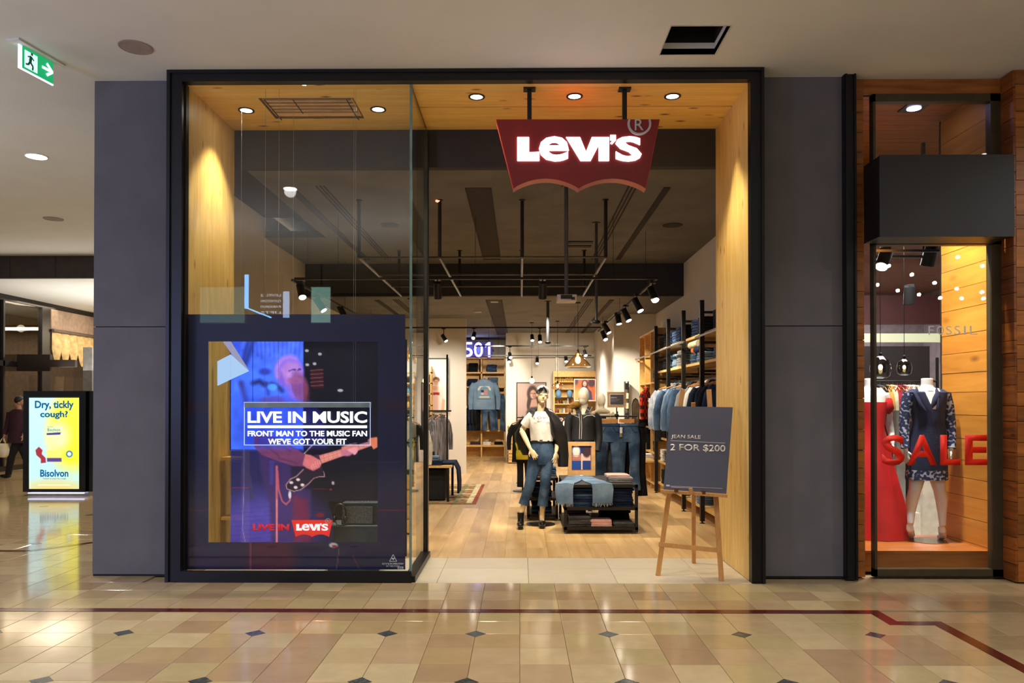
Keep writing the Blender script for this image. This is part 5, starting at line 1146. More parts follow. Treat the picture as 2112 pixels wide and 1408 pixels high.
# ================================================================== JEANS STAND
Yj = 11.35; pjx = WY(1273, 900, Yj).x
js = thing('garment_stand', 'black floor stand with wood clamp hangers behind the near table', 'clothes stand', (pjx, Yj, 0)); o = js.location
B(o).lathe((pjx, Yj, 0), [(.001, 0), (.2, 0), (.2, .01), (.001, .01)], 28).build('base', BLACKM, js)
B(o).tube([(pjx, Yj, .01), (pjx, Yj, 1.47)], .014).build('pole', BLACKM, js)
zh = WY(1273, 868, Yj).z
B(o).tube([(pjx-.3, Yj+.02, zh+.07), (pjx+.3, Yj+.02, zh+.07)], .011).build('cross_arm', BLACKM, js)
B(o, True).ell((pjx-.01, Yj-.02, 1.41), (.035, .03, .03)).build('clamp_knob', BLACKM, js)
def hang_jeans(x, y, ztop, w_, L, m, lab, group=None, flare=1.15, knots=True):
    t = thing('hanging_jeans', lab, 'jeans', (x, y, ztop), group=group); b = B(t.location, True)
    rr = [ringsec((x, y, ztop), w_*.40, .030, 22, 2.5), ringsec((x, y, ztop-.05), w_*.42, .034, 22, 2.5), ringsec((x, y, ztop-.18), w_*.49, .040, 22, 2.5), ringsec((x, y, ztop-.27), w_*.50, .040, 22, 2.5)]
    folds(rr, .004, 4, int(x*7)); b.rings(rr)
    for s in (-1, 1):
        q = [((x+s*w_*.25), y, ztop-.24), (x+s*w_*.27, y, ztop-.45), (x+s*w_*.29, y, ztop-.7), (x+s*w_*.31, y, ztop-L)]
        r = [(w_*.235, .038), (w_*.20, .036), (w_*.18, .036), (w_*.20*flare, .036)]
        k = B(); k.tube(q, r, 16, up=(0, 1, 0)); g = [[Vector(v) for v in k.v[i*16:(i+1)*16]] for i in range(4)]; folds(g, .006, 3, int(abs(x)*10)+s); b.rings(g)
    clo = b.build('cloth', m, t)
    B(t.location).box(x-w_*.41, x+w_*.41, y-.039, y-.032, ztop-.035, ztop).build('waistband', m, clo)
    for s in (-1, 1): B(t.location, True).tube([(x+s*w_*.12, y-.046, ztop-.05), (x+s*w_*.24, y-.050, ztop-.12), (x+s*w_*.40, y-.038, ztop-.13)], .003, 6).build('pocket_seam', D_BLACK, clo)
    return t
def clamp(x, y, z, w_, lab, rot=0):
    t = thing('clamp_hanger', lab, 'hanger', (x, y, z), rot); 
    B().box(-w_/2, w_/2, -.012, .012, -.028, .028).build('wood_bar', mat('hanger_wood', (196, 132, 66), .45), t); wb_ = t.children[0] if t.children else t
    B().tube([(0, 0, .028), (0, 0, .05), (.02, 0, .07), (0, 0, .09), (-.012, 0, .08)], .0025, 6).build('hook', CHROME, t); return t
x1_, x2_ = WY(1256, 900, Yj).x, WY(1292, 900, Yj).x
hang_jeans(x1_, Yj-.03, zh-.035, .40, .98, D_MID, 'dark blue flared jeans clamped at the left of the stand')
hang_jeans(x2_+.01, Yj-.02, zh-.035, .38, .98, D_MID, 'dark blue jeans with a white swing tag at the right of the stand')
hang_jeans(x2_+.10, Yj+.09, zh-.05, .42, 1.06, D_BLACK, 'black jeans hanging behind the blue pairs, right side of the stand')
hang_jeans(x1_-.08, Yj+.10, zh-.05, .40, 1.0, D_GREY, 'faded black jeans behind the left blue pair on the stand')
clamp(x1_+.0, Yj-.03, zh, .26, 'wood clamp hanger over the left blue jeans', .05); clamp(x2_+.0, Yj-.03, zh+.003, .22, 'wood clamp hanger over the right blue jeans', -.06)
a = WY(1281, 893, Yj-.08); st = thing('swing_tag', 'white and brown swing tag on the right hand blue jeans', 'tag', a); B(a).box(a.x-.018, a.x+.018, a.y-.003, a.y, a.z, a.z+.085).build('tag_card', C_WHITE, st)
B(a).box(a.x-.02, a.x+.014, a.y-.004, a.y-.001, a.z-.055, a.z).build('tag_foot', mat('kraft', (150, 124, 84), .8), st); B(a).tube([(a.x, a.y, a.z+.08), (a.x-.01, a.y+.02, a.z+.17)], .0015, 5).build('tag_string', C_WHITE, st)
tp = thing('pink_top', 'pale pink short sleeved top peeking out left of the jeans stand', 'top', WY(1236, 900, Yj+.2)); o = tp.location; b = B(o, True)
b.tube([WY(1243, 874, Yj+.2), WY(1238, 888, Yj+.2), WY(1233, 904, Yj+.2)], [.07, .085, .055], 12, flat=.5); b.tube([WY(1234, 905, Yj+.2), WY(1233, 918, Yj+.2)], [.05, .03], 10, flat=.5); b.build('cloth', C_PINK, tp)
# sign on a short pole
Ysn = 11.3
x0, x1, z0, z1 = px_rect(1253, 808, 1291.5, 840, Ysn); ss = thing('tabletop_sign', 'light wood framed dark grey notice on top of the jeans stand', 'sign', ((x0+x1)/2, Ysn, z0))
o = ss.location; B(o).box(x0, x1, Ysn, Ysn+.02, z0, z1).build('frame', mat('frame_tan', (190, 152, 112), .6), ss)
xa, xb, za, zb = px_rect(1257.5, 812.5, 1287, 835, Ysn); B(o).box(xa, xb, Ysn-.004, Ysn, za, zb).build('white_border', C_WHITE, ss)
xa, xb, za, zb = px_rect(1258.5, 813.5, 1286, 834, Ysn); B(o).box(xa, xb, Ysn-.007, Ysn-.003, za, zb).build('notice_sheet', mat('notice_grey', (74, 68, 76), .6), ss)
text_px('RIBCAGE TEE', 'notice_line', W_INK, 1260, 818.5, 1272, 821, Ysn-.007, ss, off=.02, depth=.001)
tl = B(o)
for k in range(3): xa, xb, za, zb = px_rect(1260, 823+k*2, 1279-k*3, 823.6+k*2, Ysn-.008); tl.box(xa, xb, Ysn-.009, Ysn-.007, za, zb)
tl.build('small_print', mat('print_grey', (150, 146, 150), .7), ss); B(o).tube([((x0+x1)/2, Ysn+.03, z0-.10), ((x0+x1)/2, Ysn+.03, z0+.05)], .008).build('stem', BLACKM, ss)

# ================================================================== RIGHT WALL SHELVING
XS, XW = 2.42, 2.90
rk = thing('wall_shelving', 'tall black pipe and oak wall shelving along the right side of the shop', 'shelving', (XS, 9.4, 0)); o = rk.location
for y in (10.23, 11.38, 12.53, 13.68):
    B(o).box(XS-.028, XS+.028, y-.028, y+.028, .03, 2.96).build('post', BLACKM, rk); B(o).lathe((XS, y, 0), [(.035, 0), (.035, .006), (.012, .012), (.012, .03)], 12).build('foot', BLACKM, rk)
    for z in (2.80, 2.40, 2.02): B(o).box(XS, XW, y-.014, y+.014, z-.016, z+.016).build('cross_bracket', BLACKM, rk)
B(o).box(XW, XW+.02, 9.2, 13.8, .1, 2.95).build('back_board', OAK, rk)
ZSH = (2.50, 2.12, .96, .55, .17)
for z in ZSH:
    for ya, yb in ((9.2, 10.2), (10.26, 11.35), (11.41, 12.5), (12.56, 13.65)): B(o).box(XS+.03, XW, ya, yb, z, z+.035).build('shelf_board', OAK, rk)
B(o).box(XS+.02, XW, 9.15, 9.2, .0, 2.98).build('end_panel', OAK, rk)
B(o).tube([(XS+.22, 9.2, 1.96), (XS+.22, 13.65, 1.96)], .014).build('hanging_rail', BLACKM, rk)
for y in (10.23, 11.38, 12.53): B(o).tube([(XS+.22, y, 1.96), (XS+.22, y, 2.12)], .008, 8).build('rail_hanger', BLACKM, rk)
B(o).tube([(XS-.10, 10.9, 2.46), (XS-.10, 15.4, 2.46)], .015).build('ladder_rail', CHROME, rk)
B(o).tube([(XS-.10, 8.6, 2.46), (XS-.10, 10.15, 2.46)], .015).build('ladder_rail', CHROME, rk)
for y in (11.38, 13.68): B(o).tube([(XS-.10, y, 2.46), (XS, y, 2.46)], .010).build('rail_bracket', BLACKM, rk)
# oak pigeonhole unit beyond
cb_ = thing('pigeonhole_unit', 'tall open oak pigeonhole unit beyond the black pipe shelving', 'shelving', (XS, 14.7, 0)); o = cb_.location
for y in (13.76, 14.4, 15.05, 15.7): B(o).box(XS+.03, XW, y, y+.03, .0, 2.94).build('upright', OAK, cb_)
for z in (.1, .66, 1.12, 1.52, 1.95, 2.91): B(o).box(XS+.03, XW, 13.79, 15.7, z, z+.03).build('shelf_board', OAK, cb_)
B(o).box(XW, XW+.015, 13.76, 15.73, 0, 2.94).build('back_board', OAK, cb_); B(o).box(XS-.16, XS+.03, 13.78, 15.7, .53, .56).build('ledge', OAK, cb_)
for y in (14.2, 15.3): B(o).box(XS-.10, XS+.03, y, y+.03, 2.40, 2.43).build('rail_bracket', OAK, cb_)
near = thing('pigeonhole_unit', 'oak shelf unit nearest the entrance jamb, right wall', 'shelving', (XS, 8.7, 0)); o = near.location
for y in (8.25, 9.1): B(o).box(XS-.0, XW, y, y+.03, 0, 2.9).build('upright', OAK, near)
for z in (.15, .6, 1.0, 1.75, 2.12, 2.45, 2.87): B(o).box(XS, XW, 8.28, 9.1, z, z+.03).build('shelf_board', OAK, near)
G3 = 'folded jeans on the right wall shelving'
SX = XS+.19
seq1 = [(10.55, D_BLACK, 'black', 6), (10.95, D_NAVY, 'dark navy', 6), (11.65, D_NAVY, 'navy', 6), (12.05, D_DARK, 'indigo', 6), (12.32, D_DARK, 'blue-black', 5), (12.75, D_NAVY, 'midnight blue', 6), (13.1, D_BLACK, 'coal black', 6), (13.45, D_BLACK, 'jet black', 5)]
for i, (y, m, c, n) in enumerate(seq1):
    pw = ('first', 'second', 'third')[0 if y < 11.38 else 1 if y < 12.53 else 2]; side = 'near' if i in (0, 2, 5) else ('middle' if i in (3, 6) else 'far')
    stack(SX, y, 2.535, n, [m], c+' folded jeans', f'{side} stack, {pw} bay, top shelf', G3, rz=-math.pi/2, h=.040)
seq2 = [(10.6, D_LIGHT, 'pale blue', 4), (11.0, D_MID, 'washed blue', 6), (11.62, D_LIGHT, 'light blue', 7), (11.95, C_GREY, 'grey', 7), (12.3, D_LIGHT, 'faded blue', 6), (12.78, D_MID, 'mid blue', 6), (13.15, D_BLACK, 'black', 6), (13.5, D_BLACK, 'charcoal', 5)]
for i, (y, m, c, n) in enumerate(seq2):
    pw = ('first', 'second', 'third')[0 if y < 11.38 else 1 if y < 12.53 else 2]; side = 'near' if i in (0, 2, 5) else ('middle' if i in (3, 6) else 'far')
    stack(SX, y, 2.155, n, [m], c+' folded jeans', f'{side} stack, {pw} bay, second shelf', G3, rz=-math.pi/2, h=.036)
stack(SX, 9.7, 2.535, 6, [D_NAVY], 'dark folded jeans', 'stack by the entrance end of the top shelf', G3, rz=-math.pi/2, h=.04)
stack(SX, 9.7, 2.155, 4, [D_LIGHT], 'light folded jeans', 'stack by the entrance end of the second shelf', G3, rz=-math.pi/2, h=.036)
bl_ = thing('rolled_blanket', 'rolled cream blanket lying on folded jeans, second shelf', 'blanket', (SX, 10.85, 2.38)); B(bl_.location, True).tube([(SX-.14, 10.6, 2.42), (SX-.14, 11.1, 2.42)], [.05, .05], 14).build('roll', C_CREAM, bl_)
bl_ = thing('rolled_blanket', 'rolled navy and orange blanket on the second shelf', 'blanket', (SX, 10.78, 2.30)); bo_ = B(bl_.location, True).tube([(SX-.12, 10.52, 2.35), (SX-.12, 10.86, 2.34)], [.045, .045], 14).build('roll', D_NAVY, bl_); B(bl_.location, True).tube([(SX-.12, 10.87, 2.34), (SX-.12, 11.0, 2.34)], [.047, .047], 14).build('orange_end', mat('orange_wool', (216, 110, 30), .9), bl_)
for (y, z, m, c, n, wh) in ((13.4, .585, C_WHITE, 'white', 6, 'fourth shelf, third bay'), (13.0, .585, D_GREY, 'grey', 6, 'fourth shelf, middle of third bay'), (12.75, .585, D_NAVY, 'dark', 5, 'fourth shelf, near side of third bay'), (13.3, .205, D_BLACK, 'black', 7, 'bottom shelf, third bay'), (12.8, .205, D_BLACK, 'dark navy', 6, 'bottom shelf near side, third bay'),
                         (12.2, .585, D_MID, 'blue', 6, 'fourth shelf, second bay'), (11.7, .205, D_NAVY, 'navy', 6, 'bottom shelf, second bay'), (11.0, .205, C_WHITE, 'white', 5, 'bottom shelf, first bay'), (10.6, .205, D_LIGHT, 'light blue', 5, 'bottom shelf near side, first bay'), (13.2, .995, D_BLACK, 'black', 4, 'third shelf, third bay'), (12.7, .995, D_MID, 'blue', 4, 'third shelf near side, third bay')):
    stack(SX, y, z, n, [m], c+' folded clothing', wh, G3, rz=-math.pi/2, h=.034)
for (y, z, m, c, n, wh) in ((14.1, 1.98, D_MID, 'blue', 7, 'nearest pigeonhole, row under the rail'), (14.7, 1.55, C_WHITE, 'white', 4, 'middle pigeonhole'), (15.35, 1.15, D_NAVY, 'dark', 6, 'farthest pigeonhole'), (14.1, .69, D_BLACK, 'black', 6, 'near low pigeonhole'), (15.3, .69, D_BLACK, 'charcoal', 5, 'far low pigeonhole')):
    stack(SX, y, z, n, [m], c+' folded clothing', wh, 'folded clothing in the pigeonholes', rz=-math.pi/2, h=.034)
stack(SX-.25, 14.4, .56, 3, [C_WHITE], 'white folded tee', 'pile on the ledge by the pigeonhole unit', 'folded clothing in the pigeonholes', rz=-math.pi/2, h=.03, name='folded_tee', cat='t-shirt')

# ================================================================== HANGING GARMENTS
def garment_mesh(kind, seed):
    """jacket/shirt hanging from a rail; width along X, thin in Y, top of collar at z=0"""
    r = random.Random(seed); b = B((0, 0, 0), True); L = {'jacket': .60, 'shirt': .72, 'long': .86}[kind]; w_ = .225
    rr = [ringsec((0, 0, 0), .055, .03, 26), ringsec((0, 0, -.03), .10, .035, 26), ringsec((0, 0, -.07), w_*.9, .045, 26, 2.4), ringsec((0, 0, -.13), w_, .052, 26, 2.6), ringsec((0, 0, -L*.5), w_*.94, .052, 26, 2.6), ringsec((0, 0, -L*.8), w_*.98, .055, 26, 2.6), ringsec((0, 0, -L), w_*1.0, .055, 26, 2.6)]
    folds(rr[3:], .010, 6, seed); b.rings(rr)
    for s in (-1, 1):
        dx = r.uniform(.0, .03)
        b.tube([(s*w_*.86, 0, -.08), (s*w_*1.08, -.0, -.16), (s*(w_*1.16+dx), -.01, -.34), (s*(w_*1.18+dx), -.015, -.50), (s*(w_*1.16+dx), -.02, -.60)], [.05, .056, .052, .046, .04], 12, flat=.75)
    return b.mesh('garment_cloth', C_GREY)
GM = {k: [garment_mesh(k, s) for s in range(3)] for k in ('jacket', 'shirt', 'long')}
collar = B((0, 0, 0), True).tube([(-.06, -.02, -.03), (-.05, -.045, .012), (0, .03, .03), (.05, -.045, .012), (.06, -.02, -.03)], .016, 8).mesh('collar', C_GREY)
hbar = B().tube([(-.20, 0, -.055), (-.08, 0, -.012), (0, 0, .0), (.08, 0, -.012), (.20, 0, -.055)], .010, 8, flat=.8).mesh('hanger_bar', mat('hanger_wood', (196, 132, 66), .45))
hhook = B().tube([(0, 0, 0), (0, 0, .05), (.022, 0, .075), (.012, 0, .098), (-.012, 0, .096)], .0028, 6).mesh('hanger_hook', CHROME)
def garment(x, y, zrail, kind, m, lab, group, rz=0, name='hanging_shirt', cat='shirt', sc=1., s=0, extra=True):
    t = thing(name, lab, cat, (x, y, zrail-.095), rz, group)
    z0 = 0
    inst(GM[kind][s % 3], 'cloth', (0, 0, -.005), parent=t, m=m, scale=(sc, 1, sc)); inst(collar, 'collar', (0, 0, 0), parent=t, m=m)
    hg_ = inst(hbar, 'hanger', (0, 0, .004), parent=t); inst(hhook, 'hanger_hook', (0, 0, 0), parent=hg_); return t
PLAID = None
m_, nt, bb = newmat('buffalo_plaid'); co = coords(nt, (1, 1, 1), False); ck = N(nt, 'ShaderNodeTexChecker'); ck.inputs['Scale'].default_value = 13
mp2 = N(nt, 'ShaderNodeMapping'); mp2.inputs['Location'].default_value = (.3, .037, .01); nt.links.new(co, mp2.inputs[0]); nt.links.new(mp2.outputs[0], ck.inputs['Vector'])
ck.inputs[1].default_value = lin((196, 44, 20)); ck.inputs[2].default_value = lin((52, 14, 12)); nt.links.new(ck.outputs[0], bb.inputs['Base Color']); bb.inputs['Roughness'].default_value = .9; PLAID = m_
DSTR = mat('denim_bleached', (168, 172, 180), .9, rgb2=(120, 130, 146), nscale=10)
G4 = 'garments on the right wall rail'
gl_ = [(12.95, DSTR, 'jacket', 'bleached denim jacket with sewn patches, farthest on the right wall rail'), (12.70, DSTR, 'jacket', 'bleached denim jacket in front of the farthest one on the rail'), (12.4, D_MID, 'jacket', 'light blue denim jacket beyond the bleached jackets pair'),
       (12.1, D_LIGHT, 'jacket', 'sky blue denim jacket with red scarf lining on right rail'), (11.85, D_MID, 'jacket', 'mid blue denim jacket midway on the right rail'), (11.6, D_MID, 'jacket', 'worn denim jacket beside the second shelving post'),
       (11.1, C_GREY, 'shirt', 'grey sweatshirt hanging near the second shelving post'), (10.9, C_GREY, 'shirt', 'grey marl sweatshirt second in the grey pair'), (10.7, C_WHITE, 'shirt', 'white sweatshirt hanging right of the grey ones'), (10.5, D_NAVY, 'shirt', 'navy shirt hanging between the white sweatshirt and first post'),
       (10.05, D_NAVY, 'jacket', 'dark navy jacket hanging just right of the first post'), (9.85, D_BLACK, 'jacket', 'black jacket hanging right of the first post'), (9.6, D_DARK, 'jacket', 'dark blue jacket nearest the entrance on right rail'), (13.4, D_BLACK, 'long', 'long black coat at the far end of the right rail')]
for i, (y, m, k, lab) in enumerate(gl_):
    t = garment(XS+.20-(.06 if i < 3 else 0), y, 1.975, k, m, lab, G4, rz=random.uniform(-.12, .12), name='hanging_jacket' if k != 'shirt' else 'hanging_sweatshirt', cat='jacket' if k != 'shirt' else 'sweatshirt', s=i, sc=1.2 if i < 7 else 1.1)
    if i < 2:
        for q_ in ((-.1, -.25), (.08, -.35), (-.05, -.45), (.1, -.2)): B().box(q_[0]-.03, q_[0]+.03, -.068, -.05, q_[1]-.025, q_[1]+.025).build('sewn_patch', C_RED if q_[0] < 0 else C_WHITE, t)
garment(XS+.02, 14.9, 1.95, 'jacket', PLAID, 'red and black buffalo plaid jacket hanging in front of the pigeonholes', None, rz=1.05, name='plaid_jacket', cat='jacket', s=1, sc=.95)
hj = hang_jeans(XS+.02, 15.0, 1.28, .30, .62, D_BLACK, 'black jeans hanging under the plaid jacket by the pigeonholes'); B(hj.location).tube([(XS-.13, 15.0, 1.28), (XS-.13, 15.0, 1.35)], .004, 6).build('clip', CHROME, hj)
for k, (y, m, c) in enumerate(((13.0, D_BLACK, 'black'), (12.6, D_GREY, 'charcoal'), (12.2, D_BLACK, 'faded black'))):
    pass
stt = thing('floor_mirror', 'tall narrow arched mirror leaning on the white wall before the pigeonholes', 'mirror', (2.40, 16.2, 0)); o = stt.location
B(o).prism([(2.36, 0), (2.52, 0), (2.52, 1.55), (2.49, 1.66), (2.44, 1.70), (2.39, 1.66), (2.36, 1.55)], 16.2, 16.24).build('frame', BLACKM, stt); B(o).prism([(2.375, .03), (2.505, .03), (2.505, 1.54), (2.48, 1.64), (2.44, 1.67), (2.40, 1.64), (2.375, 1.54)], 16.193, 16.2).build('mirror_glass', mat('mirror_dark', (120, 120, 118), .05, .9), stt)

# ================================================================== EASEL
Pl, Pr, Pb = WZ(1357, 1187, 0), WZ(1488, 1198, 0), WZ(1431, 1161, 0)
es = thing('easel', 'wooden A-frame easel holding the dark blue jean sale board', 'easel', ((Pl.x+Pr.x)/2, Pl.y, 0)); o = es.location
Tl, Tr = WY(1408, 803, 7.30), WY(1462, 803, 7.22)
def fit(P, Q_, t): return P+(Q_-P)*t
B(o).bar(Pl, Tl, .042, .022, up=(0, 1, 0)).build('leg', EASELW, es); B(o).bar(Pr, Tr, .042, .022, up=(0, 1, 0)).build('leg', EASELW, es)
B(o).bar(Pb, Vector(((Tl.x+Tr.x)/2, 7.36, 1.60)), .036, .022, up=(0, 1, 0)).build('leg', EASELW, es)
def at_z(P, Q_, z): return P+(Q_-P)*((z-P.z)/(Q_.z-P.z))
za = .285
B(o).bar(at_z(Pl, Tl, za)-Vector((.03, .0, 0)), at_z(Pr, Tr, za)+Vector((.0, 0, -.02)), .04, .018, up=(0, 1, 0)).build('cross_brace', EASELW, es)
B(o).bar(at_z(Pl, Tl, 1.42)-Vector((.02, 0, 0)), at_z(Pr, Tr, 1.42)+Vector((.02, 0, 0)), .04, .018, up=(0, 1, 0)).build('top_brace', EASELW, es)
la, lb = WY(1362, 1012, 6.98), WY(1500, 1022, 6.86)
B(o).bar(la, lb, .07, .026, up=(0, 0, 1)).build('ledge', EASELW, es); ldo = [c for c in es.children if c.name.startswith('ledge')][-1]
for px_, py_ in ((1395, 1012), (1425, 1012), (1451, 1016)): a = WY(px_, py_, 6.88); B(o).box(a.x-.014, a.x+.014, a.y-.02, a.y+.03, a.z-.03 if px_ == 1425 else a.z-.01, a.z+.022).build('peg', mat('peg_dark', (84, 56, 36), .5) if px_ != 1425 else EASELW, ldo)
jb_ = thing('sale_board', 'dark slate blue board reading JEAN SALE 2 FOR $200 on the easel', 'sign', WY(1433, 1016, 6.95)); o = jb_.location
c4 = [WY(1368, 1010, 6.99), WY(1498, 1019, 6.89), WY(1511.5, 839.5, 7.04), WY(1383, 837.5, 7.15)]
n_ = (c4[1]-c4[0]).cross(c4[3]-c4[0]).normalized()
d_r = ray(1511.5, 839.5); c4[2] = Vector((0, 0, EYE))+d_r*(n_.dot(c4[0]-Vector((0, 0, EYE)))/n_.dot(d_r))
bb2 = B(o); bb2.add(c4+[v-n_*.012 for v in c4], [(0, 1, 2, 3), (7, 6, 5, 4), (0, 4, 5, 1), (1, 5, 6, 2), (2, 6, 7, 3), (3, 7, 4, 0)]); bb2.build('board', mat('board_blue', (66, 68, 88), .55, nscale=1), jb_)
BU, BV = c4[1]-c4[0], c4[3]-c4[0]
def bp_(px, py):   # photo pixel onto the board's own plane
    d_r = ray(px, py); t = n_.dot(c4[0]-Vector((0, 0, EYE)))/n_.dot(d_r); return Vector((0, 0, EYE))+d_r*t+n_*.001
BI = mat('board_ink', (214, 206, 200), .6)
def btext(s, x0, y1, x1, y1b, y0, off): P = bp_(x0, y1); text(s, 'board_line', BI, P, bp_(x1, y1b)-P, bp_(x0+.8, y0)-P, jb_, off=off, depth=.0015)
btext('JEAN SALE', 1384, 905.5, 1444.5, 907, 896, .008); btext('2 FOR $200', 1382, 930.5, 1496, 933.5, 915, .016)
def bline(xa, ya, xb, yb, w_): B(o).bar(bp_(xa, ya), bp_(xb, yb), w_, .002, up=n_).build('board_rule', BI, jb_)
bline(1383, 908.5, 1496, 913.5, .003); bline(1382, 1002, 1490, 1007, .0022); bline(1374, 1000.8, 1381, 1001, .014); bline(1384, 1004, 1428, 1006, .003)
NTH = ['first', 'second', 'third', 'fourth', 'fifth', 'sixth', 'seventh', 'eighth', 'ninth']
# ================================================================== PIPE GRID, PROJECTOR, TRACKS
PIPE = mat('pipe_steel', (96, 90, 84), .3, .8)
pg = thing('pipe_grid', 'hanging grid of thin steel pipes under the front shop ceiling', 'pipe grid', (0, 11, H1)); o = pg.location; zg = 3.375
for x in (-1.97, -.98, .03, 1.05): B(o).tube([(x, 9.38, zg), (x, 12.76, zg)], .018, 8).build('pipe', PIPE, pg)
for y in (9.38, 10.64, 11.72, 12.76): B(o).tube([(-1.97, y, zg), (1.05, y, zg)], .013, 8).build('pipe', PIPE, pg)
for x in (-1.97, -.98, .03, 1.05):
    for y in (9.38, 12.5): B(o).tube([(x, y, zg), (x, y, H1)], .022, 8).build('drop_rod', BLACKM, pg); B(o).lathe((x, y, H1-.012), [(.04, 0), (.04, .012)], 12).build('rod_plate', BLACKM, pg)
for (px, yt, ybm, Y, r, lab, kind) in ((1168, 0, 610, 8.8, .022, 'white ceiling projector on a grey drop pole below the red sign', 1), (1130, 0, 706, 14.4, .028, 'black drop pole with small device, middle of the shop', 0), (1230, 0, 664, 10.6, .020, 'black drop pole with small device, right of the projector', 0)):
    Hc = H1 if Y < YM else H2; a = WY(px, ybm, Y); t = thing('ceiling_projector' if kind else 'drop_pole', lab, 'projector' if kind else 'pole', (a.x, Y, Hc))
    B(t.location).tube([(a.x, Y, a.z), (a.x, Y, Hc)], r, 10).build('pole', mat('pole_grey', (64, 66, 70), .5), t); B(t.location).lathe((a.x, Y, Hc-.01), [(.06, 0), (.06, .01)], 16).build('ceiling_plate', BLACKM, t)
    if kind:
        B(t.location).box(a.x-.11, a.x+.11, Y-.12, Y+.12, a.z-.07, a.z).build('projector_body', mat('projector_white', (190, 184, 180), .5), t)
        B(t.location).box(a.x-.07, a.x+.06, Y-.125, Y-.12, a.z-.05, a.z-.005).build('vent_panel', BLACKM, t); B(t.location).lathe((a.x+.07, Y-.12, a.z-.06), [(.02, 0), (.02, .03)], 12).build('lens', BLACKS, t)
    else: B(t.location, True).ell((a.x, Y, a.z), (.06, .06, .03)).build('device_dome', BLACKM, t); B(t.location).box(a.x-.08, a.x+.08, Y-.02, Y+.02, a.z-.01, a.z+.01).build('device_arm', CHROME, t)
TRK = 3.25
def track(p0, p1, lab):
    t = thing('lighting_track', lab, 'lighting track', ((p0[0]+p1[0])/2, (p0[1]+p1[1])/2, p0[2])); B(t.location).bar(p0, p1, .035, .03).build('track_rail', BLACKM, t)
    H = H1 if (p0[1]+p1[1])/2 < YM else H2
    for u in (.12, .5, .88):
        q_ = Vector(p0)+(Vector(p1)-Vector(p0))*u; Hq = H1 if q_.y < YM else H2; B(t.location).tube([q_, (q_.x, q_.y, Hq)], .003, 5).build('suspension_wire', BLACKM, t)
    return t
track((1.82, 10.2, TRK), (1.82, 17.8, TRK), 'black lighting track running deep along the right wall')
track((-3.0, 10.2, TRK), (1.82, 10.2, TRK), 'black lighting track crossing the front of the shop'); track((-3.0, 16.9, TRK), (1.78, 16.9, TRK), 'black lighting track crossing in front of the white partition')
track((-3.06, 10.3, TRK), (-3.06, 16.5, TRK), 'black lighting track along the left wall')
track((-1.1, 19, 3.0), (1.7, 19, 3.0), 'black lighting track near the portrait wall'); track((-.9, 20.4, 2.85), (1.9, 20.4, 2.85), 'farthest black lighting track by the back wall')
def spot_head(px, py, Y, aim, lab, L=.2, r=.05, on=True, zr=TRK, power=0, axx=None):
    a = WY(px, py, Y); aim = Vector(aim); d = (aim-a).normalized(); back = a-d*L
    t = thing('track_spotlight', lab, 'spotlight', (back.x, back.y, max(a.z, back.z)), group='black cylindrical track spotlights'); o = t.location
    hs_ = B(o, True).tube([back-d*.005, back, back+d*L*.98, a], [r*.7, r*.95, r, r], 18).build('housing', BLACKS, t)
    lb_ = B(o); lb_.tube([a+d*.001, a+d*.004], r*.84, 18); lb_.build('lens', LAMP_ON if on else BLACKM, hs_)
    top = Vector((back.x, back.y, zr)); mid = back+d*L*.4
    B(o).tube([mid, (mid.x, mid.y, zr)], .009, 6).build('yoke', BLACKM, t); B(o).box(mid.x-.04, mid.x+.04, mid.y-.07, mid.y+.07, zr-.03, zr+.005).build('adapter', BLACKM, t)
    if power: lamp('SPOT', 'spot_beam', a+d*.03, power, (1, .88, .70), aim=aim, size=.04, spot=62, blend=.6)
    return t
sp_ = [(1352, 619, 10.4, 'nearest spotlight on the right track'), (1321, 641, 11.7, 'second nearest spotlight on the right track'), (1297, 661, 13.0, 'third spotlight along the right track'), (1277, 668, 14.3, 'fourth spotlight along the right track'), (1256, 686, 15.6, 'fifth spotlight along the right track'), (1249, 700, 16.7, 'farthest spotlight on the right track')]
tg_ = [(2.3, 9.9, 1.0), (2.6, 11.8, 1.2), (2.6, 13.2, 1.2), (2.2, 14.6, .8), (2.7, 15.9, 1.4), (2.4, 16.45, 1.2)]
for (px, py, Y, lab), aim in zip(sp_, tg_): spot_head(px, py, Y, (aim[0], aim[1]-.8, aim[2]), lab, power=0, L=.22, r=.055)
for (px, py, Y, lab) in ((903, 615, 10.2, 'black spotlight facing away at the left of the front track'), (1119, 615, 10.2, 'black spotlight facing away near the middle of the front track')):
    a = WY(px, py, Y); spot_head(px, py, Y, (a.x, a.y+2.2, a.z-5.5), lab, on=False, L=.21, r=.055)
for (px, py, Y, aim, lab, zr) in ((920, 703, 16.9, (-.6, 16.4, 1.4), 'spotlight over the white partition column', TRK), (976, 697, 16.9, (-1.5, 14, 0), 'spotlight above the glowing number sign', TRK), (1114, 705, 16.9, (.6, 15.5, 0), 'spotlight beside the middle drop pole', TRK),
                               (1053, 737, 19.0, (.4, 16, 0), 'spotlight pointing down left of the pendant bulb', 3.0), (1050, 746, 20.4, (0, 18, 0), 'farthest spotlight, left of the portrait', 2.85), (1108, 749, 20.4, (.4, 18.8, 0), 'spotlight lit above the portrait', 2.85), (1168, 745, 20.4, (1.5, 19, 0), 'spotlight left of the large amber pendant', 2.85), (1208, 733, 19.0, (2.0, 17, 0.5), 'spotlight right of the large amber pendant', 3.0), (1098, 702, 19.0, (.5, 17, 0), 'upper spotlight between the two rear tracks', 3.0)):
    spot_head(px, py, Y, aim, lab, L=.17, r=.045, zr=zr)
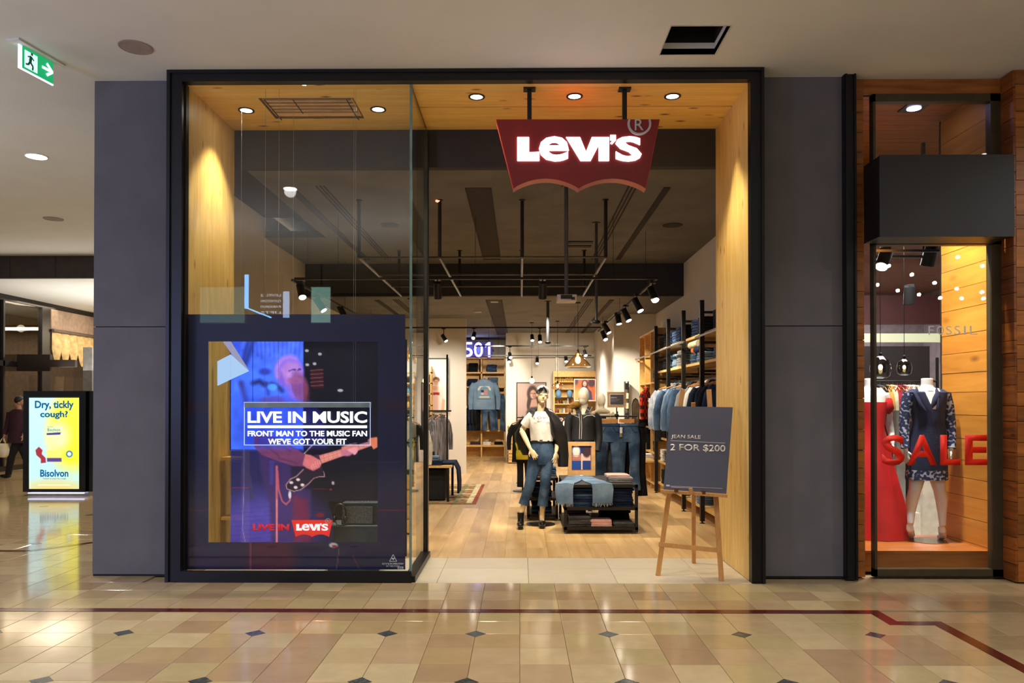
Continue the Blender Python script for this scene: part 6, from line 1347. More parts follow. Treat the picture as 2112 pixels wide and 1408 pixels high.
for (px, py, Y, aim, lab) in ((624, 613, 10.4, (-2.2, 9.2, 1.0), 'lit spotlight at the left seen through the display window'), (668, 640, 11.8, (-1.6, 11.5, 1.0), 'second spotlight on the left wall track'), (712, 655, 13.2, (-2.0, 13.5, 1.0), 'third spotlight on the left wall track')): spot_head(px, py, Y, aim, lab, L=.22, r=.055)
# beams from the track heads, plus frontal spots added to brighten the mannequins
WARM = (1, .88, .68)
for (p, aim, pw, sz) in (((1.78, 10.4, 3.0), (2.7, 11.0, 2.0), 150, 84), ((.6, 8.8, 3.4), (.95, 10.8, 1.4), 150, 36), ((1.78, 12.5, 3.0), (2.7, 12.6, 1.9), 150, 84), ((1.75, 14.6, 3.0), (2.5, 15.2, 1.4), 110, 76), ((.9, 9.0, 3.3), (.95, 9.9, .6), 190, 54), ((.05, 8.5, 3.5), (.25, 9.9, 1.3), 260, 40),
                      ((1.2, 15.4, 3.1), (2.4, 16.5, 1.6), 230, 62), ((.6, 17.6, 3.0), (.3, 20.9, 1.6), 130, 66), ((1.2, 17.6, 3.0), (1.5, 20.9, 1.7), 90, 60), ((-.5, 18.5, 3.0), (-1.0, 22.6, 1.5), 260, 56), ((-.7, 14.8, 3.1), (-1.9, 17.2, 1.5), 130, 64), ((-1.2, 11.2, 3.1), (-2.4, 12.8, .9), 120, 70), ((1.5, 14.5, 3.1), (1.75, 16.4, 1.2), 60, 60)):
    lamp('SPOT', 'track_and_fill_beam', p, pw, WARM, aim=aim, size=.06, spot=sz, blend=.7)
# ================================================================== PENDANTS
AMB = glassmat('amber_glass', (.95, .74, .46), refl=5)
def pendant(px, py, Y, r, h, lab, Hc, m=AMB, prof='cone', pw=18):
    a = WY(px, py, Y); t = thing('pendant_lamp', lab, 'pendant lamp', (a.x, Y, a.z)); o = t.location
    if prof == 'cone': pr = [(r*.14, h*.5), (r*.2, h*.35), (r*.45, h*.15), (r*.95, -h*.32), (r, -h*.42), (r*.8, -h*.5)]
    elif prof == 'drop': pr = [(r*.25, h*.5), (r*.8, h*.3), (r, -h*.05), (r*.85, -h*.4), (r*.5, -h*.5)]
    else: pr = None
    if pr:
        b = B(o, True); b.rings([[Vector((a.x+q*math.cos(2*math.pi*j/28), Y+q*math.sin(2*math.pi*j/28), a.z+z)) for j in range(28)] for q, z in pr], cap=False); b.build('glass_shade', m, t)
    B(o, True).ell((a.x, Y, a.z), (r*.20 if pr else r, r*.20 if pr else r, r*.28 if pr else r), 14, 8).build('bulb', emis('bulb_warm', (255, 214, 150), 12), t)
    B(o).lathe((a.x, Y, a.z+(h*.45 if pr else r*.9)), [(.02, 0), (.022, .05), (.01, .07)], 12).build('lamp_holder', BLACKM, t); B(o).tube([(a.x, Y, a.z+(h*.5 if pr else r)), (a.x, Y, Hc)], .004, 6).build('cord', BLACKM, t); B(o).lathe((a.x, Y, Hc-.02), [(.05, 0), (.05, .02)], 14).build('ceiling_rose', BLACKM, t)
    return t
pendant(1192, 742, 14.6, .255, .30, 'large amber glass cone pendant lamp glowing over the shop centre', H2)
pendant(1150, 796, 17.9, .155, .15, 'small clear glass pendant lamp below and left of the amber one', H2, prof='drop')
pendant(1097, 785, 18.2, .06, .1, 'bare glowing bulb pendant beside the portrait', H2, prof='')
pendant(846, 733, 14.0, .10, .2, 'warm pendant bulb seen through the side glass, left one', H2, prof='drop'); pendant(860, 740, 14.6, .09, .18, 'warm pendant bulb seen through the side glass, right one', H2, prof='drop')
# red exit light dots and white ceiling discs
for (px, py, H, lab, r) in ((804, 464, H1, 'dark round ceiling speaker left half of the front shop ceiling', .13), (1387, 464, H1, 'dark round ceiling speaker right side of the front shop ceiling', .14)):
    a = WZ(px, py, H); t = thing('ceiling_speaker', lab, 'speaker', (a.x, a.y, H)); B(t.location).lathe((a.x, a.y, H-.006), [(.001, 0), (r, 0), (r, .006), (.001, .006)], 28).build('speaker_mesh', SLOT, t)
for (px, py, H, lab) in ((1020, 620, H2, 'small white rectangular sensor on the rear ceiling'), (986, 641, H2, 'small pale disc detector on the rear ceiling')):
    a = WZ(px, py, H); t = B((a.x, a.y, H)).box(a.x-.07, a.x+.07, a.y-.05, a.y+.05, H-.03, H); t.build('ceiling_sensor', WHITEP, None, lab, 'sensor')
a = WZ(1195, 505, H1); t = thing('ceiling_vent', 'open slatted vent with exposed beams in the front shop ceiling', 'vent', (a.x, a.y, H1))
for k in range(4): B(t.location).box(a.x-.19, a.x+.19, a.y-.3+k*.15, a.y-.24+k*.15, H1-.012, H1-.002).build('vent_slat', mat('vent_tan', (120, 104, 84), .7) if k % 2 else SLOT, t)
a = WZ(908, 412, H1); t = thing('ceiling_detector', 'small detector glowing red at the top of a pipe drop rod', 'detector', (a.x, a.y, H1)); B(t.location, True).ell((a.x-.03, a.y, H1-.015), (.03, .03, .015)).build('red_led', emis('led_red', (255, 120, 90), 3), t)
# ================================================================== BACK OF THE SHOP
def cabinet(lab, x0, x1, y0, y1, zt_, zs, xs, name='shelf_unit'):
    t = thing(name, lab, 'shelving', ((x0+x1)/2, (y0+y1)/2, 0)); o = t.location
    for x in xs: B(o).box(x-.018, x+.018, y0, y1, 0, zt_).build('upright', OAK, t)
    for z in zs: B(o).box(x0, x1, y0, y1, z-.018, z+.018).build('shelf_board', OAK, t)
    B(o).box(x0, x1, y1, y1+.015, 0, zt_).build('back_board', OAK, t); return t
Yc = 22.5
def zc(py): return WY(1000, py, Yc).z
cx0, cx1, cxm = WY(950, 800, Yc).x, WY(1041, 800, Yc).x, WY(993, 800, Yc).x
cabinet('tall oak shelf unit of denim beneath the glowing number sign', -1.17, cx1, Yc, Yc+.5, zc(738), [zc(y) for y in (738, 768, 798, 830, 889, 920, 944)], (-1.17, cxm, cx1)) if 0 else None
cu_ = thing('shelf_unit', 'tall oak shelf unit of denim beneath the glowing number sign', 'shelving', (cxm, Yc+.25, 0)); o = cu_.location
xl = -2.3
for x in (xl+.02, 2*cxm-cx1, cxm, cx1): B(o).box(x-.02, x+.02, Yc, Yc+.45, 0, zc(738)).build('upright', OAK, cu_)
for (xa, xb, py) in ((xl, cx1, 738), (xl, cx1, 768.5), (xl, cx1, 798), (xl, cxm, 831), (cxm, cx1, 888), (xl, cx1, 919), (xl, cx1, 944)): B(o).box(xa, xb, Yc, Yc+.45, zc(py)-.02, zc(py)+.02).build('shelf_board', OAK, cu_)
B(o).box(xl, cx1, Yc+.45, Yc+.465, 0, zc(738)).build('back_board', OAK, cu_); B(o).box(xl, cx1, Yc-.02, Yc, zc(921), zc(917)).build('front_rail', OAK, cu_)
G5 = 'folded denim in the far oak unit'
def far_stack(px, py, n, m, what, where, sx=1., h=.045): a = WY(px, py, Yc); stack(a.x, Yc+.2, zc(py)+.022, n, [m], what, where, G5, h=h, sx=sx, sy=1)
far_stack(975, 768.5, 6, D_BLACK, 'black folded jeans', 'top left compartment of the far unit'); far_stack(1014, 768.5, 5, D_MID, 'blue folded jeans', 'top right compartment of the far unit', 1.05)
far_stack(974, 798, 5, D_NAVY, 'dark folded jeans', 'second left compartment of the far unit', 1.1); far_stack(1016, 798, 6, D_LIGHT, 'light blue folded jeans', 'second right compartment of the far unit', 1.1)
far_stack(976, 831, 5, D_BLACK, 'black folded tee', 'third left compartment of the far unit'); far_stack(979, 919, 2, mat('plum', (70, 42, 58), .9), 'plum folded tee', 'low left compartment of the far unit'); far_stack(1004, 919, 2, C_WHITE, 'white folded tee', 'low middle of the far unit', .9); far_stack(1028, 919, 2, D_BLACK, 'dark folded tee', 'low right of the far unit', .9)
DJ = mat('denim_jacket_blue', (128, 156, 184), .85, rgb2=(108, 138, 168), nscale=6)
Yd_ = 22.3; a = WY(998, 781, Yd_); dj = garment(a.x, Yd_, a.z+.08, 'jacket', DJ, 'light blue denim jacket with flag print on its back, in front of the far unit', None, name='denim_jacket', cat='jacket', s=1, sc=1.45)
p = Paint(984, 796, 1013, 822, .9, (112, 150, 182)); p.line([(987, 803), (991, 796.5), (999, 794.5), (1007, 796.5), (1011, 803)], 4, (222, 214, 190)); p.poly([(992, 804), (1006, 804), (1006, 814), (992, 814)], (206, 196, 190), 1); p.poly([(992, 804), (998, 804), (998, 809), (992, 809)], (40, 44, 96), 1)
for k in range(3): p.line([(998, 806+k*3), (1006, 806+k*3)], 1.2, (176, 50, 52))
p.line([(990, 818.5), (1008, 818.5)], 3.5, (214, 206, 184)); 
for v_ in (1,): p.build('back_print', printmat('jacket_print', 0, .9), None, dj, corners=[Vector((*WY(x, y, Yd_-.085).xz, 0)).xzy if 0 else WY(x, y, Yd_-.085)-Vector(dj.location)*0 for x, y in ((984, 796), (1013, 796), (984, 822), (1013, 822))])
a = WY(1008, 826, Yd_); hang_jeans(a.x, Yd_+.02, zc(830), .42, .80, D_MID, 'blue jeans with white turned cuffs, left pair in the far unit') ; a = WY(1029, 812, Yd_); t = hang_jeans(a.x, Yd_+.12, zc(812), .36, 1.05, D_MID, 'blue jeans hanging at the right of the far unit'); clamp(a.x, Yd_+.12, zc(810), .3, 'wood clamp hanger in the right compartment of the far unit')
for k, px in enumerate((963, 969, 975, 981, 987)):
    a = WY(px, 838, Yc); garment(a.x-.02, Yc-.02, zc(832), 'long', [C_WHITE, D_BLACK, D_NAVY, C_BLACK, D_BLACK][k], ['white and grey tee hanging first in the far unit', 'black shirt hanging second in the far unit', 'navy shirt hanging third in the far unit', 'black shirt fourth in the far unit', 'black varsity shirt nearest the divider in the far unit'][k], 'shirts hung in the far unit', rz=math.radians(68), sc=.8, s=k)
# lit number sign
Yn = 22.2
ns = thing('glowing_number_sign', 'glowing white neon-like numerals five zero one with blue halo above far unit', 'sign', WY(985, 737, Yn))
HB = emis('neon_white', (235, 235, 255), 2.5); HB2 = emis('neon_blue', (70, 60, 255), 1.5)
g0, g1 = WY(1003, 736, Yn), WY(1011, 706, Yn); m0 = g0.x+(g1.x-g0.x)*.5
B(ns.location).prism([(m0, g0.z), (g1.x, g0.z), (g1.x, g1.z), (m0, g1.z), (g0.x-.03, g1.z-.07), (g0.x-.03, g1.z-.14), (m0, g1.z-.10)], Yn-.05, Yn).build('numeral', HB, ns)
B(ns.location).prism([(m0-.02, g0.z-.02), (g1.x+.02, g0.z-.02), (g1.x+.02, g1.z+.02), (m0, g1.z+.02), (g0.x-.05, g1.z-.06), (g0.x-.05, g1.z-.16), (m0-.02, g1.z-.12)], Yn+.03, Yn+.06).build('halo_edge', HB2, ns)
for ch, xa, xb in (('5', 955, 975), ('0', 978, 996)):
    text_px(ch, 'numeral', HB, xa, 706, xb, 736, Yn, ns, off=.0, depth=.05)
    text_px(ch, 'halo_edge', HB2, xa-1.2, 704.5, xb+1.2, 737.5, Yn+.06, ns, off=.03, depth=.03)
lamp('POINT', 'neon_glow', WY(985, 720, Yn-.15), 6, (.35, .4, 1), size=.1)
B(ns.location).box(-2.2, WY(1016, 720, Yn).x, Yn+.10, Yn+.12, zc(736), zc(706)).build('backing_panel', mat('sign_back', (90, 90, 110), .7), ns)
for x in (-1.15, -.8): B(ns.location).box(x, x+.02, Yn+.12, Yn+1.0, zc(722), zc(720)).build('bracket', BLACKM, ns)
# portrait poster
Yo = 20.86
def framed(name, lab, x0, y0, x1, y1, Y, m, paint, fw_=2.2, th_=.03, back=None):
    a_, b_, c_, d_ = px_rect(x0, y0, x1, y1, Y); t = thing(name, lab, 'poster', ((a_+b_)/2, Y, c_)); o = t.location; f = fw_*Y/FPX
    B(o).box(a_, b_, Y, Y+th_, c_, c_+f).box(a_, b_, Y, Y+th_, d_-f, d_).box(a_, a_+f, Y, Y+th_, c_+f, d_-f).box(b_-f, b_, Y, Y+th_, c_+f, d_-f).build('frame', m, t)
    p = Paint(x0+fw_, y0+fw_, x1-fw_, y1-fw_, .8, (0, 0, 0)); paint(p); p.build('poster_print', printmat('poster_print', 0, .6), Y+.008, t); return t
def portrait(p):
    p.c[:] = (168, 142, 138); p.poly([(1066, 868), (1080, 862), (1098, 878), (1127, 880), (1127, 906), (1066, 906)], (40, 36, 44), 4)
    p.ell(1098, 812, 11, 17, (52, 34, 32), .3); p.ell(1092, 830, 5, 16, (48, 32, 30), .4, rot=8); p.ell(1106, 832, 7, 22, (50, 33, 30), .4, rot=-6)
    p.ell(1099.5, 813, 6.2, 9.5, (190, 150, 134), .35); p.ell(1103, 815, 4, 8, (150, 108, 96), .6, o=.6)
    p.line([(1095, 811), (1098, 810.5)], 1.3, (50, 30, 30)); p.line([(1101, 811), (1104, 811.5)], 1.3, (50, 30, 30)); p.line([(1099, 818), (1102, 818)], 1.2, (140, 70, 66)); p.line([(1099.5, 812), (1099, 815)], .8, (120, 84, 74))
    p.poly([(1096, 824), (1106, 822), (1110, 840), (1092, 842)], (178, 138, 124), 2); p.poly([(1086, 848), (1094, 840), (1112, 838), (1127, 850), (1127, 906), (1080, 906)], (52, 48, 56), 4)
framed('framed_poster', 'black framed portrait poster of a dark-haired woman on rear wall', 1065, 788, 1127, 906, Yo, BLACKS, portrait)
def orange(p):
    p.c[:] = (214, 92, 44); p.ell(1195, 815, 18, 14, (232, 150, 80), .8, o=.8); p.ell(1220, 790, 8, 8, (50, 40, 60), .6, o=.9); p.ell(1187, 786, 6, 8, (60, 50, 80), .6, o=.9)
    p.ell(1206, 792, 6.5, 9, (60, 30, 36), .35); p.ell(1206, 802, 7, 8, (60, 30, 36), .5); p.ell(1206, 791, 3.8, 5.5, (214, 168, 156), .4); p.poly([(1200, 800), (1211, 799), (1220, 808), (1222, 824), (1196, 824)], (44, 52, 96), 2); p.line([(1204.5, 793.5), (1207.5, 793.5)], .9, (170, 60, 60))
framed('framed_poster', 'white framed orange poster of a woman in denim, rear right', 1184, 781, 1229, 827, 20.2, C_WHITE, orange, 1.6)
def girl(p):
    p.c[:] = (232, 226, 220); p.ell(900, 783, 7, 6, (110, 66, 40), .4); p.ell(899.5, 788, 4.6, 6, (222, 178, 152), .4); p.poly([(888, 800), (896, 796), (905, 796), (914, 800), (917, 846), (886, 846)], (238, 206, 200), 2)
    p.ell(896, 800, 6, 5, (222, 176, 150), .5); p.poly([(893, 809), (907, 809), (906, 815), (899, 813.5), (894, 815)], (170, 26, 36), 1); p.poly([(912, 822), (918, 824), (916, 846), (910, 846)], (216, 168, 142), 1.5)
    p.line([(897, 787), (898, 787)], .8, (50, 30, 30)); p.line([(901, 787), (902, 787)], .8, (50, 30, 30))
framed('framed_poster', 'dark framed poster of a curly haired girl in pink tee, left wall', 872, 738, 925, 848, 17.24, mat('frame_grey', (70, 62, 58), .6), girl, 2.4)
# crates by the portrait
for k in range(4):
    a_, b_, c_, d_ = px_rect(1049, 0, 1064.5, 0, 20.5); z = .02+k*.245; t = thing('wooden_crate', ['lowest', 'second', 'third', 'topmost'][k]+' slatted wooden crate stacked left of the portrait', 'crate', ((a_+b_)/2, 20.4, z), group='crates by the portrait'); o = t.location
    for j in range(3): B(o).box(a_-.02, b_+.03, 20.2, 20.215, z+.01+j*.075, z+.07+j*.075).build('slat', OAK, t)
    B(o).box(a_-.02, b_+.03, 20.22, 20.6, z, z+.02).build('crate_bottom', OAK, t)
    for x in (a_-.02, b_+.01): B(o).box(x, x+.02, 20.2, 20.6, z+.02, z+.235).build('crate_side', OAK, t)
# accessories wall
Ya = 20.5
aw = thing('accessory_wall', 'pine framed accessory wall unit with bags and belts at the rear', 'shelving', (1.45, Ya, 0)); o = aw.location
xa, xb = WY(1141, 800, Ya).x, WY(1234, 800, Ya).x
def za_(py): return WY(1190, py, Ya).z
B(o).box(xa, xb, Ya+.2, Ya+.23, .1, za_(766)).build('back_board', mat('wall_tan', (196, 160, 100), .7), aw); B(o).box(xa, xb, Ya-.02, Ya+.2, za_(777), za_(765)).build('head_panel', OAK, aw); B(o).box(xb-.06, xb, Ya, Ya+.2, 0, za_(777)).build('side_panel', OAK, aw); B(o).box(xa, xa+.04, Ya, Ya+.2, 0, za_(777)).build('side_panel', OAK, aw)
x2 = WY(1183, 800, Ya).x
for py in (787, 802, 818, 833, 852): B(o).box(xa+.04, x2, Ya, Ya+.2, za_(py)-.012, za_(py)+.012).build('shelf_board', OAK, aw)
B(o).tube([(xa+.04, Ya-.05, za_(857)), (x2+.1, Ya-.05, za_(857))], .014).build('garment_rail', BLACKM, aw)
rnd = random.Random(4)
HATM = [mat('hat_blue', (96, 140, 176), .9), mat('hat_tan', (176, 130, 76), .9), mat('gold_acc', (220, 176, 90), .4, .4), mat('leather_tan', (130, 76, 40), .6), C_BLACK, C_WHITE, mat('acc_red', (150, 40, 40), .7)]
for px in (1152, 1175):
    a = WY(px, 812, Ya-.06); t = thing('denim_hat', f'blue denim cap hanging on the accessory wall, {"left" if px < 1160 else "right"} one', 'hat', a); B(a, True).ell(a, (.075, .06, .11)).build('crown', HATM[0], t); B(a, True).ell((a.x, a.y-.04, a.z-.10), (.07, .05, .025)).build('peak', D_MID, t); B(a).tube([a, (a.x, a.y+.06, a.z+.16)], .003, 5).build('loop', BLACKM, t)
small = 0
for r_, py in enumerate((787, 833, 852)):
    for k in range(9):
        px = 1147+k*4.1; a = WY(px, py, Ya+.08); m = HATM[(k*5+r_*3) % 7] if r_ else HATM[2]; z = za_(py)+.012; h_ = rnd.uniform(.07, .14)
        t = B((a.x, Ya+.08, z), True).lathe((a.x, Ya+.08, z), [(.018, 0), (.024, h_*.3), (.012, h_*.7), (.016, h_)], 10)
        t.build('bottle', m, None, f'small bottle, {NTH[k]} from the left on the {["upper","middle","lower"][r_]} rear accessory shelf', 'bottle', 'small bottles on the accessory shelves')
for k in range(8):
    a = WY(1150+k*4.4, 870, Ya-.05); garment(a.x, Ya-.05, za_(857), 'long', [C_WHITE, D_LIGHT, C_PINK, D_NAVY, C_WHITE, C_CREAM, D_MID, D_NAVY][k], f'{["white","light denim","pink","navy","ivory","cream","mid blue","dark navy"][k]} garment on the rear rail behind the mannequins', 'garments on the rear rail', rz=math.radians(70), sc=.85, s=k)
# coat on a stand with yellow bag behind the main mannequin
Yz = 13.9; a = WY(1078, 900, Yz); cs_ = thing('coat_stand', 'black coat stand behind the leather jacket mannequin', 'coat stand', (a.x, Yz, 0)); o = cs_.location
B(o).lathe((a.x, Yz, 0), [(.001, 0), (.18, 0), (.18, .012), (.001, .012)], 24).build('base', BLACKM, cs_); B(o).tube([(a.x, Yz, .01), (a.x, Yz, 1.35)], .014).build('pole', BLACKM, cs_); B(o).tube([(a.x-.1, Yz, 1.33), (a.x+.1, Yz, 1.33)], .01).build('arm', BLACKM, cs_)
garment(a.x, Yz-.05, 1.36, 'long', C_BLACK, 'black coat on the stand behind the leather jacket mannequin', None, name='black_coat', cat='coat', sc=.85)
hang_jeans(a.x+.02, Yz-.02, .78, .26, .62, C_BLACK, 'black trousers hanging below the yellow bag')
a2 = WY(1077, 938, Yz-.16); yb_ = thing('yellow_bag', 'bright yellow bag hanging beside the leather jacket mannequin', 'bag', (a2.x, Yz-.16, a2.z)); o = yb_.location
x0, x1, z0, z1 = px_rect(1065, 928, 1091, 947, Yz-.16); B(o, True).rings([ringsec((a2.x, Yz-.16, z0), .105, .04, 20, 4), ringsec((a2.x, Yz-.16, (z0+z1)/2), .112, .05, 20, 4), ringsec((a2.x, Yz-.16, z1), .105, .035, 20, 4)]).build('bag_body', mat('bag_yellow', (206, 186, 12), .6), yb_)
B(o, True).tube([(a2.x-.08, Yz-.16, z1), (a2.x-.11, Yz-.15, z1+.12), (a2.x-.08, Yz-.14, z1+.2)], .016, 8).build('strap', mat('bag_yellow', (206, 186, 12), .6), yb_)
# right hand back column: tall rack of dark stock glimpsed beside the white wall
mr2 = thing('stock_rack', 'narrow tall rack of dark and cream stock against the white right wall', 'rack', (2.2, 16.3, 0)); o = mr2.location
xk = WY(1293, 800, 16.3).x
for x in (xk-.035, xk+.035): B(o).box(x-.006, x+.006, 16.28, 16.45, 0, 2.05).build('upright', BLACKM, mr2)
for k in range(9): z = .2+k*.21; B(o).box(xk-.035, xk+.035, 16.28, 16.45, z, z+.012).build('rack_shelf', BLACKM, mr2)
for k in range(9):
    z = .2+k*.21+.013; B((xk, 16.3, z)).box(xk-.03, xk+.03, 16.27, 16.42, z, z+.12).build('boxed_item', [C_BLACK, C_CREAM, C_CREAM, C_BLACK, HATM[3]][k % 5], None, f'small {["black","cream","ivory","dark","tan"][k % 5]} packet on the narrow wall rack, {ORD[k] if k < 12 else ""}', 'packet', 'packets on the narrow wall rack')
# ================================================================== LEFT SIDE OF THE SHOP
lr = thing('clothes_rack', 'dark metal clothes rack with striped garments beside the display window post', 'clothes rack', (-1.75, 13.6, 0)); o = lr.location
zr = WY(900, 847, 13.6).z; xe = WY(931, 847, 13.6).x
B(o).tube([(-2.7, 13.6, zr), (xe, 13.6, zr)], .014).build('rail', BLACKM, lr); B(o).box(xe-.09, xe-.06, 13.58, 13.62, .0, 2.45).build('post', BLACKM, lr); B(o).box(-2.7, -2.67, 13.58, 13.62, 0, 2.45).build('post', BLACKM, lr)
B(o).box(-2.7, xe-.06, 13.45, 13.75, 0, .02).build('base_bar', BLACKM, lr)
STR = mat('striped_cotton', (150, 146, 148), .9, rgb2=(40, 40, 48), nscale=60, stretch=(1, 1, .05))
for k in range(7):
    x = xe-.18-k*.12; garment(x, 13.6, zr, 'long', [STR, STR, D_GREY, C_BLACK, C_BLACK, STR, C_BLACK][k], f'{["grey striped shirt at the rail end","second grey striped shirt","charcoal garment third","black garment fourth","black garment fifth","striped garment sixth","black garment seventh"][k]} on the left clothes rack', 'garments on the left clothes rack', rz=math.radians(62), s=k, name='hanging_dress', cat='garment')
bt_ = thing('side_table', 'black low table with oak top and folded navy clothes left of the walkway', 'table', (-1.6, 12.6, 0)); o = bt_.location
Yt = 12.35; tx1 = WY(944, 965, Yt+.6).x-.05; tx0 = -2.3; zt3 = .58
B(o).box(tx0, tx1, Yt, Yt+.9, zt3-.03, zt3).build('table_top', OAK, bt_)
for x in (tx0+.03, tx1-.06):
    for y in (Yt+.03, Yt+.85): B(o).box(x-.02, x+.02, y-.02, y+.02, 0, zt3-.03).build('leg', BLACKM, bt_)
B(o).box(tx0+.05, tx1-.12, Yt+.1, Yt+.8, .03, .5).build('black_cloth_stock', mat('stock_black', (16, 15, 16), .9, bump=.6, bscale=20), bt_)
stack(tx1-.38, Yt+.25, zt3, 2, [D_NAVY], 'navy folded jeans', 'pile on the oak topped side table', 'folded clothes on the side table', sx=1.5, h=.04); stack(tx1-.36, Yt+.26, zt3+.082, 2, [D_LIGHT], 'light blue folded shirt', 'upper pile on the oak topped side table', 'folded clothes on the side table', sx=.95, h=.034, name='folded_shirt', cat='shirt')
dn = thing('draped_jeans', 'dark blue jeans draped over the right end of the side table', 'jeans', (tx1, Yt+.5, zt3)); o = dn.location; b = B(o, True)
for k in range(3):
    y = Yt+.3+k*.18; b.tube([(tx1-.25, y, zt3+.03), (tx1+.02, y, zt3+.035), (tx1+.075, y, zt3-.08), (tx1+.09, y, zt3-.3), (tx1+.085, y+.02, zt3-.46)], [(.02, .085), (.022, .09), (.022, .09), (.022, .085), (.02, .08)], 12, up=(0, 1, 0))
b.build('cloth', D_NAVY, dn)
# rug
def rugp(p):
    W_ = 1; x0, y0, x1, y1 = p.b; u = (p.X-x0)/(x1-x0); v = (p.Y-y0)/(y1-y0); base = np.array((150, 126, 84.))
    p.c[:] = base; a_ = np.sin(u*75)*np.sin(v*40); b_ = np.sin(u*40+v*9)
    p.mix((a_ > .35)*.8, (116, 96, 50)); p.mix((np.sin(v*26) > .86)*.8, (226, 208, 164)); p.mix(((np.sin(u*52) > .6) & (np.cos(v*26) > .4))*.8, (170, 84, 44)); p.mix((np.sin(u*31+2) > .85)*.5, (96, 104, 72))
    p.mix((u > .965)*1., (150, 62, 36)); p.mix(((u > .91) & (u < .965))*.9, (214, 200, 160)); p.mix((v > .96)*.9, (120, 96, 60)); p.noise(.18, 4, 3)
p = Paint(0, 0, 150, 300, 1.0); rugp(p)
rg = thing('rug', 'woven kilim rug with geometric pattern and red-orange border beside side table', 'rug', (-1.4, 13.5, 0)); z = .006
p.build('rug_weave', printmat('rug_print', 0, .95), None, rg, corners=[Vector((-2.4, 15.0, .008)), Vector((-.68, 15.0, .008)), Vector((-2.4, 12.1, .008)), Vector((-.70, 12.1, .008))])
B(rg.location).box(-2.4, -.69, 12.1, 15.0, .0005, .0075).build('rug_backing', mat('rug_back', (120, 100, 70), .95), rg)
# white tee hanging close behind the side glass, crate below
Yt2 = 9.3; a = WY(849, 872, Yt2)
wr = thing('tee_stand', 'wooden crate stand with a hanging pole behind the side glass', 'stand', (a.x-.12, Yt2+.15, 0)); o = wr.location; X0 = a.x-.09
B(o).box(X0-.22, X0+.18, Yt2+.0, Yt2+.45, .02, .72).build('crate_box', OAK, wr)
for k in range(4): B(o).box(X0-.225, X0+.185, Yt2-.012, Yt2, .03+k*.175, .185+k*.175).build('crate_slat', OAK, wr)
B(o).tube([(X0, Yt2+.2, .72), (X0, Yt2+.2, a.z+.12)], .012).build('pole', BLACKM, wr); B(o).tube([(X0-.3, Yt2+.2, a.z+.12), (X0+.25, Yt2+.2, a.z+.12)], .010).build('cross_arm', BLACKM, wr)
t = garment(X0+.02, Yt2+.2, a.z+.12, 'shirt', C_WHITE, 'white long sleeved tee with round black script print behind the side glass', None, name='printed_tee', cat='t-shirt', sc=.9)
cp_ = B((0, 0, 0)); n = 20
for k in range(n): a1, a2_ = 2*math.pi*k/n, 2*math.pi*(k+1)/n; cp_.bar((.06*math.cos(a1)+.06, -.062, -.27+.06*math.sin(a1)), (.06*math.cos(a2_)+.06, -.062, -.27+.06*math.sin(a2_)), .006, .006, up=(0, 1, 0))
cp_.bar((-.02, -.062, -.27), (.15, -.062, -.27), .014, .006, up=(0, 1, 0)).bar((.03, -.062, -.33), (.10, -.062, -.20), .008, .006, up=(0, 1, 0)); cp_.build('chest_print', C_BLACK, t)
stack(X0-.02, Yt2+.22, .72, 2, [D_GREY], 'grey folded shirt', 'pile on the crate stand', 'folded shirts on crate stand', name='folded_shirt', cat='shirt', h=.03)
garment(X0-.20, Yt2+.6, 1.25, 'long', D_MID, 'blue denim dress hanging behind the crate stand', None, name='denim_dress', cat='dress', sc=1.0, rz=.5)
# left accessories shelving glimpsed through the side glass
la_ = thing('accessory_shelves', 'white backed shelves of small accessories seen through the side glass', 'shelving', (-2.3, 16.9, 0)); o = la_.location
for py in (768, 790, 812, 836, 858): z = WY(850, py, 16.9).z; B(o).box(-3.1, -1.95, 16.9, 17.2, z-.012, z+.012).build('shelf_board', OAK, la_)
for x in (-3.1, -1.97): B(o).box(x, x+.02, 16.9, 17.2, 0, 2.4).build('upright', OAK, la_)
for r_, py in enumerate((790, 812, 836)):
    z = WY(850, py, 16.9).z+.012
    for k in range(8):
        x = -2.95+k*.12; h_ = rnd.uniform(.08, .16); B((x, 16.98, z), True).lathe((x, 16.98, z), [(.03, 0), (.036, h_*.5), (.014, h_*.8), (.02, h_)], 10).build('jar', HATM[(k+r_*2) % 6], None, f'small jar, {NTH[k]} from the left on the {["upper","middle","lower"][r_]} left accessory shelf', 'jar', 'small jars on the left accessory shelves')

# ================================================================== RIGHT HAND SHOP
XQ0, XQ1 = 3.055, 4.42; YW = 7.1
struct(B().box(2.945, 3.055, 6.98, 7.3, 0, HF), 'trim_6', BLACK); 
TRM = [o_ for o_ in COL.objects if o_.name == 'trim_6'][0]
for x in (2.952, 3.03): B().box(x, x+.016, 6.965, 6.98, 0, HF).build('channel_lip', BLACK, TRM)
wr_ = struct(B().box(3.06, 3.16, 7.11, 7.2, 0, HF).box(3.06, 4.45, 7.11, 7.2, 4.46, HF), 'wall_right_facade', mat('joint_black', (20, 12, 6), .9))
wr2 = struct(B().box(4.46, 7, 6.93, 7.3, 0, HF), 'wall_right_pier', mat('joint_black', (20, 12, 6), .9))
rs = random.Random(11)
def planks(par, x0, x1, y0, y1, z0, z1, hs=(.11, .19), m=TEAK, nm='cladding_plank', axis='x', jogs=True):
    z = z0
    while z < z1-.01:
        h = min(rs.uniform(*hs), z1-z); 
        if z1-z-h < .05: h = z1-z
        dy = rs.uniform(0, .004) if jogs else 0
        if axis == 'x': B((x0, y0, z)).box(x0, x1, y0-dy, y1, z+.0025, z+h-.0025).build(nm, m, par).location = (x0, y0, z)
        else: B((x0, y0, z)).box(x0-dy, x1, y0, y1, z+.0025, z+h-.0025).build(nm, m, par).location = (x0, y0, z)
        z += h
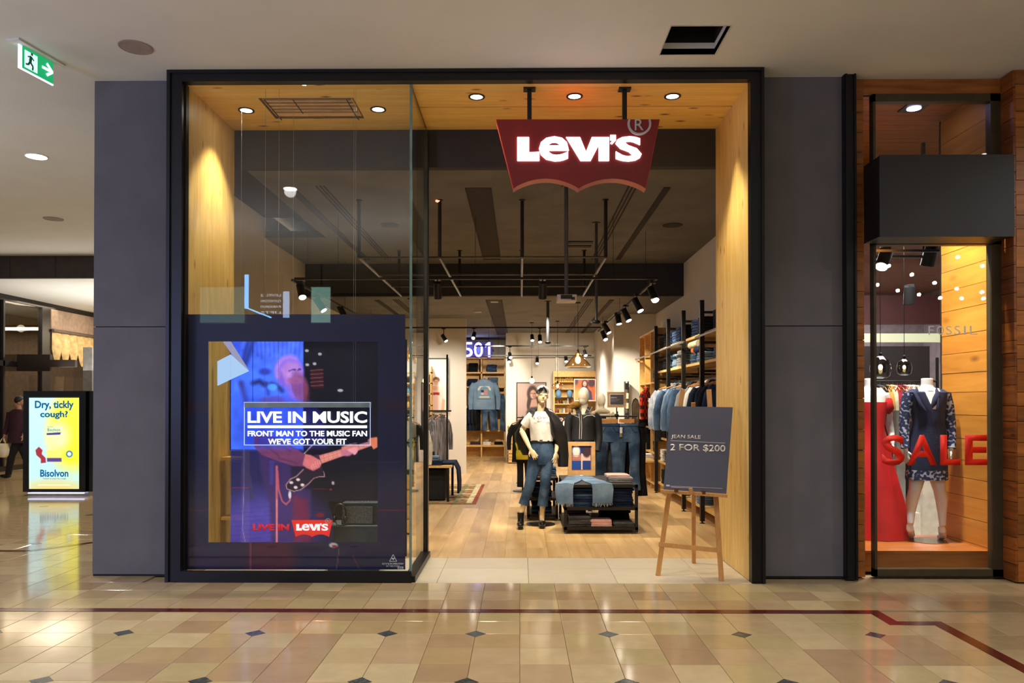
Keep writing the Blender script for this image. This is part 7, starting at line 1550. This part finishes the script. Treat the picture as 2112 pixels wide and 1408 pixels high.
planks(wr_, 3.058, 3.165, YW-.01, YW+.015, 0, HF); planks(wr_, 3.165, 4.42, YW-.01, YW+.015, 4.44, HF)
planks(wr2, 4.44, 6.9, 6.905, 6.93, 0, HF)
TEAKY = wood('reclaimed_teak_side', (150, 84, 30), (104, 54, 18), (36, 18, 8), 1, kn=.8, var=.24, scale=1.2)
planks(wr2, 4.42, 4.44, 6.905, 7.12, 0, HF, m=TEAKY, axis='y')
# the window: bronze frame
BRZ = mat('bronze_frame', (74, 64, 44), .45, .2)
q0, q1 = WY(1800, 500, YW), WY(2066, 500, YW); fx0, fx1 = q0.x, 4.42
w2 = struct(B().box(fx0, fx0+.022, YW-.02, YW+.06, 0, 4.44), 'window_2', BRZ)
B().box(fx1-.095, fx1, YW-.02, YW+.06, 0, 4.44).build('window_jamb', BRZ, w2); B().box(fx0, fx1, YW-.02, YW+.06, 4.37, 4.44).build('window_head', BRZ, w2)
zA, zB = WY(1900, 505, YW).z, WY(1900, 487, YW).z; B().box(fx0, fx1, YW-.02, YW+.06, zA, zB).build('transom', BRZ, w2); B().box(fx0, fx1, YW-.02, YW+.06, 0, .075).build('window_sill', BRZ, w2)
B().box(fx0-.01, fx1+.0, YW-.03, YW-.02, 0, .012).build('threshold_strip', BLACKS, w2)
B().box(fx0+.02, fx1-.09, YW, YW+.008, .07, zA).build('lower_pane', GLASS, w2); B().box(fx0+.02, fx1-.09, YW, YW+.008, zB, 4.375).build('upper_pane', GLASS, w2)
dec = thing('sale_lettering', 'large red SALE letters stuck on the side shop window', 'lettering', WY(1928, 960, YW-.002))
SR = mat('sale_red', (240, 36, 10), .5, rgb2=(236, 34, 10), nscale=1)
for ch, xa, xb in (('S', 1818.5, 1866), ('A', 1871, 1932.5), ('L', 1939, 1981), ('E', 1990, 2036.5)): text_px(ch, 'red_letter', SR, xa, 896.5, xb, 960 if ch == 'S' else 959, YW-.002, dec, off=.03, depth=.001)
fo_ = thing('reflected_lettering', 'faint pale shop name lettering on the side shop window glass', 'lettering', WY(1966, 690, YW-.002))  # mirrored sign from elsewhere, its reflection drawn on the pane
m_, nt, bb = newmat('ghost_reflection'); bb.inputs['Base Color'].default_value = lin((210, 214, 220)); bb.inputs['Alpha'].default_value = .6; GHOST_REFL = m_
for ch, xa, xb in (('F', 1915, 1926), ('O', 1932, 1947), ('S', 1951, 1963), ('S', 1968, 1981), ('I', 1988, 1992), ('L', 2000, 2016)): text_px(ch, 'pale_letter', GHOST_REFL, xa, 672, xb, 690, YW-.002, fo_, off=.0, depth=.001)
# blank dark box sign
s0, s1 = WY(1813, 320, 6.76), WY(2091, 488, 6.76); bx = thing('blank_box_sign', 'blank charcoal projecting box sign above the side shop window', 'sign', ((s0.x+s1.x)/2, 6.85, s1.z))
CH_ = mat('charcoal_panel', (42, 44, 50), .6, nscale=1); B(bx.location).box(s0.x+.004, s1.x-.004, 6.765, YW-.03, s1.z+.004, s0.z-.004).build('sign_body', mat('sign_body_black', (22, 20, 20), .5), bx); B(bx.location).box(s0.x, s1.x, 6.75, 6.765, s1.z, s0.z).build('sign_face', CH_, bx)
# interior: platform, plank wall, ceiling
pf_ = thing('window_platform', 'teak display platform in the side shop window', 'platform', (3.75, 7.7, 0)); o = pf_.location
B(o).box(3.0, 4.38, 7.26, 8.1, .0, ZP-.02).build('platform_core', mat('joint_black', (20, 12, 6), .9), pf_)
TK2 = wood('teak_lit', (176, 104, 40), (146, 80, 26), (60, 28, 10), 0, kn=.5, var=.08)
B(o).box(3.0, 4.39, 7.24, 7.262, .02, ZP-.028).build('riser_board', TK2, pf_); B(o).box(3.0, 4.39, 7.235, 7.262, ZP-.026, ZP-.0).build('nosing', TK2, pf_)
for k in range(6): B(o).box(3.0, 4.39, 7.264+k*.14, 7.402+k*.14, ZP-.02, ZP).build('deck_board', TK2, pf_)
iw = struct(B().box(4.41, 4.46, 7.2, 8.1, 0, HF), 'wall_right_window', mat('joint_black', (20, 12, 6), .9))
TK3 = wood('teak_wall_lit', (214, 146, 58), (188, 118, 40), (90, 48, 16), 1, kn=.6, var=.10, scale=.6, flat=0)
z = 0
planks(iw, 4.39, 4.41, 7.17, 8.03, 0.0, HF, hs=(.17, .26), m=TK3, nm='plank', axis='y')
cw = struct(B().box(2.97, 9, 7.3, 9.6, HF-.02, HF+.1).box(2.97, 4.41, 7.2, 7.3, HF-.02, HF-.001), 'ceiling_window', mat('joint_black', (20, 12, 6), .9))
for k in range(17): B().box(2.98, 4.40 if k < 6 else 6.5, 7.21+k*.14, 7.345+k*.14, HF-.035, HF-.02).build('ceiling_plank', TK2, cw)
struct(B().box(2.97, 2.99, 7.2, 8.6, 0, HF), 'wall_window_left', mat('joint_black', (20, 12, 6), .9))
# neighbouring shop interior
struct(B().box(3.03, 9, 8.1, 18, -.06, -.02).box(3.03, 3.06, 8.1, 18, -.02, HF), 'floor_neighbour', mat('neighbour_floor', (84, 80, 76), .3))
struct(B().box(3.06, 9, 9.6, 18, 4.0, 4.1), 'ceiling_neighbour', mat('neighbour_ceiling', (140, 90, 66), .7)); struct(B().box(3.0, 9, 9.5, 9.6, 4.0, HF), 'wall_neighbour_header', TK3)
struct(B().box(3.06, 9, 17.0, 17.1, -.02, 4.0), 'wall_neighbour_back', mat('mauve_wall', (150, 136, 140), .8)); struct(B().box(8.9, 9, 8.1, 17, 0, 4), 'wall_neighbour_right', mat('mauve_wall', (150, 136, 140), .8))
struct(B().box(5.6, 6.9, 13.0, 13.1, 0, 2.55), 'door_1', mat('door_dark', (34, 26, 24), .5)); struct(B().box(3.06, 8.9, 13.4, 13.5, 2.65, 2.8), 'trim_7', mat('cove_cream', (206, 206, 170), .7, emit=.35))
struct(B().box(3.06, 8.9, 13.3, 13.4, 2.95, 3.45), 'trim_8', mat('band_red', (70, 22, 18), .6))
lamp('SPOT', 'window_beam', (3.35, 7.3, 4.2), 260, (1, .97, .96), aim=(4.05, 7.75, .9), size=.05, spot=50, blend=.6)  # white spot added to brighten the dress mannequin, no fixture
lamp('AREA', 'neighbour_light', (5.5, 11, 3.9), 170, (1, .95, .95), aim=(5.5, 11, 0), size=2, size_y=2)
lamp('AREA', 'neighbour_light', (6, 15, 3.9), 170, (1, .95, .95), aim=(6, 15, 0), size=2, size_y=2)
lamp('SPOT', 'window_beam', (3.9, 7.42, 4.2), 260, (1, .90, .76), aim=(3.95, 7.8, .9), size=.05, spot=62, blend=.6); lamp('SPOT', 'window_beam', (3.55, 7.45, 4.3), 330, (1, .84, .60), aim=(4.4, 7.6, 1.8), size=.05, spot=80, blend=.7)
# ceiling downlight and track in the window
a = WZ(1885, 221, HF-.035); t = thing('square_downlight', 'square black framed downlight with violet white lamp in the side window ceiling', 'downlight', (a.x, a.y, HF-.035)); zz = HF-.035
B(t.location).box(a.x-.11, a.x+.11, a.y-.11, a.y+.11, zz-.012, zz).build('trim_frame', BLACKS, t); B(t.location).lathe((a.x, a.y, zz-.018), [(.001, 0), (.065, 0), (.065, .006), (.001, .006)], 24).build('lamp_disc', emis('violet_lamp', (200, 190, 255), 14), t)
for y, x1, z in ((7.86, 3.93, 3.95), (8.3, 3.8, 3.95)): pass
for (px0, py, px1, Y, lab) in ((1800, 242, 1950, 8.35, 'upper grey steel track bar in the side window'), (1800, 269, 1912, 8.75, 'second grey steel track bar behind the upper pane')):
    p0, p1 = WY(px0, py, Y), WY(px1, py, Y); t = thing('track_bar', lab, 'lighting track', (p1.x, Y, p1.z)); B(t.location).bar(p0, p1, .05, .05).build('bar', mat('steel_dark', (70, 66, 74), .4, .5), t); B(t.location).box(p1.x-.06, p1.x-.03, Y-.02, Y+.02, WY(1900, 318, Y).z, p1.z).build('drop_bar', mat('steel_dark', (70, 66, 74), .4, .5), t); B(t.location).tube([(p0.x+.1, Y, p0.z), (p0.x+.1, Y, HF-.03)], .01, 6).build('hanger_rod', CHROME, t)
for (px0, py, px1, Y, lab) in ((1803, 517, 1958, 8.6, 'bright steel track bar at the top of the lower pane'), (1803, 529, 1923, 9.0, 'second bright steel track bar in the lower pane')):
    p0, p1 = WY(px0, py, Y), WY(px1, py, Y); t = thing('track_bar', lab, 'lighting track', (p1.x, Y, p1.z)); B(t.location).bar(p0, p1, .028, .028).build('bar', CHROME, t); B(t.location).tube([(p1.x-.1, Y, p1.z), (p1.x-.1, Y, 4.0 if Y > 9.6 else HF-.03)], .012, 6).build('hanger_rod', BLACKM, t)
for (px, py, Y, ax, lab, on) in ((1818, 550, 8.7, (3.2, 7.9, 1.5), 'lit grey can spotlight at the left of the lower pane', True), (1912, 548, 9.0, (4.5, 9.6, 1.0), 'grey can spotlight pointing away under the steel track', False), (1875, 628, 11.5, (5.9, 11.8, .5), 'small grey can spotlight deep in the neighbouring shop', False)):
    t = spot_head(px, py, Y, ax, lab, L=.24 if Y < 10 else .26, r=.075 if Y < 10 else .08, on=on, zr=WY(px, py-40, Y).z)
fyl = thing('globe_light_string', 'scattered small globe lights hung in the hall, seen as dots mirrored in the side window', 'string lights', (6, 3, HF))
for (px, py) in ((1925, 508), (1976, 530), (2027, 548), (1834, 548), (1881, 566), (1928, 583), (1810, 587), (1852, 599), (1896, 607), (1974, 595), (2026, 602), (2029, 615), (1940, 614), (1984, 615)):
    a = WY(px, py, 11.2); B(fyl.location, True).ell((a.x, 3.0, a.z), (.026, .026, .026), 10, 7).build('globe', emis('globe_glow', (255, 244, 220), 60), fyl); B(fyl.location).tube([(a.x, 3, a.z+.025), (a.x, 3, HF)], .002, 4).build('cord', BLACKM, fyl)
for (px, py, r_, h_) in ((1816, 757, .14, .30), (1865, 757, .10, .22)):
    pendant(px, py, 10.5, r_, h_, f'smoked glass pendant lamp in the neighbouring shop, {"larger left" if px < 1840 else "smaller right"} one', 4.0, m=glassmat('smoked_glass', (.45, .45, .46), refl=2.5), prof='drop')
# neighbour stock: rail of coloured garments, table, white stands
nr = thing('clothes_rail', 'steel clothes rail of coloured garments inside the neighbouring shop', 'clothes rack', (5.6, 12, 0)); o = nr.location; zz = WY(1850, 786, 12).z; xa, xb = WY(1800, 786, 12).x, WY(1935, 786, 12).x
B(o).tube([(xa, 12, zz), (xb, 12, zz)], .015).build('rail', BLACKM, nr); B(o).box(xb-.03, xb, 11.98, 12.02, 0, 2.3).build('post', BLACKM, nr); B(o).box(xa, xa+.03, 11.98, 12.02, 0, 2.3).build('post', BLACKM, nr)
cols = [('black', C_BLACK), ('dark grey', D_GREY), ('black knit', C_BLACK), ('mustard', mat('mustard', (206, 156, 70), .9)), ('cream', C_CREAM), ('crimson', mat('crimson', (160, 24, 44), .9)), ('burgundy', mat('burgundy', (110, 20, 36), .9)), ('blush', C_PINK), ('white', C_WHITE), ('ivory', C_CREAM), ('mauve', mat('mauve', (110, 90, 100), .9)), ('navy', D_NAVY), ('slate', D_GREY)]
for k, (c, m) in enumerate(cols):
    a = WY(1806+k*9, 800, 12); garment(a.x, 12, zz, 'shirt', m, f'{c} garment on the coloured rail in the neighbouring shop', 'garments on the neighbouring rail', rz=math.radians(75), s=k, sc=.72, name='hanging_garment', cat='garment')
ow = B((xa, 12.1, WY(1850, 840, 12).z)); ow.box(xa, xb, 11.9, 12.3, WY(1850, 843, 12).z, WY(1850, 835, 12).z); ow.build('orange_rail_shelf', mat('orange_shelf', (226, 140, 50), .6), None, 'orange toned shelf below the coloured garments rail', 'shelf')  # shelf in one plain orange colour
a = WY(1832, 852, 9.6); pc = thing('price_card', 'small red percent price card behind the red gown', 'sign', a); B(a).box(a.x-.05, a.x+.06, 9.6, 9.605, a.z+.0, a.z+.12).build('card', mat('card_red', (200, 70, 40), .6), pc); text('0%', 'card_text', W_INK, Vector((a.x-.045, 9.598, a.z+.02)), (.09, 0, 0), (0, 0, .07), pc, off=.0, depth=.001); B(a).tube([(a.x, 9.61, .0), (a.x, 9.61, a.z)], .006, 6).build('card_stem', BLACKM, pc)
gs = thing('grey_stand', 'tall grey upright stand between the gown and the lace dress', 'stand', (WY(1858, 900, 9.4).x, 9.4, 0)); o = gs.location
x0, x1, z0, z1 = px_rect(1850, 846, 1867, 1040, 9.4); B(o).box(x0, x1, 9.4, 9.5, .14, z1).build('upright', mat('stand_grey', (150, 150, 156), .6), gs); B(o).box(x0-.3, x1+.35, 9.3, 9.75, .06, .14).build('foot_bar', mat('stand_grey', (150, 150, 156), .6), gs)
wp = thing('white_plinth', 'white block plinth behind the lace dress mannequin', 'plinth', (WY(1920, 1000, 9.2).x, 9.3, 0)); x0, x1, z0, z1 = px_rect(1904, 960, 1936, 1068, 9.2); B(wp.location).box(x0, x1, 9.2, 9.5, 0, z1).build('plinth_block', C_WHITE, wp); B(wp.location).box(x0-.3, x0-.003, 9.25, 9.45, 0, .28).build('plinth_step', C_WHITE, wp)
bt2 = thing('stock_table', 'dark patterned stock table behind the red gown', 'table', (WY(1826, 900, 10.6).x, 10.6, 0)); x0, x1, z0, z1 = px_rect(1806, 868, 1850, 1020, 10.4); B(bt2.location).box(x0, x1, 10.4, 10.9, .01, z1).build('table_cloth', mat('cloth_pattern', (60, 58, 60), .9, rgb2=(20, 20, 22), nscale=30), bt2); B(bt2.location).box(x0-.02, x1+.02, 10.38, 10.92, z1, z1+.04).build('table_top', C_GREY, bt2)
struct(B().box(5.0, 8.9, 10.8, 10.85, 0, 2.1), 'wall_neighbour_screen', mat('screen_dark', (44, 32, 34), .8)) if 0 else None

# ================================================================== LEFT END OF THE MALL
tx = [WZ(47, 1021, 0), WZ(187, 1023, 0)]; Yk = 13.1; k0, k1 = WY(47, 1000, Yk).x, WY(176, 1000, Yk).x
kt = thing('advertising_totem', 'black freestanding totem with glowing yellow and cyan cough advert screen', 'totem', ((k0+k1)/2, Yk, 0)); o = kt.location
zt4 = WY(110, 806, Yk).z
B(o).box(k0, k1, Yk, Yk+.3, .07, zt4).build('housing', mat('totem_black', (10, 12, 16), .12), kt); B(o).box(k1+.002, k1+.10, Yk+.06, Yk+.28, .07, zt4).build('side_fin', mat('totem_black', (10, 12, 16), .12), kt); B(o).box(k0+.05, k1+.05, Yk+.05, Yk+.28, 0, .07).build('plinth', CHROME, kt)
def advert(p):
    p.c[:] = (176, 224, 232); p.ell(150, 890, 52, 78, (226, 222, 50), .5); p.ell(150, 860, 34, 60, (232, 228, 70), .8, o=.8); p.ell(112, 1016, 70, 26, (222, 190, 90), .9, o=.8); p.ell(120, 900, 22, 30, (236, 240, 190), .9, o=.8)
    p.poly([(96, 878), (128, 878), (128, 900), (96, 900)], (200, 228, 170), 2); p.poly([(96, 893), (126, 891), (124, 896), (96, 897)], (70, 50, 120), 1); p.poly([(97, 928), (127, 930), (127, 952), (97, 952)], (236, 226, 110), 1.5); p.poly([(97, 944), (127, 944), (127, 952), (97, 952)], (80, 60, 130), 1.5)
    p.poly([(73, 928), (80, 921), (88, 928), (86, 936), (94, 944), (95, 954), (84, 955), (84, 946), (75, 938)], (150, 44, 58), 1.5); p.ell(143, 936, 7, 7, (40, 110, 170), .3); p.ell(143, 936, 4, 4, (225, 235, 200), .3); p.line([(98, 880), (110, 880)], 1.2, (140, 170, 80))
    p.line([(79, 1000), (144, 1000)], 1.4, (235, 240, 225)); p.line([(60, 955), (62, 1008)], 2, (220, 240, 240), o=.5)
p = Paint(60, 820, 163, 1008, 1.1); advert(p); p.build('advert_screen', printmat('advert_screen', .62, .3), Yk-.004, kt)
AT = emis('advert_blue', (16, 84, 130), 1.0); text_px('Dry, tickly', 'advert_line', AT, 72, 826, 152, 846, Yk-.006, kt, off=.03, depth=.002); text_px('cough?', 'advert_line', AT, 83, 847, 140, 864, Yk-.006, kt, off=.03, depth=.002); text_px('Bisolvon', 'advert_line', AT, 83, 968, 141, 983, Yk-.006, kt, off=.025, depth=.002)
x0, x1, z0, z1 = px_rect(57, 816, 165, 1012, Yk-.001); B(o).box(x0, x1, Yk-.003, Yk-.0005, z0, z1).build('screen_bezel', BLACKS, kt)
for ln, xa, xb, ya, yb in (('Bisolvon', 98, 124, 883, 889), ('Tested to ease the cough', 88, 136, 985, 988.5)): text_px(ln, 'small_print', AT, xa, ya, xb, yb, Yk-.006, kt, off=.0, depth=.001)
B(o).box(k0+.1, k1-.02, Yk-.02, Yk+.02, .045, .06).build('foot_light', emis('foot_glow', (190, 200, 240), 2), kt)
# dark glazed shopfront receding on the left
XF = -12.0
DKF = mat('shopfront_black', (22, 18, 17), .4)
def WXp(px, py): return WX(px, py, XF)
sfw = struct(B().box(XF-.3, XF, 12.0, 25, 3.99, 4.13), 'window_3', DKF); B().box(XF-.06, XF, 12, 25, 0, .12).build('window_sill', DKF, sfw)
for y, w_ in ((16.2, .08), (17.7, .06), (19.15, .34), (22.2, .2)): B().box(XF-.1, XF+.02, y, y+w_, .12, 3.99).build('mullion', DKF, sfw)
B().box(XF-.1, XF+.02, 12, 19.2, 2.45, 2.58).build('transom', DKF, sfw); B().box(XF-.04, XF-.03, 12, 25, .12, 3.99).build('pane', glassmat('far_glass', (.8, .8, .78), refl=1.4), sfw)
struct(B().box(-16, XF-2.6, 12, 25, 0, 4.1), 'wall_far_left', mat('far_shop_wall', (140, 124, 108), .8)); struct(B().box(-16, -3.9, 25.0, 25.1, 0, 4.13), 'wall_far_end', mat('far_end_tan', (116, 100, 86), .8))
struct(B().box(XF-.02, XF+.04, 19.5, 22.2, 3.4, 3.99), 'wall_far_fascia', mat('fascia_tan', (150, 130, 114), .8))
vb = thing('scalloped_valance', 'row of golden scalloped fabric swags over the far left shopfront', 'valance', (XF, 20.8, 2.9)); SW = mat('swag_gold', (190, 166, 112), .7, rgb2=(160, 134, 88))
for k in range(7):
    cx_ = 19.5+.2+k*.38; bb3 = B(vb.location, True); rings = []
    for i in range(7):
        t_ = i/6; rings.append([Vector((XF+.05+.10*math.sin(math.pi*(u+1)/2)*math.sin(math.pi*t_*.9+.2), cx_+.2*u, 3.42-t_*(.45+.4*(1-u*u)))) for u in np.linspace(-1, 1, 11)])
    bb3.rings(rings, cap=False, close=False); bb3.build('swag', SW, vb)
B(vb.location).tube([(XF+.06, 19.5, 3.44), (XF+.06, 22.2, 3.44)], .05, 10).build('valance_rail', mat('swag_rail', (90, 76, 66), .6), vb)
wd = thing('white_display_panel', 'tall pale display panel beside the grey pillar, far left shopfront', 'panel', (-9.6, 22.2, 0)); x0, x1, z0, z1 = px_rect(170, 716, 190, 960, 19.0); B((-9.6, 22.2, 0)).box(x0, x1, 19, 19.1, 0, z1).build('panel', mat('panel_grey', (130, 128, 124), .7), wd)
for k in range(6):
    x = XF-.5; yk_ = 19.7+k*.45; B((x, yk_, 0), True).rings([ringsec((x, yk_, z), r_*.6, r_, 14) for z, r_ in ((.01, .20), (.9, .20), (1.3, .15), (1.6, .22), (2.3, .26))]).build('hanging_curtain', mat('far_cloth_'+str(k % 3), [(90, 70, 54), (70, 58, 50), (120, 100, 80)][k % 3], .9), None, f'hanging curtain panel inside the far left shop, {NTH[k]} from the left', 'curtain', 'curtain panels in the far left shop')
struct(B().box(-12, -11.2, 18.2, 18.3, 2.35, 2.75).box(-11.2, -10.6, 18.2, 18.3, 2.45, 2.62), 'trim_9', mat('banner_brown', (40, 26, 18), .7))
lamp('AREA', 'far_shop_light', (-13.3, 19, 3.9), 130, (1, .8, .58), aim=(-12.9, 19, 0), size=1.5, size_y=6); lamp('AREA', 'far_shop_light', (-8, 23.8, 3.9), 200, (1, .8, .55), aim=(-8, 23.8, 0), size=4, size_y=1)  # lamp at the corridor end is added to brighten the far left
for (x, y, z, p) in ((-10.6, 20.6, 3.6, 60),):
    lamp('SPOT', 'valance_spot', (x, y, z), p, (1, .82, .58), aim=(-12, y, 3.0), size=.1, spot=120, blend=.8)
